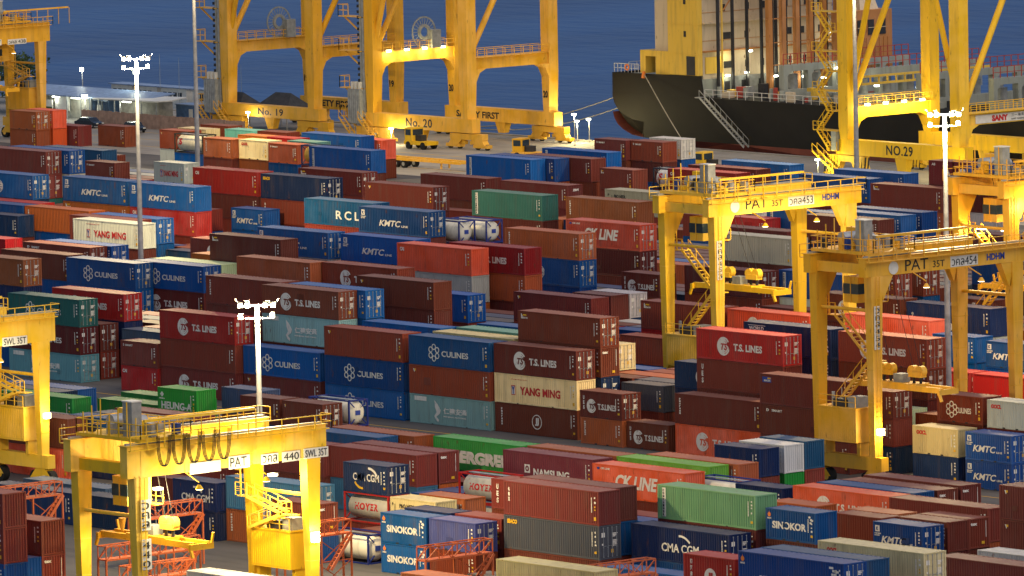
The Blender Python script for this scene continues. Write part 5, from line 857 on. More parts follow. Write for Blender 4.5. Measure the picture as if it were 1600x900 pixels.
for i in range(60): b.cyl((-420 + i * 12, QY + .55, -3), (-420 + i * 12, QY + .55, -.4), .45, 'rubber', 8)
structure(b.build('quay_wall'))
b = MB(); b.add([(-9000, QY + .4, -2.4), (9000, QY + .4, -2.4), (9000, 9000, -2.4), (-9000, 9000, -2.4)], [(0, 1, 2, 3)], water_mat()); structure(b.build('water'))
b = MB()                                         # painted lines on the apron and lanes
for y in (158, 165.5, 173): b.add([(-900, y, .009), (600, y, .009), (600, y + .2, .009), (-900, y + .2, .009)], [(0, 1, 2, 3)], 'decal_yellow')
for y in (-37.5, -49, -64.5): b.add([(-400, y, .005), (400, y, .005), (400, y + .18, .005), (-400, y + .18, .005)], [(0, 1, 2, 3)], 'decal_yellow')
structure(b.build('lane_markings'))
b = MB()
for y in (181.2, 182.7, 196.2, 197.7): b.box(-900, y, .005, 600, y + .1, .02, 'steel')
structure(b.build('crane_rails'))

def lamp_light(name, loc, power, col=(1, .70, .32), rad=.5, parent=None):
    l = bpy.data.lights.new(name, 'POINT'); l.energy = power; l.color = col; l.shadow_soft_size = rad
    o = bpy.data.objects.new(name, l); C.objects.link(o); o.location = loc
    if parent: o.parent = parent
    return o
def spot_light(name, loc, tgt, power, ang=150, col=(1, .70, .32), rad=.5, parent=None):
    l = bpy.data.lights.new(name, 'SPOT'); l.energy = power; l.color = col; l.shadow_soft_size = rad; l.spot_size = R(ang); l.spot_blend = .5
    o = bpy.data.objects.new(name, l); C.objects.link(o); o.location = loc
    o.rotation_euler = (Vector(loc) - Vector(tgt)).to_track_quat('Z', 'Y').to_euler()
    if parent: o.parent = parent
    return o

# ---------------------------------------------------------------- floodlight masts
RX = Vector((c_, s_, 0))                          # across the view: the cross-arms run this way
def mast(label, x, y, h, power, lit=True):
    t = thing('floodlight_mast', label, 'floodlight mast', (x, y, 0), 0, 'floodlight masts of the yard')
    b = MB(); b.cyl((0, 0, 0), (0, 0, h), .34, 'pole', 16, .19); b.build('pole', t)
    b = MB(); b.cyl((0, 0, 0), (0, 0, .5), .75, 'grey', 16); b.build('base', t)
    b = MB(); A = RX * 1.5; b.bar(-A + Vector((0, 0, h)), A + Vector((0, 0, h)), .12, 'steel'); b.bar(-A * .7 + Vector((0, 0, h - 1.1)), A * .7 + Vector((0, 0, h - 1.1)), .09, 'steel')
    for s in (-1, 1): b.bar(A * s + Vector((0, 0, h)), A * s * 1.22 + Vector((0, 0, h + .55)), .08, 'steel')
    b.build('crossarm', t)
    fd = Vector((s_, -c_, 0))                     # towards the viewer's side of the yard
    for k, (q, dz, sg) in enumerate(((-.95, .0, 1), (-.55, .0, 1), (.45, .0, 1), (.9, .0, 1), (-.95, -1.0, 1), (.85, -.9, 1), (-.6, .1, -1), (.6, .1, -1))):
        f = MB(); p = A * q + Vector((0, 0, h + dz)) + fd * .3 * sg
        f.prism([p + RX * a + Vector((0, 0, e)) for a, e in ((-.19, .19), (.19, .19), (.2, -.17), (-.2, -.17))], fd * -.22 * sg + Vector((0, 0, .1)), 'grey')
        o = f.build('floodlight', t)
        g = MB(); q2 = p + fd * .012 * sg
        vs = [q2 + RX * a + Vector((0, 0, e)) for a, e in ((-.17, .16), (.17, .16), (.18, -.15), (-.18, -.15))]
        g.prism(vs, fd * .03 * sg, 'lamp_warm' if k < 4 or k > 5 else 'lamp_soft'); g.build('lens', o)
    if power:
        lamp_light('mast_lamp', Vector((0, 0, h - .5)) + fd * 1.3, power * .6, (1, .77, .40), parent=t); lamp_light('mast_lamp', Vector((0, 0, h - .5)) - fd * 1.3, power * .4, (1, .77, .40), parent=t)
    return t
mast('floodlight mast with lit lamps against the river, left part of the yard', -83.9, 17.5, 28.4, MP)
mast('lit floodlight mast in front of the numbered 440 yard crane', 109.0, -122, 24.4, MP * .8)
mast('lit floodlight mast in front of the black ship and yellow quay crane', 75.3, -9.5, 31.4, MP)
mast('grey mast rising past the picture top between river and quay crane No. 19', -207.9, 125, 31.0, MP * .8)
mast('grey mast rising past the picture top before quay crane No. 29', -85.9, 130, 33.0, MP * .8)

# ---------------------------------------------------------------- rubber-tyred yard cranes
def rtg(label, X, Y, gz, mt, style, sp_y, sp_z, rear_kit=False, tr_y=2.2, trolley_far=False, sp_mat=None, lights=0):
    t = thing('yard_crane', label, 'gantry crane', (X, Y, 0), 0, 'gantry cranes straddling the container rows')
    S, Wd = 18.0, 7.4; gh = 1.7 if style == 'new' else 2.6; zt = gz + gh
    for i, (x, y) in enumerate(((0, 0), (-Wd, 0), (0, S), (-Wd, S))):
        b = MB(); b.taper((x, y, 2.9), (.36, .42), (x, y, gz), (.48, .72), mt)
        if style == 'new': b.taper((x, y + (.95 if y == 0 else -.95), gz - 2.2), (.3, .05), (x, y + (1.3 if y == 0 else -1.3), gz), (.42, .8), mt)
        lg = b.build('leg', t); b = MB()
        for z in range(5, int(gz) - 2, 3): w_ = .36 + .12 * (z - 2.9) / (gz - 2.9) + .012; d_ = .42 + .30 * (z - 2.9) / (gz - 2.9) + .012; b.box(x - w_, y - d_, z, x + w_, y + d_, z + .07, mt)
        b.build('weld_band', lg)
        if x == 0 and y == 0 or (x < 0 and y > 0):
            b = MB(); xl = x + (.62 if x == 0 else -.62)
            for dy in (-.22, .22): b.bar((xl, y + dy, 3), (xl, y + dy, gz), .05, mt)
            for k in range(int((gz - 3.2) / .4)): b.bar((xl, y - .22, 3.2 + k * .4), (xl, y + .22, 3.2 + k * .4), .035, mt)
            b.build('ladder', lg)
    for x in (0, -Wd):
        b = MB(); b.box(x - .46, -1.4, gz + .002, x + .46, S + 1.4, zt, mt); b.box(x - .62, -1.5, zt, x + .62, S + 1.5, zt + .06, mt); b.box(x - .12, -1.2, zt + .06, x + .12, S + 1.2, zt + .22, 'steel')
        for y in range(0, 19, 3): b.box(x + .46, y, gz + .1, x + .475, y + .05, zt - .08, mt)
        g = b.build('girder', t)
        b = MB(); xo = x + (.95 if x == 0 else -.95); b.box(min(x, xo) + (.62 if x == 0 else 0), -1.4, zt - .35, max(x, xo) - (0 if x == 0 else .62), S + 1.4, zt - .28, mt)
        b.rail((xo, -1.4, zt - .28), (xo, S + 1.6, zt - .28), mt, 1.15, 1.7, .07); b.rail((xo, S + 1.6, zt - .28), (x - .4 if x == 0 else x + .4, S + 1.6, zt - .28), mt, 1.15, .8, .07); b.build('walkway_rail', t)
    for y in (-.2, S + .2):
        b = MB(); b.box(-Wd + .46, y - .35, gz + .15, -.46, y + .35, gz + 1.1, mt); b.build('end_tie', t)
        b = MB(); yy = 0 if y < 1 else S; b.box(-Wd - 1.2, yy - .45, 1.7, 1.2, yy + .45, 2.95, mt); b.build('sill_beam', t)
        b = MB(); b.cyl((-Wd, yy, gz - 3.2), (0, yy, gz - 3.2), .16, mt, 10); b.build('brace_pipe', t)
        for x in (0, -Wd):
            b = MB(); b.prism([(x - 1.6, yy - .4, .75), (x + 1.6, yy - .4, .75), (x + .7, yy - .4, 1.7), (x - .7, yy - .4, 1.7)], (0, .8, 0), mt); bo = b.build('bogie', t)
            for dx in (-1, 1): w = MB(); w.cyl((x + dx, yy - .35, .75), (x + dx, yy + .35, .75), .75, 'rubber', 18); w.cyl((x + dx, yy - .37, .75), (x + dx, yy + .37, .75), .38, mt, 12); w.build('wheel', bo)
    # power house on the sill, its roof kit, the stair flights between two legs
    yy = S if rear_kit else 0; b = MB()
    hz = 4.2; b.box(-Wd + .9, yy - 1.15, hz, -1.4, yy + 1.15, hz + 3.1, mt)
    for i in range(18): b.box(-Wd + 1.1 + i * .27, yy - 1.19, hz + .2, -Wd + 1.2 + i * .27, yy - 1.15, hz + 2.9, mt)
    b.box(-Wd + .8, yy - 1.25, hz + 3.1, -1.3, yy + 1.25, hz + 3.2, mt); b.box(-Wd + .9, yy - .6, 2.95, -Wd + 1.3, yy + .6, hz, mt); b.box(-1.9, yy - .6, 2.95, -1.5, yy + .6, hz, mt); b.build('power_house', t)
    b = MB(); b.box(-Wd + 2.6, yy - .8, hz + 3.2, -Wd + 4.4, yy + .6, hz + 3.9, 'dark'); b.box(-2.9, yy - .7, hz + 3.2, -1.7, yy + .7, hz + 4.2, 'grey'); b.cyl((-Wd + 1.8, yy, hz + 3.2), (-Wd + 1.8, yy, hz + 4.4), .16, 'steel', 8); b.rail((-Wd + .9, yy - 1.2, hz + 3.2), (-1.4, yy - 1.2, hz + 3.2), mt, 1.05, 1.2, .06); b.build('engine_kit', t)
    b = MB(); za, zb_, zc = min(gz - 3.6, 15.6), (min(gz - 3.6, 15.6) + 7.4) / 2 + .2, 7.4
    w3 = (0, .9, 0); y0 = yy + .9 if not rear_kit else yy - 1.8
    b.stair((-Wd + 1.2, y0, za), (-1.6, y0, zb_), w3, mt); b.stair((-1.6, y0 + .0, zb_), (-Wd + 1.3, y0, zc), w3, mt)
    b.box(-1.8, y0, zb_ - .08, -.3, y0 + .9, zb_, mt); b.box(-Wd, y0, za - .08, -Wd + 1.5, y0 + 1.0, za, mt); b.rail((-Wd - .2, y0, za), (-Wd + 1.3, y0, za), mt, 1.1, .6, .06); b.rail((-1.6, y0, zb_), (-.3, y0, zb_), mt, 1.1, .6, .06)
    b.bar((-Wd, y0 + .4, za), (-Wd, y0 + .4, gz), .1, mt)
    for k in range(int((gz + 1 - za) / .35)): b.bar((-Wd - .3, y0 + .1, za + k * .35), (-Wd + .3, y0 + .1, za + k * .35), .04, mt)
    b.build('staircase', t)
    # trolley with hoist machinery, cab and head platform
    ty = (S - tr_y) if trolley_far else tr_y; z = zt + .22
    b = MB(); b.box(-Wd - .5, ty - 2.6, z, .5, ty + 2.6, z + .28, mt)
    for y in (ty - 2.6, ty + 2.6): b.rail((-Wd - .5, y, z + .28), (.5, y, z + .28), mt, 1.15, 1.25, .07)
    for x in (-Wd - .5, .5): b.rail((x, ty - 2.6, z + .28), (x, ty + 2.6, z + .28), mt, 1.15, 1.3, .07)
    tb = b.build('trolley', t); b = MB(); b.box(-2.4, ty - 2.1, z + .3, -1.2, ty - 1.1, z + 3.1, 'grey'); b.box(-2.45, ty - 2.15, z + 3.1, -1.15, ty - 1.05, z + 3.2, 'white'); b.build('switch_cabinet', tb)
    b = MB(); rg = random.Random(int(X * 7 + Y)); zz = z + .28
    for k in range(26):
        x = rg.uniform(-Wd, -.3); y = ty + rg.uniform(-2.2, 2.2); w_, d_, h_ = rg.uniform(.3, .9), rg.uniform(.3, .8), rg.uniform(.3, 1.3); b = MB(); b.box(x, y, zz + .003 * k, x + w_, y + d_, zz + h_, rg.choice([mt, 'grey', 'dark', 'blue_drum', mt, 'steel'])); b.build(rg.choice(['gearbox', 'motor', 'control_box']), tb)
    for x in (-5.6, -3.4): b = MB(); b.cyl((x, ty - .9, zz + .9), (x, ty + .9, zz + .9), .55, 'steel', 16); b.build('hoist_drum', tb); b = MB(); b.cyl((x - .8, ty + 1.2, zz + .7), (x + .3, ty + 1.2, zz + .7), .34, 'blue_drum', 12); b.build('motor', tb)
    b = MB(); b.box(-Wd + .2, ty + 1.2, zz, -Wd + 1.6, ty + 2.1, zz + 1.7, mt); b.build('control_box', tb)
    for k in range(7): b = MB(); xk = -Wd + .3 + k * 1.15; b.bar((xk, ty - 2.5, zz), (xk, ty - 2.5, zz + 1.7 + (k % 3) * .6), .08, mt); b.build('conduit_post', tb)
    b = MB(); b.bar((.75, ty - 2.4, zz + 1.5), (.75, ty + 9 if not trolley_far else ty - 9, zz + 1.5), .22, mt)
    n = 6
    for k in range(n + 1): yk = ty - 2.2 + k * 1.9 * (1 if not trolley_far else -1); b.bar((.75, yk, zt - .28), (.75, yk, zz + 1.45), .07, mt)
    b.build('festoon_track', tb)
    b = MB(); cx = -4.7; b.box(cx, ty - 1.5, gz - 2.7, cx + 1.9, ty + 1.0, gz - .3, mt); b.box(cx - .06, ty - 1.56, gz - 1.9, cx + 1.96, ty - .2, gz - .95, 'glass'); b.box(cx + .9, ty - 1.58, gz - 2.7, cx + 1.0, ty - 1.5, gz - .3, mt); b.box(cx - .5, ty + 1.0, gz - 2.8, cx + 2.4, ty + 1.8, gz - 2.72, mt); b.rail((cx - .5, ty + 1.8, gz - 2.72), (cx + 2.4, ty + 1.8, gz - 2.72), mt, 1.1, .9, .06)
    for dx in (.2, 1.7): b.box(cx + dx, ty + .4, gz - .3, cx + dx + .12, ty + .52, z, mt)
    b.build('operator_cab', tb)
    # spreader hanging from its ropes
    s = MB(); L2 = 6.05; sx = -Wd / 2; sm = sp_mat or mt
    for y in (sp_y - .75, sp_y + .75): s.box(sx - L2, y - .18, sp_z, sx + L2, y + .18, sp_z + .5, sm)
    s.box(sx - 2.6, sp_y - .95, sp_z + .004, sx + 2.6, sp_y + .95, sp_z + .62, sm)
    for x in (sx - L2, sx + L2): s.box(x - .15, sp_y - 1.22, sp_z - .12, x + .15, sp_y + 1.22, sp_z + .38, sm); s.bar((x, sp_y - 1.1, sp_z), (x + (.3 if x > sx else -.3), sp_y - 1.1, sp_z - .7), .22, sm); s.bar((x, sp_y + 1.1, sp_z + .3), (x + (.25 if x > sx else -.25), sp_y + 1.1, sp_z + 1.2), .16, sm)
    so = s.build('spreader', t)
    for x in (sx - 2.0, sx + 2.0):
        s = MB()
        for dx in (-.5, .5): s.cyl((x + dx, sp_y - .3, sp_z + 1.75), (x + dx, sp_y + .3, sp_z + 1.75), .52, sm, 16)
        s.box(x - .8, sp_y - .4, sp_z + 1.2, x + .8, sp_y + .4, sp_z + 1.7, sm)
        for dx in (-.45, .45): s.cyl((x + dx, sp_y, sp_z + .6), (x + dx, sp_y, sp_z + 1.2), .14, 'dark', 8)
        s.build('sheave_block', so)
    s = MB()
    s.box(sx - .7, sp_y - .5, sp_z + .62, sx + .5, sp_y + .5, sp_z + 1.4, 'grey'); s.build('hydraulic_unit', so); s = MB(); s.cyl((sx - 4.2, sp_y, sp_z + .5), (sx - 4.2, sp_y, sp_z + 1.6), .1, sm, 8, .32); s.build('cable_basket', so)
    s = MB()
    for x in (sx - 2.5, sx - 1.5, sx + 1.5, sx + 2.5): s.bar((x, sp_y, sp_z + 2.1), (x, ty + (sp_y - ty) * .3, z), .035, 'dark')
    s.build('hoist_rope', so)
    b = MB(); lz = gz - .25
    for y in (4.5, 11.5):
        b = MB(); b.bar((.4, y, gz + .1), (2.3, y, lz - .4), .08, mt); b.cyl((2.3, y, lz - .95), (2.3, y, lz - .6), .34, mt, 10, .12); wl = b.build('added_arm_light', t)  # arms are added, holding lamps out to light the girder and leg faces
        b = MB(); b.cyl((2.3, y, lz - .99), (2.3, y, lz - .955), .28, 'lamp_soft', 10); b.build('lens', wl)
        if lights: lamp_light('crane_lamp', (2.3, y, lz - 1.3), lights, (1, .84, .42), .3, t)
    return t
def sign(parent, name, fn): b = MB(); fn(b); return b.build(name, parent)
def plate(b, txt, y, z, w, h, x=.49, mt='black_letter', plate_=True, bold=.0):
    if plate_: b.box(x, y - .15, z - .12, x + .03, y + w + .15, z + h + .12, 'white'); x += .03
    put_text(b, txt, x + .015, y, z, w, h, mt, bold, face='+x')
def vplate(b, txt, y, z0, h, w, x=.52, f=None):
    b.box(x, y - .12, z0 - .1, x + .03, y + w + .12, z0 + h + .1, 'white'); n = len(txt); ch = h / n
    for i, c in enumerate(txt): put_text(b, c, x + .045, y + .02, z0 + h - (i + 1) * ch + ch * .1, w - .04, ch * .75, 'black_letter', .0, face='+x')
def pat_sign(t, num):
    def f(b):
        b.cyl((.48, 2.1, 20.25), (.51, 2.1, 20.25), .6, 'white', 20)
    sign(t, 'emblem_disc', f); sign(t, 'girder_lettering', lambda b: plate(b, 'PAT', 3.6, 19.85, 2.9, 1.0, .46, plate_=False)); sign(t, 'girder_lettering', lambda b: plate(b, '35T', 7.1, 19.9, 1.5, .62, .46, plate_=False))
    sign(t, 'number_plate', lambda b: plate(b, num, 9.5, 19.85, 3.2, .75, .46)); sign(t, 'girder_lettering', lambda b: plate(b, 'HDHM', 14.0, 20.0, 2.3, .62, .46, 'blue_letter', False, .04))
r = rtg('yellow gantry crane numbered 453 standing behind the red globe-emblem container', 39.7, -7, 19.4, 'yellow', 'new', 6.5, 11.3, lights=700); pat_sign(r, 'วคล453'); sign(r, 'leg_sign', lambda b: vplate(b, 'วคล453', -.35, 13.2, 3.7, .55))
lamp_light('crane_lamp', (39.7 - 4.5, -7 + 1.5, 17.0), 900, (1, .85, .3), .4)
r = rtg('amber yellow gantry crane numbered 454 with grey power house, at right', 97.4, -40, 19.6, 'amber', 'new', 7.0, 8.4); pat_sign(r, 'วคล454'); sign(r, 'leg_sign', lambda b: vplate(b, 'วคล454', -.35, 13.0, 3.8, .55))
b = MB(); b.box(.5, -.3, 5.0, .9, .3, 5.6, 'lamp_soft'); b.build('leg_lamp', r); lamp_light('crane_lamp', (1.6, -.2, 5.2), 700, (1, .75, .35), .3, r)
r = rtg('bright yellow gantry crane numbered 440 with cable loops, front left', 125.3, -148, 13.6, 'yellow', 'old', 4.5, 7.6, True, 2.6, sp_mat=M['amber'], lights=1900); [sign(r, 'number_plate', f) for f in (lambda b: plate(b, 'PAT.', 9.2, 13.55, 1.9, .8), lambda b: plate(b, 'วคล', 12.6, 13.6, 1.5, .6), lambda b: plate(b, '440', 14.8, 13.6, 1.6, .6), lambda b: plate(b, 'SWL 35T', 17.1, 13.65, 2.3, .6), lambda b: b.box(.49, 5.0, 13.4, .53, 8.2, 14.3, 'white'))]
sign(r, 'leg_sign', lambda b: vplate(b, 'วคล', -.1, 9.4, 2.3, .8)); sign(r, 'leg_sign', lambda b: vplate(b, '440', -.1, 6.2, 2.3, .8))
b = MB()
for k in range(5):
    y0 = 1.3 + k * 1.55
    for q in (0, .09, .18):
        pts = [(.95 + q, y0 + q * .6 + 1.2 * (1 - math.cos(math.pi * i / 8)) / 2, 16.9 - 2.5 * math.sin(math.pi * i / 8) ** .7) for i in range(9)]
        for a, e in zip(pts, pts[1:]): b.cyl(a, e, .036, 'rubber', 6, cap=False)
b.build('cable_loops', r)
b = MB(); b.box(.4, 17.6, 6.6, .8, 18.2, 7.4, 'lamp_soft'); b.build('leg_lamp', r); lamp_light('crane_lamp', (1.4, 18, 7.2), 900, (1, .8, .4), .3, r)
for q in ((-1.2, 3.0, 12.2), (-1.2, 15.0, 12.2)): b = MB(); b.box(q[0] - .3, q[1] - .3, q[2], q[0] + .3, q[1] + .3, q[2] + .2, 'lamp_soft'); b.build('work_lamp', r); lamp_light('crane_lamp', (q[0], q[1], q[2] - .4), 2600, (1, .82, .42), .3, r)
r = rtg('yellow gantry crane partly cut by the left picture edge', 36.0, -107, 13.6, 'yellow', 'old', 6, 9, True, 4.0, lights=700)
sign(r, 'number_plate', lambda b: plate(b, 'SWL 35T', 13.3, 13.65, 2.6, .6)); b = MB(); b.box(.5, 17.7, 6.4, .9, 18.3, 6.9, 'lamp_soft'); b.build('leg_lamp', r); lamp_light('crane_lamp', (1.5, 17.6, 7), 400, (1, .8, .4), .3, r)
r = rtg('dull yellow gantry crane by the river bank, top left corner', -281.7, 138, 14.0, 'amber', 'old', 11, 7.5, True, 13.5); sign(r, 'number_plate', lambda b: plate(b, 'PAT', 9.0, 14.0, 1.6, .6)); sign(r, 'number_plate', lambda b: plate(b, 'วคล 438', 12.0, 14.0, 3.0, .5))
lamp_light('crane_lamp', (-283, 139, 5), 250, (1, .8, .4), .3)
r = rtg('orange-lit gantry crane cut by the right picture edge behind crane 454', 50.3, 23.5, 19.6, 'amber', 'new', 6, 9.5); pat_sign(r, 'วคล455')
for q in (-5.6, -2.0): b = MB(); b.box(q - .5, 1.0, 16.0, q + .5, 1.5, 16.12, 'lamp_soft'); b.build('work_lamp', r); lamp_light('crane_lamp', (q, 1.2, 15.8), 900, (1, .68, .3), .3, r)
lamp_light('crane_lamp', (1.8, 1.5, 18.5), 800, (1, .68, .3), .3, r)

# ---------------------------------------------------------------- quay cranes
def sts(label, X, span, num, mt, tz, sz, lift, safety, tie_lights, bright):
    t = thing('quay_crane', label, 'quay crane', (X, 182, 0), 0, 'ship-to-shore cranes on the quay'); G = 15.0; top = 36
    for x, y, nm in ((0, 0, ''), (span, 0, ''), (0, G, ''), (span, G, num)):
        b = MB(); q = .9 if y == 0 else .85; b.taper((x, y, sz[1]), (q * .72, .78), (x, y, tz[0] - 1), (q, .85), mt); b.taper((x, y, tz[0] - 1), (q, .85), (x, y, top), (q, .85), mt)
        sgn = 1 if y == 0 else -1
        b.prism([(x - q + .05, y + sgn * .8, tz[0] + .02), (x - q + .05, y + sgn * 2.6, tz[0] + .02), (x - q + .05, y + sgn * 1.5, tz[0] - .5), (x - q + .05, y + sgn * .84, tz[0] - 1.8)], (2 * q - .1, 0, 0), mt)
        lg = b.build('leg', t)
        if num and y == G: b = MB(); put_text(b, num, x - .55, y - .83, 6.2, 1.0, 1.0, 'black_letter', .04); b.build('leg_number', lg)
    for y in (0, G):
        b = MB(); b.box(-1.6, y - .75, sz[0], span + 1.6, y + .75, sz[1], mt)
        so = b.build('sill_beam', t); b = MB()
        if y == 0: put_text(b, 'No. ' + num if num != '29' else 'NO.29', span * .38, y - .76, sz[0] + .35, 5.6 if num != '29' else 5.0, sz[1] - sz[0] - .7, 'black_letter', .02, spacing=1.1); b.build('sill_lettering', so)
        elif safety: put_text(b, 'SAFETY FIRST', .9, y - .76, sz[0] + .4, 9.2, .95, 'black_letter', .03); b.build('sill_lettering', so)
        for x in (0, span):
            b = MB(); z1 = sz[0]; b.box(x - 3.4, y - .55, z1 - .95, x + 3.4, y + .55, z1 - .12, mt)
            for s in (-1, 1):
                b.prism([(x + s * 1.0, y - .5, z1 - .95), (x + s * 3.3, y - .5, z1 - .95), (x + s * 3.9, y - .5, .55), (x + s * 1.9, y - .5, .55)], (0, 1.0, 0), mt); b.bar((x + s * .5, y, .9), (x + s * 1.9, y, 1.2), .5, mt)
                b.box(x + s * 2.9 - 1.5, y - .45, .3, x + s * 2.9 + 1.5, y + .45, .75, mt)
                if num == '29':
                    for k in range(5): b.bar((x + s * 2.9 - 1.3 + k * .6, y - .47, .32), (x + s * 2.9 - .9 + k * .6, y - .47, sz[0] - .2), .28, 'dark', .02)
            bo = b.build('bogie', t)
            for s in (-3.9, -1.9, 1.9, 3.9): w = MB(); w.cyl((x + s, y - .2, .42), (x + s, y + .2, .42), .4, 'dark', 14); w.build('wheel', bo)
        b = MB(); b.taper((span * .5, y, .8), (.6, .45), (span * .5, y, sz[0]), (1.1, .6), mt); b.build('drive_post', t)
    for x in (0, span):
        b = MB(); b.box(x - .55, .85, tz[0], x + .55, G - .85, tz[1], mt); b.build('portal_beam', t)
        b = MB(); b.box(x - 1.2, .85, tz[1], x + 1.2, G - .85, tz[1] + .06, mt)
        for q in (-1.2, 1.2): b.rail((x + q, .85, tz[1] + .06), (x + q, G - .85, tz[1] + .06), mt, 1.1, 1.5, .07)
        b.build('walkway_rail', t)
        b = MB(); b.cyl((x, .9, tz[1] + 1.2), (x, G - 1, top - 1), .42, mt, 14); b.build('diagonal_brace', t)
    b = MB(); b.cyl((span + .9, 0, tz[1] + .4), (span + 9.5, 0, tz[1] + 11.5), .42, mt, 14) if False else None
    b = MB()
    for x in (0, span): b.box(x - .8, -6, top, x + .8, G + 1, top + 2, mt)
    b.box(-.8, -.8, top - 2, span + .8, .8, top - .2, mt); b.box(-.8, G - .8, top - 2, span + .8, G + .8, top - .2, mt); b.build('top_frame', t)
    b = MB()
    for x in (span / 2 - 3, span / 2 + 3): b.box(x - .7, -18, top + 2, x + .7, G + 42, top + 4.2, mt)
    b.build('boom', t)
    b = MB()                                         # braces in the long side, leaning out of the near right legs
    b.cyl((span - .2, .1, tz[1] + .8), (span / 2 + 3.2, .1, top - 1.5), .4, mt, 12); b.cyl((.2, .1, tz[1] + .8), (span / 2 - 3.2, .1, top - 1.5), .4, mt, 12); b.build('diagonal_brace', t)
    if lift:
        b = MB(); b.cyl((-1.9, -.6, 2.2), (-1.9, -.6, top), .22, 'grey', 10); b.box(-1.35, -.9, 3.0, -.95, -.3, top, 'steel')
        for k in range(40): b.box(-2.3, -.95, 6 + k * .8, -2.1, -.7, 6.4 + k * .8, 'dark')
        b.build('lift_mast', t); b = MB()
        b.box(-4.0, -1.5, 2.6, -1.4, .9, 7.4, 'grey')
        for k in range(6): b.box(-3.9 + k * .42, -1.54, 2.7, -3.7 + k * .42, -1.5, 7.3, 'steel')
        for k in range(3): b.box(-3.6 + k * .8, -1.2, 7.4, -3.3 + k * .8, -.2, 8.4, 'white')
        b.build('lift_house', t); b = MB()
        for k, z in enumerate((3.4, 7.4, 12.6, 17.4, 22.5)): b.box(-6.4, -.9, z, -.9, .9, z + .12, mt); b.rail((-6.4, -.9, z + .1), (-4.2, -.9, z + .1), mt, 1.6, 1.0, .08); b.rail((-6.4, -.9, z + .1), (-6.4, .9, z + .1), mt, 1.6, .9, .08); b.bar((-6.2, 0, z), (-3, 0, z - 1.9), .18, mt)
        b.stair((-5.6, -1.9, 3.4), (-3.2, -1.9, 1.2), (0, .9, 0), mt); b.stair((-1.4, -1.9, 3.4), (2.0, -1.9, .2), (0, .9, 0), mt); b.build('landing_stair', t)
    else:
        b = MB(); zs = [3.6, 6.2, 8.8, 11.4, 14.0, 16.6, 19.2, 21.8]
        for k, z in enumerate(zs):
            b.box(-5.4, -1.2, z, -.9, .6, z + .1, mt) if k % 2 else b.box(-2.8, -1.2, z, -.9, .6, z + .1, mt)
            if k % 2: b.rail((-5.4, -1.2, z + .1), (-3.4, -1.2, z + .1), mt, 1.1, .8, .07)
            else: b.rail((-2.8, -1.2, z + .1), (-.9, -1.2, z + .1), mt, 1.1, .8, .07)
        for k in range(len(zs) - 1):
            a, e = ((-2.4, zs[k]), (-4.8, zs[k + 1])) if k % 2 == 0 else ((-4.8, zs[k]), (-2.4, zs[k + 1]))
            b.stair((a[0], -1.1, a[1]), (e[0], -1.1, e[1]), (0, .8, 0), mt)
        b.stair((-4.6, -2.2, 3.6), (.6, -2.2, .2), (0, .9, 0), mt); b.build('landing_stair', t); b = MB(); b.box(-1.9, -1.3, 3.7, -1.0, -.5, 6.2, 'grey'); b.build('lift_house', t)
    if lift:                                         # cable drum on the portal beam
        b = MB(); cz = tz[1] + 2.3; b.ring((.3, 9.0, cz), 2.0, 2.2, (1, 0, 0), 'grey', 28, .12); b.ring((.3, 9.0, cz), .7, 1.1, (1, 0, 0), 'grey', 20, .3)
        for k in range(22): a = 2 * math.pi * k / 22; b.bar((.36, 9 + math.cos(a) * .8, cz + math.sin(a) * .8), (.36, 9 + math.cos(a) * 2.1, cz + math.sin(a) * 2.1), .06, 'grey')
        b.box(.5, 9.6, tz[1] + .06, 1.5, 11.2, tz[1] + 2.6, 'grey'); b.build('cable_reel', t)
    for k in range(tie_lights):
        yy = 2.2 + k * 3.3; xx = .6 if num != '29' else 1.3; b = MB(); zz = (tz[1] + .1) if num == '29' else (tz[1] - .1)
        b.box(xx, yy - .35, zz, xx + .3, yy + .35, zz + .28, 'lamp_soft'); b.build('beam_lamp', t)
        lamp_light('beam_lamp_light', (xx + .9, yy, zz - .35), bright, (1, .86, .38), .25, t)
    return t
sts('quay crane No. 19 with grey lift house, left of its twin', -271.6, 19.1, '19', 'amber', (11.2, 12.8), (2.4, 4.1), True, True, 0, 0)
sts('quay crane No. 20 with four lit lamps on its portal beam', -239.5, 20.2, '20', 'amber', (11.0, 12.6), (2.3, 4.2), True, True, 4, 160)
k29 = sts('bright yellow quay crane No. 29 standing before the black ship', -142.9, 21.1, '29', 'yellow', (7.9, 9.4), (3.2, 5.2), False, False, 4, 320)
b = MB(); b.box(21.72, 2.2, 8.05, 21.76, 12.5, 9.15, 'white'); b.build('maker_board', k29)
b = MB(); put_text(b, 'SANY', 21.78, 5.1, 8.2, 2.9, .8, 'red_letter', .06, face='+x'); put_text(b, '三一海洋重工', 21.78, 8.6, 8.6, 3.4, .42, 'black_letter', .0, face='+x'); put_text(b, 'SANY MARINE HEAVY', 21.78, 8.6, 8.2, 3.6, .22, 'black_letter', .0, face='+x'); b.build('maker_lettering', k29)
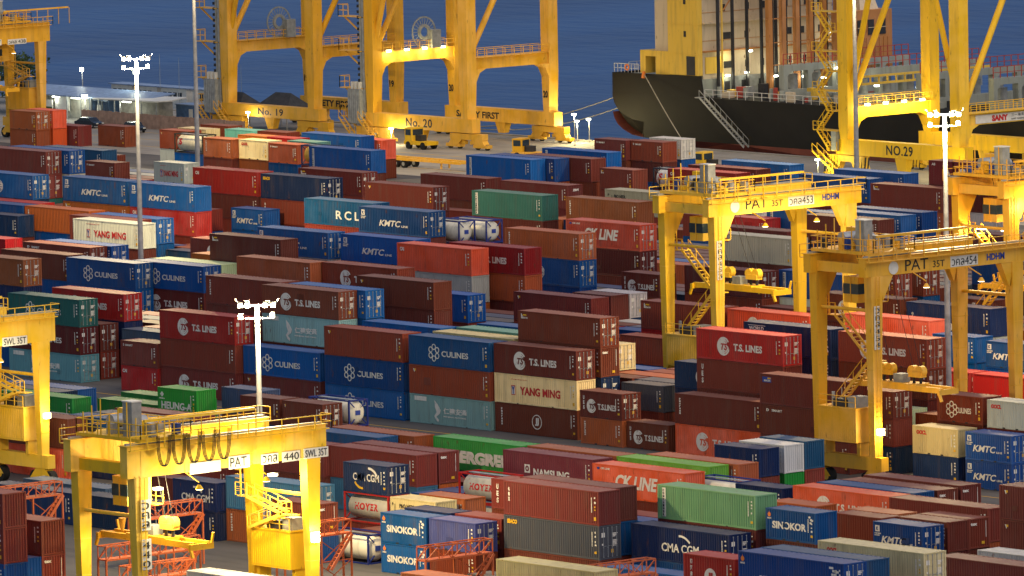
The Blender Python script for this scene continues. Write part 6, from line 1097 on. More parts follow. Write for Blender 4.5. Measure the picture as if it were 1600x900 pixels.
for (x, y, z, p, c) in ((-233.5, 180, 2.2, 900, (1, .85, .45)), (-216, 199, 2.8, 1000, (1, .9, .5)), (-212, 195, 4.2, 700, (1, .85, .4)), (-265, 180, 3.0, 260, (1, .9, .7)), (-145, 178.5, 2.5, 900, (1, .9, .35)), (-120, 178, 2.6, 1000, (1, .9, .35)), (-130, 190, 3.0, 700, (1, .9, .4)), (-213.5, 199, 3.2, 900, (1, .82, .35)), (-250, 190, 2.4, 300, (1, .82, .35))):
    t = thing('quay_lamp', 'small work lamp fixed low on the quay crane gear', 'lamp', (x, y, 0), 0, 'small work lamps along the quay'); b = MB(); b.cyl((0, 0, 0), (0, 0, z), .07, 'steel', 8); b.build('post', t); b = MB(); b.box(-.25, -.3, z, .25, .1, z + .22, 'lamp_white'); b.build('lamp_head', t); lamp_light('quay_lamp_light', (0, -.2, z - .3), p, c, .3, t)

# ---------------------------------------------------------------- shipping containers
W = 2.438
PAL = {'br':(110,48,38),'rb':(128,56,36),'ob':(158,80,38),'og':(195,105,45),'ord':(205,78,40),'rd':(160,30,28),'mr':(98,32,36),'mg':(120,40,55),'nv':(20,40,78),'kb':(12,72,134),'bl':(0,74,140),'pb':(60,70,125),'lb':(62,116,152),'tb':(10,70,112),'tl':(125,165,165),'tl2':(110,175,160),'gt':(60,125,105),'tg':(40,95,90),'lt':(110,160,170),'mt':(120,175,125),'lg':(190,210,160),'gn':(35,130,50),'lm':(120,190,60),'wh':(190,188,180),'cr':(215,195,140),'gc':(170,165,140),'gy':(75,78,88),'gb':(65,78,105),'lgd':(120,175,140),'or':(200,80,36),'mrd':(60,28,28)}
def corr(L0, L1, out, inn, pitch):
    """profile (pos, depth) of a trapezoidal corrugated sheet"""
    n = max(1, round((L1 - L0) / pitch)); p = (L1 - L0) / n; r = []
    for k in range(n):
        a = L0 + k * p
        r += [(a, out), (a + p * .26, out), (a + p * .5, inn), (a + p * .76, inn)]
    return r + [(L1, out)]
_cm = {}
def shell_mesh(L, h, blank):
    k = ('shell', L, h, blank)
    if k in _cm: return _cm[k]
    b = MB(); z0, z1 = .16, h - .10
    def sheet(prof, put):
        vs = []; fs = []
        for (a, d) in prof: vs += [put(a, d, z0), put(a, d, z1)]
        for i in range(len(prof) - 1): fs.append((2 * i, 2 * i + 2, 2 * i + 3, 2 * i + 1))
        b.add(vs, fs, 'paint')
    sheet(corr(.16, L - .16, .02, .075, .28), lambda a, d, z: (a, d, z))
    sheet(corr(.16, L - .16, .02, .075, .28)[::-1], lambda a, d, z: (a, W - d, z))
    sheet(corr(.16, W - .16, .02, .07, .25)[::-1], lambda a, d, z: (d, a, z))
    if blank: sheet(corr(.16, W - .16, .02, .085, .25), lambda a, d, z: (L - d, a, z))
    pr = corr(.1, L - .1, .015, .04, .55); vs = []; fs = []
    for a, d in pr: vs += [(a, .06, h - d), (a, W - .06, h - d)]
    for i in range(len(pr) - 1): fs.append((2 * i, 2 * i + 2, 2 * i + 3, 2 * i + 1))
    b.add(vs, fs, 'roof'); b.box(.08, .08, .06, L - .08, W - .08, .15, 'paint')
    _cm[k] = b.mesh('shell'); return _cm[k]
def frame_mesh(L, h):
    k = ('frame', L, h)
    if k in _cm: return _cm[k]
    b = MB()
    for x in (0, L - .16):
        for y in (0, W - .16):
            b.box(x, y, .12, x + .16, y + .16, h - .12, 'frame')
            for z in (0, h - .12): b.box(x - .004, y - .004, z, x + .172, y + .17, z + .12, 'frame')
    for y in (.004, W - .094):
        b.box(.17, y, .03, L - .17, y + .09, .17, 'frame'); b.box(.17, y, h - .10, L - .17, y + .09, h - .008, 'frame')
    for x in (.004, L - .094):
        b.box(x, .17, .03, x + .09, W - .17, .17, 'frame'); b.box(x, .17, h - .12, x + .09, W - .17, h - .008, 'frame')
    if L < 7:
        for x in (2.0, 3.7): b.box(x, .0, .035, x + .36, .1, .155, 'dark')
    else:
        for x in (3.3, 8.5): b.box(x, .0, .03, x + .25, .1, .10, 'dark')
    _cm[k] = b.mesh('frame'); return _cm[k]
def door_meshes(L, h):
    k = ('door', L, h)
    if k in _cm: return _cm[k]
    r = []
    for s in (0, 1):
        y0, y1 = (.17, W / 2 - .01) if s == 0 else (W / 2 + .01, W - .17)
        b = MB(); z0, z1 = .18, h - .13; n = 5; hh = (z1 - z0) / n
        b.box(L - .09, y0, z0, L - .05, y1, z1, 'paint')
        for i in range(n): b.box(L - .05, y0 + .06, z0 + i * hh + .05, L - .03, y1 - .06, z0 + (i + 1) * hh - .05, 'paint')
        for i in range(4): b.box(L - .05, (y0 - .0 if s == 0 else y1 - .06), z0 + .25 + i * (z1 - z0 - .6) / 3, L - .015, (y0 + .06 if s == 0 else y1), z0 + .42 + i * (z1 - z0 - .6) / 3, 'frame')
        rods = []
        for q in (.30, .78):
            y = y0 + (y1 - y0) * (q if s == 0 else q - .08); rb = MB()
            rb.cyl((L - .005, y, .2), (L - .005, y, h - .16), .028, 'steel', 6)
            for z in (.24, h * .36, h - .2): rb.box(L - .03, y - .05, z - .04, L + .012, y + .05, z + .04, 'steel')
            rb.bar((L + .01, y, h * .4), (L + .01, y + (.3 if s == 0 else -.3), h * .4), .035, 'steel')
            rods.append(rb.mesh('lock_rod'))
        lb = MB()
        if s == 1:
            for i, (w_, z) in enumerate(((.55, .70), (.42, .66), (.3, .62), (.5, .5), (.5, .46), (.4, .42), (.5, .38), (.36, .34))): lb.box(L - .03, y0 + .3, h * z + .1, L - .02, y0 + .3 + w_, h * z + .1 + .075, 'letter')
            lb.box(L - .03, y0 + .12, .55, L - .02, y0 + .36, .85, 'decal_yellow')
        else:
            lb.box(L - .03, y0 + .12, h * .66, L - .02, y0 + .48, h * .66 + .38, 'letter'); lb.box(L - .03, y0 + .15, h * .42, L - .02, y0 + .3, h * .42 + .16, 'letter')
        r.append((b.mesh('door'), rods, lb.mesh('door_label')))
    _cm[k] = r; return r
def marking_mesh(L, h, v):
    k = ('mark', L, h, v)
    if k in _cm: return _cm[k]
    b = MB(); rg = random.Random(v); x = L - .95
    z = h - .55
    while z > h * .38:                         # column of small code characters, weights below in yellow
        s = rg.uniform(.05, .1); b.box(x, .002, z - s, x + .10, .02, z, 'letter'); z -= s + .03
    z = h - .5
    for i in range(4):
        s = rg.uniform(.10, .17); b.box(x + .38, .002, z - s, x + .38 + rg.uniform(.12, .2), .02, z, 'letter' if i < 2 or v % 2 else 'decal_yellow'); z -= s + rg.uniform(.12, .3)
    if v % 3: b.box(x + .33, .002, .42 + .1 * (v % 2), x + .33 + .26, .02, .72, 'decal_yellow')
    _cm[k] = b.mesh('code_marking'); return _cm[k]
def flower(b, x, z, r, mt='letter'):
    for k in range(6):
        a = R(90 + 60 * k); b.ring((x + math.cos(a) * r * .66, .02, z + math.sin(a) * r * .66), r * .24, r * .36, (0, -1, 0), mt, 14, .018, 0, 360)
def globe(b, x, z, r, w=1.0):
    vs = [(x + math.cos(R(a)) * r * w, .004, z + math.sin(R(a)) * r) for a in range(30, 335, 8)]
    vs2 = [(x + .80 * r, .004, z - .05 * r), (x + .55 * r, .004, z + .12 * r), (x + .55 * r, .004, z + .42 * r)]
    b.prism(vs + vs2, (0, .014, 0), 'letter')
    put_text(b, 'TS', x - .42 * r, .002, z - .40 * r, r * 1.05, r * .72, 'ink', .035, .25)
    for f in (.55, .78): b.ring((x, .006, z), r * f, r * f + .035, (0, -1, 0), 'ink', 16, .004, 110, 260)
def vert(b, s, x, z0, h, w, mt='letter'):
    n = len(s); ch = h / n
    for i, c in enumerate(s): put_text(b, c, x, .02, z0 + h - (i + 1) * ch, w, ch * .78, mt, .05)
def logo_meshes(code, L, h):
    k = ('logo', code, L, h)
    if k in _cm: return _cm[k]
    t, e = MB(), MB(); big = L > 7; T = lambda s, fx, fz, fw, fh, mt='letter', bold=.03, sh=0, sp=1.0: put_text(t, s, fx * L, .02, fz * h, fw * L, fh * h, mt, bold, sh, sp)
    if code == 'CUL': T('CULINES', .41, .36, .33, .20, bold=.02); flower(e, .315 * L, .47 * h, .30 * h)
    elif code == 'TS':
        if big: T('T.S. LINES', .43, .36, .33, .24, bold=.04); globe(e, .315 * L, .48 * h, .31 * h)
        else: T('T.S.LINES', .42, .33, .44, .22, bold=.03); globe(e, .27 * L, .44 * h, .26 * h); vert(t, 'UES', .07 * L, .3 * h, .55 * h, .2)
    elif code == 'TSB': T('S', .93, .2, .045, .26); T('WORLD', .06, .74, .17, .13, bold=.02); e.box(.05 * L, .012, .70 * h, .25 * L, .02, .72 * h, 'letter'); e.box(.05 * L, .012, .9 * h, .25 * L, .02, .915 * h, 'letter')
    elif code == 'KMTC':
        if big: T('KMTC', .29, .31, .31, .24, bold=.025, sh=.25); T('LINE', .61, .31, .09, .08, bold=.02)
        else: T('KMTC', .16, .32, .5, .24, bold=.025, sh=.25); T('LINE', .67, .32, .12, .07)
        x = .035 * L + .05; s = .2 * h
        e.box(x, .008, h * .68, x + s, .02, h * .68 + s, 'letter'); put_text(e, 'K', x + s * .25, .004, h * .68 + s * .2, s * .5, s * .6, 'ink', .05)
        for z, w_ in ((.60, 1.5), (.54, 1.2)): put_text(e, 'KOREA MARINE', x - .1, .02, z * h, s * w_, .045 * h, 'letter')
    elif code == 'YM':
        T('YANG MING', .31, .33, .49, .28, 'red_letter', .035); x, s = .205 * L, .33 * h
        e.box(x, .012, .30 * h, x + s * .62, .02, .30 * h + s, 'red_letter'); e.box(x + .07, .006, .30 * h + .08, x + s * .62 - .07, .012, .3 * h + s - .08, 'letter'); put_text(e, 'Y', x + .08, .0, .3 * h + .1, s * .62 - .16, s - .2, 'blue_letter', .06)
        T('yangming.com', .2, .82, .2, .03, 'red_letter')
    elif code == 'RJ':
        T('仁建安通', .42, .40, .29, .22); T('RENJIAN ANTONG', .42, .28, .28, .06)
        e.prism([(.31 * L, .006, .84 * h), (.35 * L, .006, .70 * h), (.385 * L, .006, .52 * h), (.375 * L, .006, .40 * h), (.33 * L, .006, .28 * h), (.36 * L, .006, .18 * h), (.355 * L, .006, .10 * h), (.325 * L, .006, .17 * h), (.305 * L, .006, .30 * h), (.335 * L, .006, .44 * h), (.315 * L, .006, .6 * h)], (0, .012, 0), 'letter')
        e.box(.06 * L, .01, .78 * h, .21 * L, .02, .93 * h, 'letter')
    elif code in ('JJ', 'JJ2'):
        if code == 'JJ': e.cyl((.52 * L, .012, .36 * h), (.52 * L, .02, .36 * h), .27 * h, 'letter', 24); put_text(e, 'JJ', .52 * L - .3, .004, .22 * h, .6, .28 * h, 'ink', .06); vert(t, '锦江航运', .13 * L, .12 * h, .78 * h, .26)
        else: e.ring((.51 * L, .02, .46 * h), .22 * h, .25 * h, (0, -1, 0), 'letter', 24, .016); put_text(e, 'JJ', .51 * L - .28, .02, .33 * h, .56, .27 * h, 'letter', .05); vert(t, 'Florens', .075 * L, .25 * h, .6 * h, .2)
    elif code == 'CMA': T('CMA CGM', (.31 if big else .2), .3, (.38 if big else .66), .25, bold=.02); e.ring((.5 * L, .02, .2 * h), .56 * h, .62 * h, (0, -1, 0), 'letter', 14, .015, 85, 135)
    elif code == 'CMA20':
        T('CMA CGM', .22, .42, .58, .25, bold=.02); e.ring((.58 * L, .02, .40 * h), .42 * h, .5 * h, (0, -1, 0), 'letter', 12, .015, 85, 150); e.ring((.42 * L, .02, .62 * h), .42 * h, .49 * h, (0, -1, 0), 'decal_yellow', 12, .015, 265, 325)
    elif code == 'SINO':
        if big: T('SINOKOR', .19, .10, .40, .30, bold=.05)
        else: T('SINOKOR', .13, .37, .68, .24, bold=.04)
        x = .07 * L if not big else .04 * L
        e.cyl((x, .01, .80 * h), (x, .02, .80 * h), .07 * h, 'decal_orange', 12); e.prism([(x - .1, .006, .8 * h), (x + .1, .006, .8 * h), (x, .006, .92 * h)], (0, .01, 0), 'decal_orange'); put_text(e, 'SINOKOR', x - .25, .02, .66 * h, .5, .05 * h)
        for dx, dz in ((0, .02), (.03, -.06), (.05, -.08), (.02, -.16)): e.box((.86 + dx) * L, .01, (.8 + dz) * h, (.9 + dx) * L, .02, (.86 + dz) * h, 'letter')
    elif code == 'HEUNG': T('HEUNG-A', .09, .2, .78, .28, bold=.03); e.prism([(.06 * L, .008, .74 * h), (.11 * L, .008, .64 * h), (.16 * L, .008, .74 * h), (.11 * L, .008, .84 * h)], (0, .012, 0), 'letter'); T('HEUNG-A', .04, .56, .14, .05)
    elif code == 'EVER': T('EVERGREEN', .12, .24, .86, .40, bold=.07)
    elif code == 'NAMS': T('NAMSUNG', .34, .28, .40, .24, bold=.03); e.box(.24 * L, .012, .36 * h, .30 * L, .02, .62 * h, 'letter'); e.ring((.27 * L, .012, .49 * h), .04 * h, .09 * h, (0, -1, 0), 'ink', 14, .008)
    elif code == 'CK': T('CK LINE', .25, .32, .46, .42, bold=.04, sh=.25); e.box(.05 * L, .01, .83 * h, .075 * L, .02, .90 * h, 'blue_letter'); T('CK LINE', .09, .84, .10, .06)
    elif code == 'COS':
        c, r = (.46 * L if big else .5 * L), .26 * h
        for a in (1.0,): e.ring((c, .02, .46 * h), r * .9, r, (0, -1, 0), 'letter', 28, .016)
        for f in (.35, .7): e.ring((c, .02, .46 * h), r * f, r * f + .07, (0, -1, 0), 'letter', 20, .012, -60 * 0, 360)
        put_text(t, 'COSCO', c - r * 1.05, .012, .45 * h, r * 2.1, .15 * h, 'letter', .06); put_text(t, 'SHIPPING', c - r, .012, .35 * h, r * 2, .07 * h, 'letter', .04); vert(t, 'COSCO', .045 * L, .3 * h, .5 * h, .16)
    elif code == 'CAI': T('CAI', .04, .72, .055 if big else .12, .14, bold=.05)
    elif code == 'SEACO': T('SEACO', .035, .76, .105, .13, 'decal_yellow', .06)
    elif code == 'TEX': vert(t, 'tex', .05 * L, .42 * h, .45 * h, .22)
    elif code == 'UES': vert(t, 'UES', .055 * L, .2 * h, .68 * h, .26)
    elif code == 'FLOR': vert(t, 'Florens', (.05 if big else .09) * L, .32 * h, .55 * h, .2)
    elif code == 'OOCL': T('OOCL', .085, .70, .10 if big else .22, .15, 'red_letter', .06)
    elif code == 'ZIM': T('ZIM', .45, .3, .11, .17, bold=.07); [e.cyl((L * (.46 + .03 * i), .012, h * z), (L * (.46 + .03 * i), .02, h * z), .07, 'letter', 6) for z, n in ((.62, 4), (.54, 3)) for i in range(n)]; T('ZIMU', .05, .84, .06, .06)
    elif code == 'RCL': T('RCL', .46, .27, .34, .34, bold=.02, sp=1.5)
    elif code == 'HAP': T('h', .04, .74, .018, .17, bold=.07); T('BEACON', .06, .74, .06, .06); e.box(.06 * L, .01, .84 * h, .105 * L, .02, .89 * h, 'decal_yellow')
    elif code == 'BEA': e.box(.03 * L, .012, .72 * h, .13 * L, .02, .90 * h, 'blue_letter'); put_text(t, 'BEACON', .05 * L, .006, .75 * h, .07 * L, .06 * h); e.box(.09 * L, .006, .83 * h, .125 * L, .012, .88 * h, 'decal_yellow')
    elif code == 'KL': e.prism([(.05 * L, .008, .86 * h), (.065 * L, .008, .74 * h), (.085 * L, .008, .86 * h)], (0, .012, 0), 'letter'); e.box(.065 * L, .004, .79 * h, .085 * L, .008, .86 * h, 'decal_yellow')
    elif code == 'NBOS': T('NBOS', .28, .1, .34, .30, bold=.05); vert(t, '宁波', .06 * L, .3 * h, .4 * h, .3)
    elif code == 'AS': T('A', .2, .4, .10, .34, bold=.07); T('S', .42, .4, .09, .34, bold=.07); T('L', .64, .4, .08, .34, bold=.07); T('AS', .04, .8, .05, .1)
    elif code == 'STRIP': e.box(.05 * L, .01, .08 * h, .083 * L, .02, .92 * h, 'letter'); vert(t, 'CONTAINER', .055 * L, .1 * h, .8 * h, .18, 'black_letter'); t.v = [(x, y - .016, z) for x, y, z in t.v]
    elif code == 'SMALL': T('D', .07, .78, .03, .09, bold=.06); T('SMART', .13, .78, .2 if not big else .12, .08, bold=.03)
    elif code == 'PO': T('P', .04, .72, .02, .1, 'black_letter'); T('P&O NEDL', .2 if not big else .13, .66, .34 if not big else .17, .14, 'black_letter', .03); e.bar((.1 * L, .014, .52 * h), (.1 * L, .014, .78 * h), .05, 'black_letter', .02); e.bar((.05 * L, .014, .54 * h), (.15 * L, .014, .54 * h), .06, 'black_letter', .02)
    _cm[k] = (t.mesh('lettering') if t.v else None, e.mesh('emblem') if e.v else None); return _cm[k]
def end_text_mesh(kind, L, h):
    k = ('end', kind, L, h)
    if k in _cm: return _cm[k]
    b = MB()
    if kind == 't': put_text(b, 'tex', L - .018, .25, h - .62, .75, .26, 'letter', .05, face='+x'); b.box(L - .02, 2.0, h * .35, L - .01, 2.05, h - .3, 'letter'); b.box(L - .02, 1.5, .35, L - .01, 1.85, .58, 'decal_yellow')
    elif kind == 'z': put_text(b, 'ZIM', L - .018, .9, h - .75, .9, .28, 'letter', .07, face='+x')
    _cm[k] = b.mesh('end_lettering'); return _cm[k]
rngc = random.Random(5)
def colour(code):
    c = PAL[code]; j = rngc.uniform(.86, 1.14); q = [min(255, max(0, v * j + rngc.uniform(-5, 5))) for v in c]
    return srgb(*q)
def container(label, x, y, z, L, h, code, logo, end, near):
    o = thing('shipping_container', label, 'container', (x, y, z), 0, 'shipping containers stacked in the yard')
    col = colour(code); parts = []
    parts.append(link('shell', shell_mesh(L, h, end != 'd'), o)); parts.append(link('frame', frame_mesh(L, h), o))
    if end == 'd':
        for dm, rods, lab in door_meshes(L, h):
            d = link('door', dm, o); parts.append(d)
            if near:
                for rm in rods: link('lock_rod', rm, d)
            else:
                for rm in rods[:1]: link('lock_rod', rm, d)
            parts.append(link('door_label', lab, d))
    elif end in 'tz' and end: parts.append(link('end_lettering', end_text_mesh(end, L, h), o))
    if near: link('code_marking', marking_mesh(L, h, rngc.randint(0, 5)), o)
    if logo:
        t, e = logo_meshes(logo, L, h)
        if t: parts.append(link('lettering', t, o))
        if e: parts.append(link('emblem', e, o))
    for p in parts: p.color = col
    if near and not logo and rngc.random() < .25 or (near and rngc.random() < .12):   # touched-up plate
        b = MB(); px = rngc.uniform(.1, .8) * L; pz = rngc.uniform(.2, .6) * h; s = rngc.uniform(.5, 1.2)
        b.box(px, .008, pz, px + s, .03, pz + s * .7, 'paint'); p = b.build('repair_patch', o); p.color = tuple(v * .72 for v in col[:3]) + (1,)
    return o
def tank_meshes(kind, text):
    L, h = 6.058, 2.591; k = ('tank', kind, text)
    if k in _cm: return _cm[k]
    f = MB(); mt = 'frame'
    for x in (0, L - .14):
        for y in (0, W - .14): f.box(x, y, 0, x + .14, y + .14, h, mt)
        for z in (.0, h - .14): f.box(x + .01, .14, z + .003, x + .13, W - .14, z + .137, mt)
        for s in (0, 1): f.bar((x + .07, .1 if s else W - .1, .1), (x + .07, .75 if s else W - .75, .72), .09, mt); f.bar((x + .07, .1 if s else W - .1, h - .1), (x + .07, .75 if s else W - .75, h - .72), .09, mt)
    for y in (.004, W - .124):
        for z in (.01, h - .13): f.box(.14, y, z, L - .14, y + .12, z + .12, mt)
    f.box(.3, .95, h - .1, L - .3, 1.5, h - .05, 'steel')
    t = MB(); r = 1.08; c = Vector((0, W / 2, h / 2)); prof = [(.12, .0), (.16, .5), (.26, .86), (.48, r), (L - .48, r), (L - .26, .86), (L - .16, .5), (L - .12, .0)]
    n = 28; vs = []
    for x, q in prof: vs += [(x, W / 2 + math.cos(2 * math.pi * i / n) * q, h / 2 + math.sin(2 * math.pi * i / n) * q) for i in range(n)]
    t.add(vs, [(a * n + i, (a + 1) * n + i, (a + 1) * n + (i + 1) % n, a * n + (i + 1) % n) for a in range(len(prof) - 1) for i in range(n)], 'paint', True)
    d = MB(); d.box(L - .14, W / 2 - .3, h / 2 - .2, L - .1, W / 2 + .3, h / 2 + .25, 'blue_letter')
    e = MB()
    if text:                                        # letters wrapped on the barrel
        w_, mt2 = (3.2, 'red_letter') if len(text) > 3 else (.95, 'red_letter')
        tm = text_mesh(text, w_, .62 if len(text) > 3 else .9, mt2, .05, 0, 1.15 if len(text) > 3 else 1)
        vs, fs, _ = tm; x0 = 1.3 if len(text) > 3 else .55
        e.add([(x0 + a, W / 2 - math.cos((cc - .2) / r) * (r + .012 - b * .4), h / 2 + math.sin((cc - .2) / r) * (r + .012)) for a, b, cc in vs], fs, mt2)
    _cm[k] = (f.mesh('frame'), t.mesh('tank'), d.mesh('end_plate'), e.mesh('lettering') if text else None); return _cm[k]
TANKC = dict(TKRED=((170, 25, 22), (186, 182, 172)), TKBLUE=((24, 44, 120), (222, 216, 196)), TKWHITE=((40, 46, 60), (225, 225, 222)), TKYELLOW=((40, 60, 100), (238, 176, 20)), TKCREAM=((60, 58, 50), (232, 222, 190)))
def tank(label, x, y, z, code, text):
    o = thing('tank_container', label, 'tank container', (x, y, z), 0, 'tank containers in the yard')
    f, t, d, e = tank_meshes(code, text); fc, tc = TANKC[code]
    a = link('frame', f, o); a.color = srgb(*fc); b = link('tank', t, o); b.color = srgb(*tc); link('end_plate', d, o)
    if e: link('lettering', e, o)
for row in CONTAINERS:
    label, x, y, z, L, h, code, logo, end, near = row
    if code[:2] == 'TK': tank(label, x, y, z, code, logo)
    else: container(label, x, y, z, 12.192 if L == 40 else 6.058, h, code, logo, end, near)
# the remaining boxes of the yard, mostly buried in the stacks: one mass
rb = MB(); cols = []
for (x, y, z, L, h, code) in REST:
    L = 12.192 if L == 40 else 6.058; n0 = len(rb.f); c = colour(code)
    pr = corr(.12, L - .12, .02, .07, .3); pe = corr(.12, W - .12, .02, .07, .3)
    vs = []; fs = []
    for a, d in pr: vs += [(x + a, y + d, z + .12), (x + a, y + d, z + h - .08)]
    for i in range(len(pr) - 1): fs.append((2 * i, 2 * i + 2, 2 * i + 3, 2 * i + 1))
    rb.add(vs, fs, 'rest'); vs = []; fs = []
    for a, d in pe: vs += [(x + L - d, y + a, z + .12), (x + L - d, y + a, z + h - .08)]
    for i in range(len(pe) - 1): fs.append((2 * i, 2 * i + 2, 2 * i + 3, 2 * i + 1))
    rb.add(vs, fs, 'rest')
    rb.box(x, y + .08, z + .02, x + L - .1, y + W, z + h - .02, 'rest')
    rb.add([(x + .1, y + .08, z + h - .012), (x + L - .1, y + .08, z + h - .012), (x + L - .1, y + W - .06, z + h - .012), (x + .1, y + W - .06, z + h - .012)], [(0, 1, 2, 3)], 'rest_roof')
    for q in (0, L - .13):
        for w_ in (0, W - .13): rb.box(x + q, y + w_, z, x + q + .13, y + w_ + .13, z + h, 'rest')
    rb.box(x + .13, y, z + h - .09, x + L - .13, y + .07, z + h - .005, 'rest'); rb.box(x + .13, y, z + .01, x + L - .13, y + .07, z + .13, 'rest')
    cols += [c] * (len(rb.f) - n0)
rest = rb.build('stacked_containers'); rest['kind'] = 'stuff'; rest['label'] = 'many more containers packed in the stacks behind and under the visible ones'; rest['category'] = 'containers'
at = rest.data.color_attributes.new('Col', 'FLOAT_COLOR', 'CORNER')
flat = []
for p, c in zip(rest.data.polygons, cols): flat += list(c) * p.loop_total
at.data.foreach_set('color', flat)

# ---------------------------------------------------------------- the ship
sh = thing('cargo_ship', 'black-hulled cargo ship moored stern to the left at the quay', 'ship', (-214.2, 204, -2.4))
Z0 = 2.4                                            # local z of quay level
BW = 27.0; SL = 150.0
def hull_part(z0f, z1f, mt, name, zbot, ztop):
    # sections along x: (x, half-beam factor, keel rise)
    b = MB(); secs = [(0, .93, 6.4), (.35, .955, 5.5), (1.0, .975, 4.7), (2.2, .985, 4.0), (4, .99, 3.35), (6.5, 1, 2.8), (10, 1, 2.3), (15, 1, 1.8), (24, 1, 1.1), (40, 1, 0), (SL, 1, 0)]
    n = len(secs); vs = []
    for x, f, rise in secs:
        lo = max(zbot, rise); hi = max(ztop, lo + .02); yc = BW / 2; hb = BW / 2
        for (ff, z) in ((.86 if (rise > .5 and lo <= rise + .01) else 1, lo), (1, min(hi, lo + 2.2)), (1, hi)):
            vs += [(x, yc - hb * f * ff if False else yc - hb * (.97 + .03 * f if x < 3 else 1) * (ff), z), (x, yc + hb * f * ff, z)]
    fs = []
    for i in range(n - 1):
        a, c = i * 6, (i + 1) * 6
        fs += [(a, c, c + 2, a + 2), (a + 2, c + 2, c + 4, a + 4), (a + 1, a + 3, c + 3, c + 1), (a + 3, a + 5, c + 5, c + 3), (a + 4, c + 4, c + 5, a + 5), (a, a + 1, c + 1, c)]
    fs += [(0, 2, 3, 1), (2, 4, 5, 3)]; b.add(vs, fs, mt); return b.build(name, sh)
hull_part(0, 0, 'boot', 'boot_topping', -1.0, 3.1)
hull_part(0, 0, 'hull', 'hull', 3.1, 9.2)
b = MB()                                            # raised poop and its bulwark, the step down at x = 18
b.prism([(0, .05, 9.18), (18.8, .0, 9.18), (18.3, .0, 12.1), (0, .05, 11.9)], (0, .25, 0), 'hull')
b.prism([(.02, .3, 9.2), (.27, .3, 9.2), (.27, .3, 11.9), (.02, .3, 11.9)], (0, BW - 1.2, 0), 'hull'); b.prism([(0, BW - 2.9, 9.2), (18, BW, 9.2), (18, BW, 12.1), (0, BW - 2.9, 11.9)], (0, .25, 0), 'hull'); b.build('poop_bulwark', sh)
b = MB(); b.box(.3, .4, 9.2, 18, BW - 2.8, 11.6, 'shipgrey'); b.build('poop_deck', sh)
b = MB(); b.rail((.2, .3, 11.95), (5.2, .3, 12.0), 'white', 1.2, .7, .06); b.rail((.2, 3, 11.95), (.2, BW - 3, 11.95), 'white', 1.2, 1.5, .06); b.build('stern_rail', sh)
b = MB(); b.ring((3.0, .2, 12.7), .28, .45, (0, -1, 0), 'decal_orange', 16, .1); b.build('lifebuoy', sh)
# accommodation: buff side tower towards the quay, cream front with decks and windows
b = MB(); b.box(11.6, .15, 12.1, 17.72, 1.0, 34, 'shipyellow')
for z in (15.0, 19.1, 23.2, 27.3): b.box(11.55, .10, z, 17.78, .9, z + .12, 'shipyellow')
b.build('side_tower', sh)
b = MB(); b.box(5.4, .5, 14.4, 11.6, 3.2, 15.2, 'shipyellow'); b.box(5.4, .5, 12.0, 6.5, 3.0, 14.4, 'shipyellow'); b.box(8.6, .5, 12.0, 11.6, 3.0, 14.4, 'shipyellow'); b.build('side_arch', sh)
for x, z, w_, h_ in ((14.9, 17.4, .45, .8), (14.9, 21.9, .45, .8), (14.9, 26.2, .45, .8), (15.4, 12.15, 1.7, 2.6)):
    b = MB(); b.box(x, .09, z, x + w_, .16, z + h_, 'dark'); b.build('window', sh)
b = MB(); b.box(8, 1.01, 11.6, 17.75, BW - 1.5, 34, 'cream')
for k, z in enumerate((15.3, 19.2, 23.1, 27.0, 30.9)): b.box(17.75, 1.0, z, 18.35, BW - .5, z + .18, 'rusty' if k % 2 == 0 else 'cream'); b.box(17.75, 1.0, z + 1.5, 17.80, BW - 1.5, z + 1.56, 'rusty')
b.build('deckhouse_front', sh)
rg = random.Random(8)
for k, z in enumerate((12.9, 16.9, 20.8, 24.7, 28.6)):
    for y in (5.2, 9.3, 12.3, 16.4, 19.6, 23.0):
        b = MB(); yy = y + rg.uniform(-.6, .6); w_ = .6 if rg.random() < .8 else 1.4; b.box(17.75, yy, z, 17.79, yy + w_, z + .95, 'dark'); b.box(17.75, yy - .06, z - .06, 17.77, yy + w_ + .06, z + 1.0, 'cream'); b.build('window', sh)
b = MB(); b.box(17.76, 1.4, 12.3, 17.9, 4.4, 14.6, 'shipyellow'); b.build('lit_doorway', sh); lamp_light('ship_lamp', (18.9, 5, 14.4), 70, (1, .95, .4), .2, sh)
b = MB(); b.bar((18.9, 3.6, 8), (18.9, 3.6, 34), .2, 'shipyellow')
for a, e in (((18.6, 4.2, 21), (18.6, 8.0, 25)), ((18.6, 17, 25), (18.6, 13.6, 29))): b.bar(a, e, .16, 'rusty')
b.build('ladder_post', sh)
for k in range(5):
    b = MB(); y = 2.4 + k * 2.7; b.bar((19.4, y, 8.6), (19.4, y, 34), .34, 'dark'); b.build('lashing_post', sh)
for k in range(6):
    b = MB(); y = 9.0 + k * 2.55; b.bar((22.6, y, 7.5), (22.6, y, 34), .7, 'rusty'); b.bar((22.6, y + .75, 7.5), (22.6, y + .75, 34), .16, 'dark'); b.build('cell_guide', sh)
b = MB()
for z in (13.2, 16.3, 19.6, 24.0, 28.4): b.bar((22.6, 8.5, z), (22.6, 23.5, z), .14, 'rusty')
b.build('guide_ties', sh)
b = MB(); b.box(24.0, 27.2, 14, 27.5, BW + 5.0, 20.6, 'rusty') if False else b.box(24.2, 19.2, 12.2, 28.6, 26.6, 20.3, 'rusty')
for k in range(9): b.box(28.6, 19.3 + k * .8, 12.2, 28.68, 19.6 + k * .8, 16.5, 'rusty')
b.build('vent_house', sh)
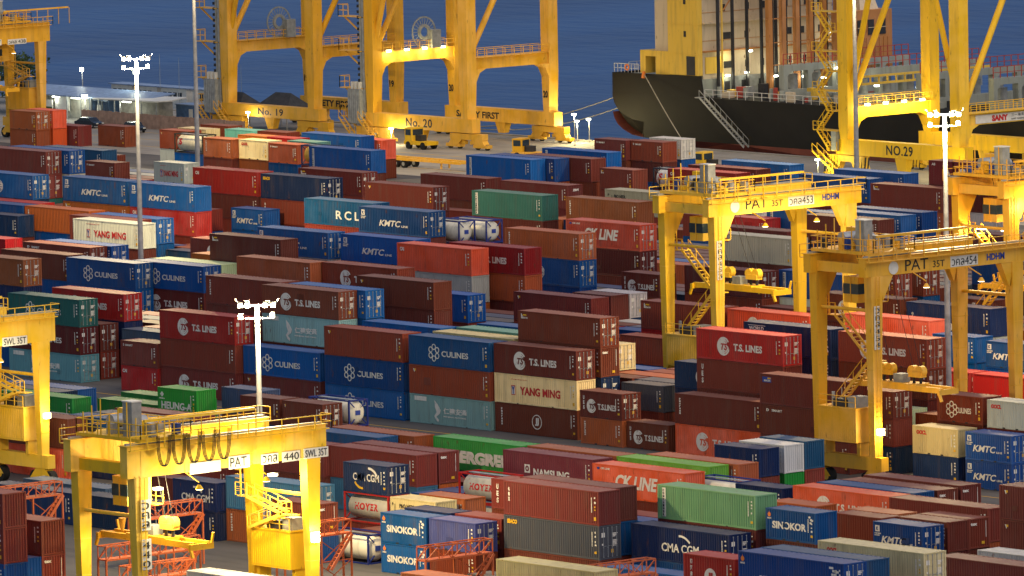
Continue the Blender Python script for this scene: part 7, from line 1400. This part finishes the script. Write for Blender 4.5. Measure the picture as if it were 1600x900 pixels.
for y in (20.0, 22.0, 24.2): b = MB(); b.box(28.6, y, 16.9, 28.7, y + 1.1, 19.0, 'dark'); b.bar((28.72, y, 17.9), (28.72, y + 1.1, 17.9), .08, 'cream'); b.build('window', sh)
for y in (20.4, 22.5, 24.4): b = MB(); b.taper((26.4, y, 20.3), (1.0, .8), (26.4, y, 22.6), (.3, .3), 'cream'); b.bar((26.4, y, 22.6), (26.4, y, 32), .4, 'rusty'); b.build('vent_stack', sh)
# main deck, its house front, railings and deck lamps
b = MB(); b.box(18, .3, 8.9, SL, BW - .3, 9.15, 'shipgrey'); b.build('main_deck', sh)
b = MB(); b.box(18.2, 3.2, 9.15, 18.8, 24, 11.8, 'grey')
for k in range(6): b.box(18.8, 4 + k * 3.2, 9.3, 18.84, 5 + k * 3.2, 11.2, 'dark')
b.build('deck_bulkhead', sh)
b = MB(); b.rail((18.8, .35, 9.15), (60, .35, 9.15), 'white', 1.15, 1.6, .07); b.build('deck_rail', sh)
rg = random.Random(4)
for k in range(44):
    b = MB(); x = rg.uniform(19.5, 60); y = rg.uniform(.7, 9); w_, d_, h_ = rg.uniform(.3, 1.5), rg.uniform(.3, 1.2), rg.uniform(.4, 1.9); b.box(x, y, 9.15, x + w_, y + d_, 9.15 + h_, rg.choice(['shipgrey', 'grey', 'cream', 'dark', 'shipyellow', 'rail_red'])); b.build('deck_locker', sh)
for k in range(9): b = MB(); x = 20 + k * 4.2; b.cyl((x, 2.0 + k % 3, 9.15), (x, 2.0 + k % 3, 10.6), .35, 'shipgrey', 10); b.build('ventilator', sh)
for k, x in enumerate((31, 45, 58, 72, 86, 100)):     # lashing bridges across the hatches
    b = MB(); zb = 14.0
    b.box(x, 3, zb - .9, x + 1.0, BW - .5, zb, 'shipgrey'); b.box(x, 3, 9.15, x + 1, BW - .5, 10.6, 'shipgrey')
    for j in range(6): b.box(x, 3 + j * 4.5, 10.6, x + 1.0, 3.7 + j * 4.5, zb - .9, 'shipgrey'); b.prism([(x, 3.7 + j * 4.5, zb - .9), (x, 4.3 + j * 4.5, zb - .9), (x, 3.7 + j * 4.5, zb - 1.5)], (1, 0, 0), 'shipgrey'); b.cyl((x - .5, 6 + j * 4.3, 10.3), (x - .5, 6 + j * 4.3, 12.6), .7, 'grey', 12)
    b.build('lashing_bridge', sh); b = MB(); b.rail((x + .9, 3, zb), (x + .9, BW - .5, zb), 'rail_red', 1.5, 1.3, .10); b.build('bridge_rail', sh)
b = MB(); b.box(40, 1.6, 11.5, 41.0, 22, 12.2, 'shipyellow') if False else None
for x in (48.5,):
    b = MB(); b.bar((x, 2, 12.2), (x, 26, 12.2), .3, 'shipyellow'); b.bar((x, 2, 13.2), (x, 26, 13.2), .3, 'shipyellow')
    for k in range(16): b.bar((x, 2 + k * 1.6, 12.2), (x, 2 + k * 1.6, 13.2), .2, 'shipyellow')
    b.build('walkway_frame', sh)
for k, (x, y, z) in enumerate(((18.95, 8.6, 15.0), (18.95, 15.2, 15.6), (18.95, 24.2, 16.6), (19.1, 4.2, 11.9), (19.1, 7.8, 12.1), (19.1, 12.5, 12.4), (19.3, 15.8, 12.7), (19.2, 19.0, 12.4), (23.2, 21.0, 12.8), (22.5, 10.0, 11.6), (23.2, 14.8, 11.3), (29, 13, 11.5), (32.4, 12.4, 13.0), (47, 6, 11.6), (52, 9, 11.4))):
    b = MB(); b.box(x, y - .3, z, x + .35, y + .3, z + .22, 'lamp_white'); b.build('deck_lamp', sh); lamp_light('ship_lamp', (x + .7, y - .1, z - .25), 45, (1, .97, .62), .2, sh)
# gangway ladder down the side, stern crane, rescue boat
b = MB(); b.stair((19.2, -1.1, 9.3), (28.6, -1.5, 2.9), (0, .9, 0), 'steel'); b.box(18.4, -1.2, 9.2, 19.3, -.1, 9.32, 'steel'); b.build('gangway', sh)
b = MB(); b.bar((10.6, 4.2, 14.8), (10.6, 4.2, 18.5), .7, 'shipyellow'); b.bar((10.6, 4.2, 18.2), (11.9, 4.4, 23.0), .5, 'dark'); b.cyl((10.1, 4.0, 18.0), (10.9, 4.0, 18.6), .45, 'dark', 10); b.build('stern_crane', sh)
b = MB(); b.prism([(7.9, 3.5, 17.3), (10.2, 3.5, 16.9), (10.2, 3.5, 15.6), (9.0, 3.5, 15.7), (8.4, 3.5, 16.3)], (0, 1.5, 0), 'rail_red'); b.build('rescue_boat', sh)
b = MB(); b.cyl((9.6, 3.4, 15.8), (11.4, 3.4, 15.8), .5, 'white', 12); b.build('liferaft_canister', sh)

def rope(name, label, pts, cat='rope', r=.07):
    b = MB()
    for a, e in zip(pts, pts[1:]): b.cyl(a, e, r, 'ropem', 6, cap=False)
    return tag(b.build(name), label, cat)
def sag(a, b, s, n=14): a, b = Vector(a), Vector(b); return [a.lerp(b, i / n) - Vector((0, 0, s * math.sin(math.pi * i / n))) for i in range(n + 1)]
rope('mooring_line', 'pale mooring line slanting down the black hull from an orange ball', sag((-207.4, 203.9, 9.6), (-195.2, 200.4, .5), .2))
b = MB(); b.cyl((-207.5, 203.85, 9.0), (-207.35, 203.85, 9.9), .30, 'decal_orange', 12, .22); tag(b.build('rope_guard'), 'orange ball on the mooring line at the ship\'s stern', 'mooring gear')
for k, (dx, lab) in enumerate(((0, 'upper of two slack mooring lines stretched over water from the ship\'s stern'), (1.6, 'lower of two slack mooring lines stretched over water from the ship\'s stern'))):
    rope('mooring_line', lab, sag((-214.0 + dx * .2, 207 + dx, 6.6 - dx * .8), (-246 + dx, 200.8, .5), 1.5 + .3 * k))
for k, (x, y) in enumerate(((-195.2, 200.4), (-246, 200.6), (-244.4, 200.6))):
    b = MB(); b.cyl((0, 0, 0), (0, 0, .45), .22, 'dark', 12); b.cyl((0, 0, .45), (0, 0, .62), .34, 'dark', 12); o = b.build('bollard'); o.location = (x, y, .14); tag(o, ('iron bollard on the quay edge below the slanting hull line', 'iron bollard on the quay edge behind crane No. 20, first of two', 'iron bollard on the quay edge behind crane No. 20, second of two')[k], 'bollard', 'bollards on the quay edge')

# ---------------------------------------------------------------- sheds, fence, tents, trees and cars at the river end, far left
def lamp_thing(label, x, y, z, mt, p, col, r=.28, pole=True):
    t = thing('street_lamp', label, 'lamp', (x, y, 0)); b = MB()
    b.cyl((0, 0, 0), (0, 0, z), .07, 'pole', 8); b.build('pole', t); b = MB(); b.cyl((0, -.1, z - .05), (0, -.1, z + .45), r, mt, 12); b.build('lamp_head', t)
    if p: lamp_light('street_lamp_light', (0, -.6, z - .3), p, col, .3, t)
    return t
t = thing('shed', 'long low shed with blue roof and open front under white lights', 'shed', (-318, 177, 0))
b = MB(); b.box(-2, 6, 0, 17, 7, 3.4, 'wall_pale')
for k in range(8): b.box(-2 + k * 2.5, 5.9, 0, -1.86 + k * 2.5, 6.0, 3.4, 'grey')
b.build('wall', t); b = MB(); b.prism([(-14, 4.0, 3.3), (27, 4.0, 3.3), (27, 10.5, 4.0), (-14, 10.5, 4.0)], (0, 0, .16), 'roof_blue'); b.build('roof', t)
for k in range(8): b = MB(); b.bar((-13 + k * 5.6, 4.3, 0), (-13 + k * 5.6, 4.3, 3.3), .14, 'steel'); b.build('post', t)
for x in (5.5, 10.0, 22.0): b = MB(); b.box(x, 4.6, 3.02, x + 1.8, 4.9, 3.14, 'lamp_white'); b.build('ceiling_light', t); lamp_light('shed_light', (x + .9, 4.4, 2.7), 60, (.95, 1, .8), .3, t)
b = MB(); b.box(2.5, 4.6, .4, 5.5, 4.75, 2.6, 'white'); b.box(6.2, 4.6, 1.2, 9.4, 4.75, 3.2, 'white'); b.box(2.5, 4.55, 1.3, 5.5, 4.6, 1.6, 'leaf'); b.build('notice_board', t)
for lab, x, y, w_, h_, mt in (('blue cabin beside the pale shed, end-on to the fence', -305.5, 183, 4.6, 2.8, 'wall_blue'), ('pale lit cabin under the white canopy behind the mast', -299.5, 184, 9, 3.0, 'wall_pale'), ('blue cabin between pale canopy and dark tents', -289, 186, 7.5, 2.7, 'wall_blue')):
    t = thing('site_cabin', lab, 'cabin', (x, y, 0), 0, 'site cabins by the river'); b = MB(); b.box(0, 0, .15, w_, 2.6, h_, mt)
    for k in range(int(w_ / .3)): b.box(.05 + k * .3, -.03, .2, .12 + k * .3, 0, h_ - .1, mt)
    b.build('wall', t); b = MB(); b.box(-.1, -.15, h_, w_ + .1, 2.75, h_ + .14, 'roof_blue' if mt == 'wall_blue' else 'white'); b.build('roof', t); b = MB(); b.box(w_ * .4, -.05, .2, w_ * .4 + .9, -.02, 2.2, 'white'); b.build('door', t)
t = thing('canopy', 'pale flat canopy roof glowing under the bright white lamp', 'canopy', (-300.5, 182, 0)); b = MB(); b.prism([(-1, -1.5, 3.3), (14, -1.5, 3.5), (15.5, 0, 3.6), (14.5, 3.6, 3.8), (0, 3.6, 3.5)], (0, 0, .15), 'white'); b.build('roof', t)
for x in (0, 5, 10, 13.5): b = MB(); b.bar((x, -1.2, 0), (x, -1.2, 3.3), .13, 'steel'); b.build('post', t)
for k, (x, w_) in enumerate(((-330, 5), (-324, 5), (-318, 6), (-310.5, 5.5))):
    t = thing('river_boat', ('leftmost of four low white boat roofs moored behind the blue-roofed shed', 'second from left of four low boat roofs behind the blue-roofed shed', 'third from left of four low boat roofs behind the blue-roofed shed', 'rightmost of four low boat roofs behind the blue-roofed shed')[k], 'boat', (x, 206, -2.4), 0, 'boats moored behind the shed')
    b = MB(); b.prism([(-.8, 0, .0), (w_ + .8, 0, .0), (w_ + 1.4, 0, 1.4), (-1.4, 0, 1.4)], (0, 2.8, 0), 'wall_blue'); b.build('hull', t); b = MB(); b.box(0, .3, 1.4, w_, 2.5, 5.0, 'white'); [b.box(.5 + j * 1.2, .26, 3.4, 1.3 + j * 1.2, .3, 4.4, 'glass') for j in range(int(w_ / 1.3))]; b.build('cabin', t); b = MB(); b.box(-.4, 0, 5.0, w_ + .4, 2.8, 5.15, 'roof_blue'); b.build('roof', t)
for k, (x, y, lab) in enumerate(((-279.5, 183, 'larger dark peaked tent on posts left of crane No. 19'), (-272.4, 186, 'smaller dark peaked tent half hidden by crane No. 19'))):
    t = thing('tent', lab, 'tent', (x, y, 0), 0, 'dark tents by the quay'); b = MB(); w_, d_ = 8.6, 6
    b.add([(0, 0, 2.6), (w_, 0, 2.6), (w_, d_, 2.6), (0, d_, 2.6), (w_ * .3, d_ / 2, 5.2), (w_ * .7, d_ / 2, 5.2)], [(0, 1, 5, 4), (1, 2, 5), (2, 3, 4, 5), (3, 0, 4), (3, 2, 1, 0)], 'tent'); b.build('canvas', t)
    for px, py in ((.1, .1), (w_ / 2, .1), (w_ - .1, .1), (.1, d_ - .1), (w_ - .1, d_ - .1)): b = MB(); b.bar((px, py, 0), (px, py, 2.6), .12, 'steel'); b.build('post', t)
b = MB()                                             # board fence
x = -300.0; rg = random.Random(2)
while x < -262.5:
    w_ = rg.uniform(.28, .42); b.box(x, 177.2 + rg.uniform(-.02, .02), 0, x + w_ - .03, 177.25, 2.1 + rg.uniform(-.08, .08), 'board'); x += w_
b.box(-300, 177.27, .4, -262.5, 177.33, .5, 'board'); b.box(-300, 177.27, 1.6, -262.5, 177.33, 1.7, 'board')
f = b.build('board_fence'); tag(f, 'pinkish board fence in front of the sheds by the river', 'fence')
def car(label, x, y, rz):
    t = thing('parked_car', label, 'car', (x, y, 0), rz, 'cars parked at the fence'); b = MB(); prof = [(-2.2, .35), (2.2, .35), (2.25, .75), (1.3, .95), (.6, 1.45), (-1.0, 1.48), (-1.75, 1.0), (-2.25, .9)]
    b.prism([(a, -.85, z) for a, z in prof], (0, 1.7, 0), 'car'); b.build('body', t); b = MB(); b.prism([(1.15, -.87, .98), (.55, -.87, 1.38), (-.95, -.87, 1.40), (-1.55, -.87, 1.02)], (0, 1.74, 0), 'glass'); b.build('window', t)
    for a, s in ((-1.35, -1), (1.4, -1), (-1.35, 1), (1.4, 1)): b = MB(); b.cyl((a, s * .72, .33), (a, s * .9, .33), .33, 'rubber', 14); b.cyl((a, s * .89, .33), (a, s * .92, .33), .18, 'steel', 10); b.build('wheel', t)
    for s in (-.55, .55): b = MB(); b.box(2.2, s - .2, .62, 2.28, s + .2, .78, 'lamp_white' if False else 'white'); b.build('headlight', t)
car('dark saloon car beside the board fence, right of the brown box pair', -281.5, 172.3, R(-12)); car('dark car roof showing just above the left brown container', -293.5, 173.6, R(5))
def tree(label, x, y, h, r):
    t = thing('tree', label, 'tree', (x, y, -.3), 0, 'trees on the river bank'); rg = random.Random(int(x)); b = MB(); b.cyl((0, 0, 0), (.2, 0, h * .6), .35, 'bark', 8, .16)
    for k in range(6): a = rg.uniform(0, 6.3); b.cyl((.1, 0, h * .4), (math.cos(a) * r * .6, math.sin(a) * r * .6, h * rg.uniform(.6, .85)), .14, 'bark', 6, .05)
    b.build('trunk', t); b = MB(); cl = [(rg.uniform(-r, r) * .7, rg.uniform(-r, r) * .7, h * rg.uniform(.35, .92)) for _ in range(26)]
    for k in range(2600):
        c = rg.choice(cl); d = Vector((rg.gauss(0, 1), rg.gauss(0, 1), rg.gauss(0, .8))).normalized() * (rg.random() ** .5) * r * .38; p = Vector(c) + d; s = rg.uniform(.14, .34); n = Vector((rg.gauss(0, 1), rg.gauss(0, 1), rg.gauss(.4, 1))).normalized(); u = n.orthogonal().normalized() * s; v = n.cross(u) * .7
        b.add([p - u, p - v * .8, p + u, p + v], [(0, 1, 2, 3)], 'leaf')
    b.build('crown', t); return t
tree('broad bushy tree on the river bank behind the left yard crane', -341, 196, 6.8, 4.8); tree('smaller bushy tree cut by the left picture edge', -350, 195, 6.2, 4.5)
lamp_thing('bright white lamp on a post above the pale canopy', -300.5, 188, 6.6, 'lamp_white', 260, (.95, 1, .78), .45); lamp_thing('white lamp at the cabin corner behind the board fence', -303.2, 180.5, 3.4, 'lamp_white', 150, (.95, 1, .8), .4); lamp_thing('small white lamp over the boat roofs at far left', -316, 190, 6.2, 'lamp_white', 80, (.95, 1, .9), .28)
for k, (x, h) in enumerate(((-309, 8.4), (-304.5, 8.0), (-290, 7.6))):
    b = MB(); b.cyl((0, 0, 0), (0, 0, h), .05, 'steel', 6, .02); o = b.build('flag_pole'); o.location = (x, 199, 0); tag(o, ('thin bare pole rising left of the bright white lamp', 'thin bare pole just left of the bright white lamp, second of two', 'thin bare pole right of the mast, above the blue cabin')[k], 'pole', 'thin poles by the river')

# ---------------------------------------------------------------- vehicles on the apron and in the lanes
t = thing('truck_trailer', 'yellow flatbed trailer with twin dark wheels on the quay apron', 'trailer', (-206, 157, 0)); b = MB(); b.box(-2, 0, 1.0, 14, .25, 1.35, 'amber'); b.box(-2, 2.2, 1.0, 14, 2.45, 1.35, 'amber')
for k in range(8): b.box(-1.8 + k * 2.2, .25, 1.05, -1.5 + k * 2.2, 2.2, 1.3, 'amber')
b.build('chassis', t)
for x in (.6, 2.2): 
    for y in (.05, 1.9): b = MB(); b.cyl((x, y, .55), (x, y + .55, .55), .55, 'rubber', 18); b.cyl((x, y - .02, .55), (x, y, .55), .28, 'grey', 12); b.build('wheel', t)
b = MB(); b.box(9.5, .4, .2, 9.7, .6, 1.0, 'amber'); b.box(9.5, 1.8, .2, 9.7, 2.0, 1.0, 'amber'); b.build('landing_leg', t)
def tractor(label, x, y, rz, mt='yellow'):
    t = thing('yard_tractor', label, 'tractor', (x, y, 0), rz, 'yard tractors on the quay'); b = MB(); b.box(-2.4, -1.1, .6, 2.4, 1.1, 1.1, mt); b.build('chassis', t)
    b = MB(); b.box(.7, -1.1, 1.1, 2.2, 1.1, 2.9, mt); b.box(.66, -.9, 1.9, 2.24, .9, 2.7, 'glass'); b.box(.9, -1.14, 1.9, 2.0, 1.14, 2.7, 'glass'); b.build('cab', t); b = MB(); b.box(-.6, -.5, 1.1, .6, .5, 1.9, 'dark'); b.build('engine_cover', t)
    for a in (-1.6, 1.5):
        for s in (-1, 1): b = MB(); b.cyl((a, s * .7, .52), (a, s * 1.15, .52), .52, 'rubber', 16); b.build('wheel', t)
tractor('olive yellow terminal tractor beneath the SAFETY FIRST beam', -199.5, 176, R(200), 'amber'); tractor('yellow terminal tractor cab at the foot of the ship', -162.8, 176, R(190)); tractor('bright yellow tractor parked among the gear of crane No. 20', -225.5, 178.6, R(180))
t = thing('reach_stacker', 'yellow forklift with black tyre in the gap beside crane 453', 'forklift', (36.8, -20.5, 0), R(90)); b = MB(); b.box(-2.8, -1.3, .7, 1.6, 1.3, 1.9, 'yellow'); b.box(-2.9, -1.2, 1.9, -1.4, 1.2, 2.7, 'yellow'); b.build('body', t); b = MB(); b.box(-1.2, -.9, 1.9, .6, .9, 3.5, 'yellow'); b.box(-1.0, -.94, 2.3, .4, .94, 3.3, 'glass'); b.box(-1.24, -.7, 2.3, .64, .7, 3.3, 'glass'); b.build('cab', t); b = MB()
for y in (-.6, .6): b.box(1.7, y - .12, .3, 1.95, y + .12, 5.2, 'yellow')
b.box(1.96, -.6, .2, 2.1, .6, .5, 'dark'); b.build('mast', t)
for a in (-1.9, 1.1):
    for s in (-1, 1): b = MB(); b.cyl((a, s * .95, .72), (a, s * 1.4, .72), .72, 'rubber', 18); b.cyl((a, s * 1.38, .72), (a, s * 1.43, .72), .34, 'yellow', 12); b.build('wheel', t)

# ---------------------------------------------------------------- orange lattice access frames
def access_frame(label, x, y, Ly, zt, wx=1.1, ladder=True):
    t = thing('access_frame', label, 'scaffold', (x, y, 0), 0, 'orange lattice access frames'); zb = zt - 1.15; b = MB()
    for px in (-wx, 0):
        b.bar((px, 0, zt), (px, Ly, zt), .11, 'orange'); b.bar((px, 0, zb), (px, Ly, zb), .13, 'orange'); n = max(3, int(Ly / 1.4))
        for k in range(n + 1): b.bar((px, Ly * k / n, zb), (px, Ly * k / n, zt), .08, 'orange')
        for k in range(n): b.bar((px, Ly * (k + (k % 2)) / n, zb), (px, Ly * (k + 1 - (k % 2)) / n, zt), .06, 'orange')
    for k in range(5): b.bar((-wx, Ly * k / 4, zb), (0, Ly * k / 4, zb), .08, 'orange'); b.bar((-wx, Ly * k / 4, zt), (0, Ly * k / 4, zt), .08, 'orange')
    b.bar((-wx, Ly, zb), (0, Ly, zt), .06, 'orange'); b.bar((-wx, 0, zb), (0, 0, zt), .06, 'orange'); b.build('platform_truss', t)
    b = MB(); b.box(-wx, 0, zb + .03, 0, Ly, zb + .07, 'orange'); b.build('deck', t)
    for px in (-wx, 0):
        for py in (0, Ly * .55, Ly): b = MB(); b.bar((px, py, 0), (px, py, zb), .14, 'orange'); b.build('leg', t)
    b = MB()
    for z0, z1 in ((.2, zb * .5), (zb * .5, zb)): b.bar((0, Ly * .55, z0), (0, Ly, z1), .07, 'orange'); b.bar((-wx, Ly, z0), (-wx, Ly * .55, z1), .07, 'orange'); b.bar((0, Ly * .55, z1), (0, Ly, z1), .09, 'orange')
    b.build('brace', t)
    if ladder: b = MB(); b.stair((.12, Ly * .62, zb * .35), (.12, Ly * .95, zb), (.5, 0, 0), 'orange', False); b.build('ladder', t)
    return t
for lab, x, y, Ly, zt in (('orange lattice access frame before brown containers at the left edge', 70.8, -121.0, 7.3, 5.6), ('orange lattice access frame behind the hanging orange spreader', 90.6, -121.0, 7.3, 5.6), ('orange lattice access frame low down behind the leg of crane 440', 109.1, -138.8, 10.0, 5.6),
        ('orange lattice access frame lowest of the group at the feet of crane 440', 120.5, -145.5, 7.0, 5.6), ('orange lattice access frame right of crane 440 before the flame-emblem box', 110.7, -121.0, 7.3, 5.6), ('brightest orange lattice access frame before faded violet-blue container', 129.8, -121.6, 7.3, 5.6), ('orange lattice access frame cut by the bottom edge beside the cream roof', 149.3, -120.9, 7.3, 5.6)):
    access_frame(lab, x, y, Ly, zt)
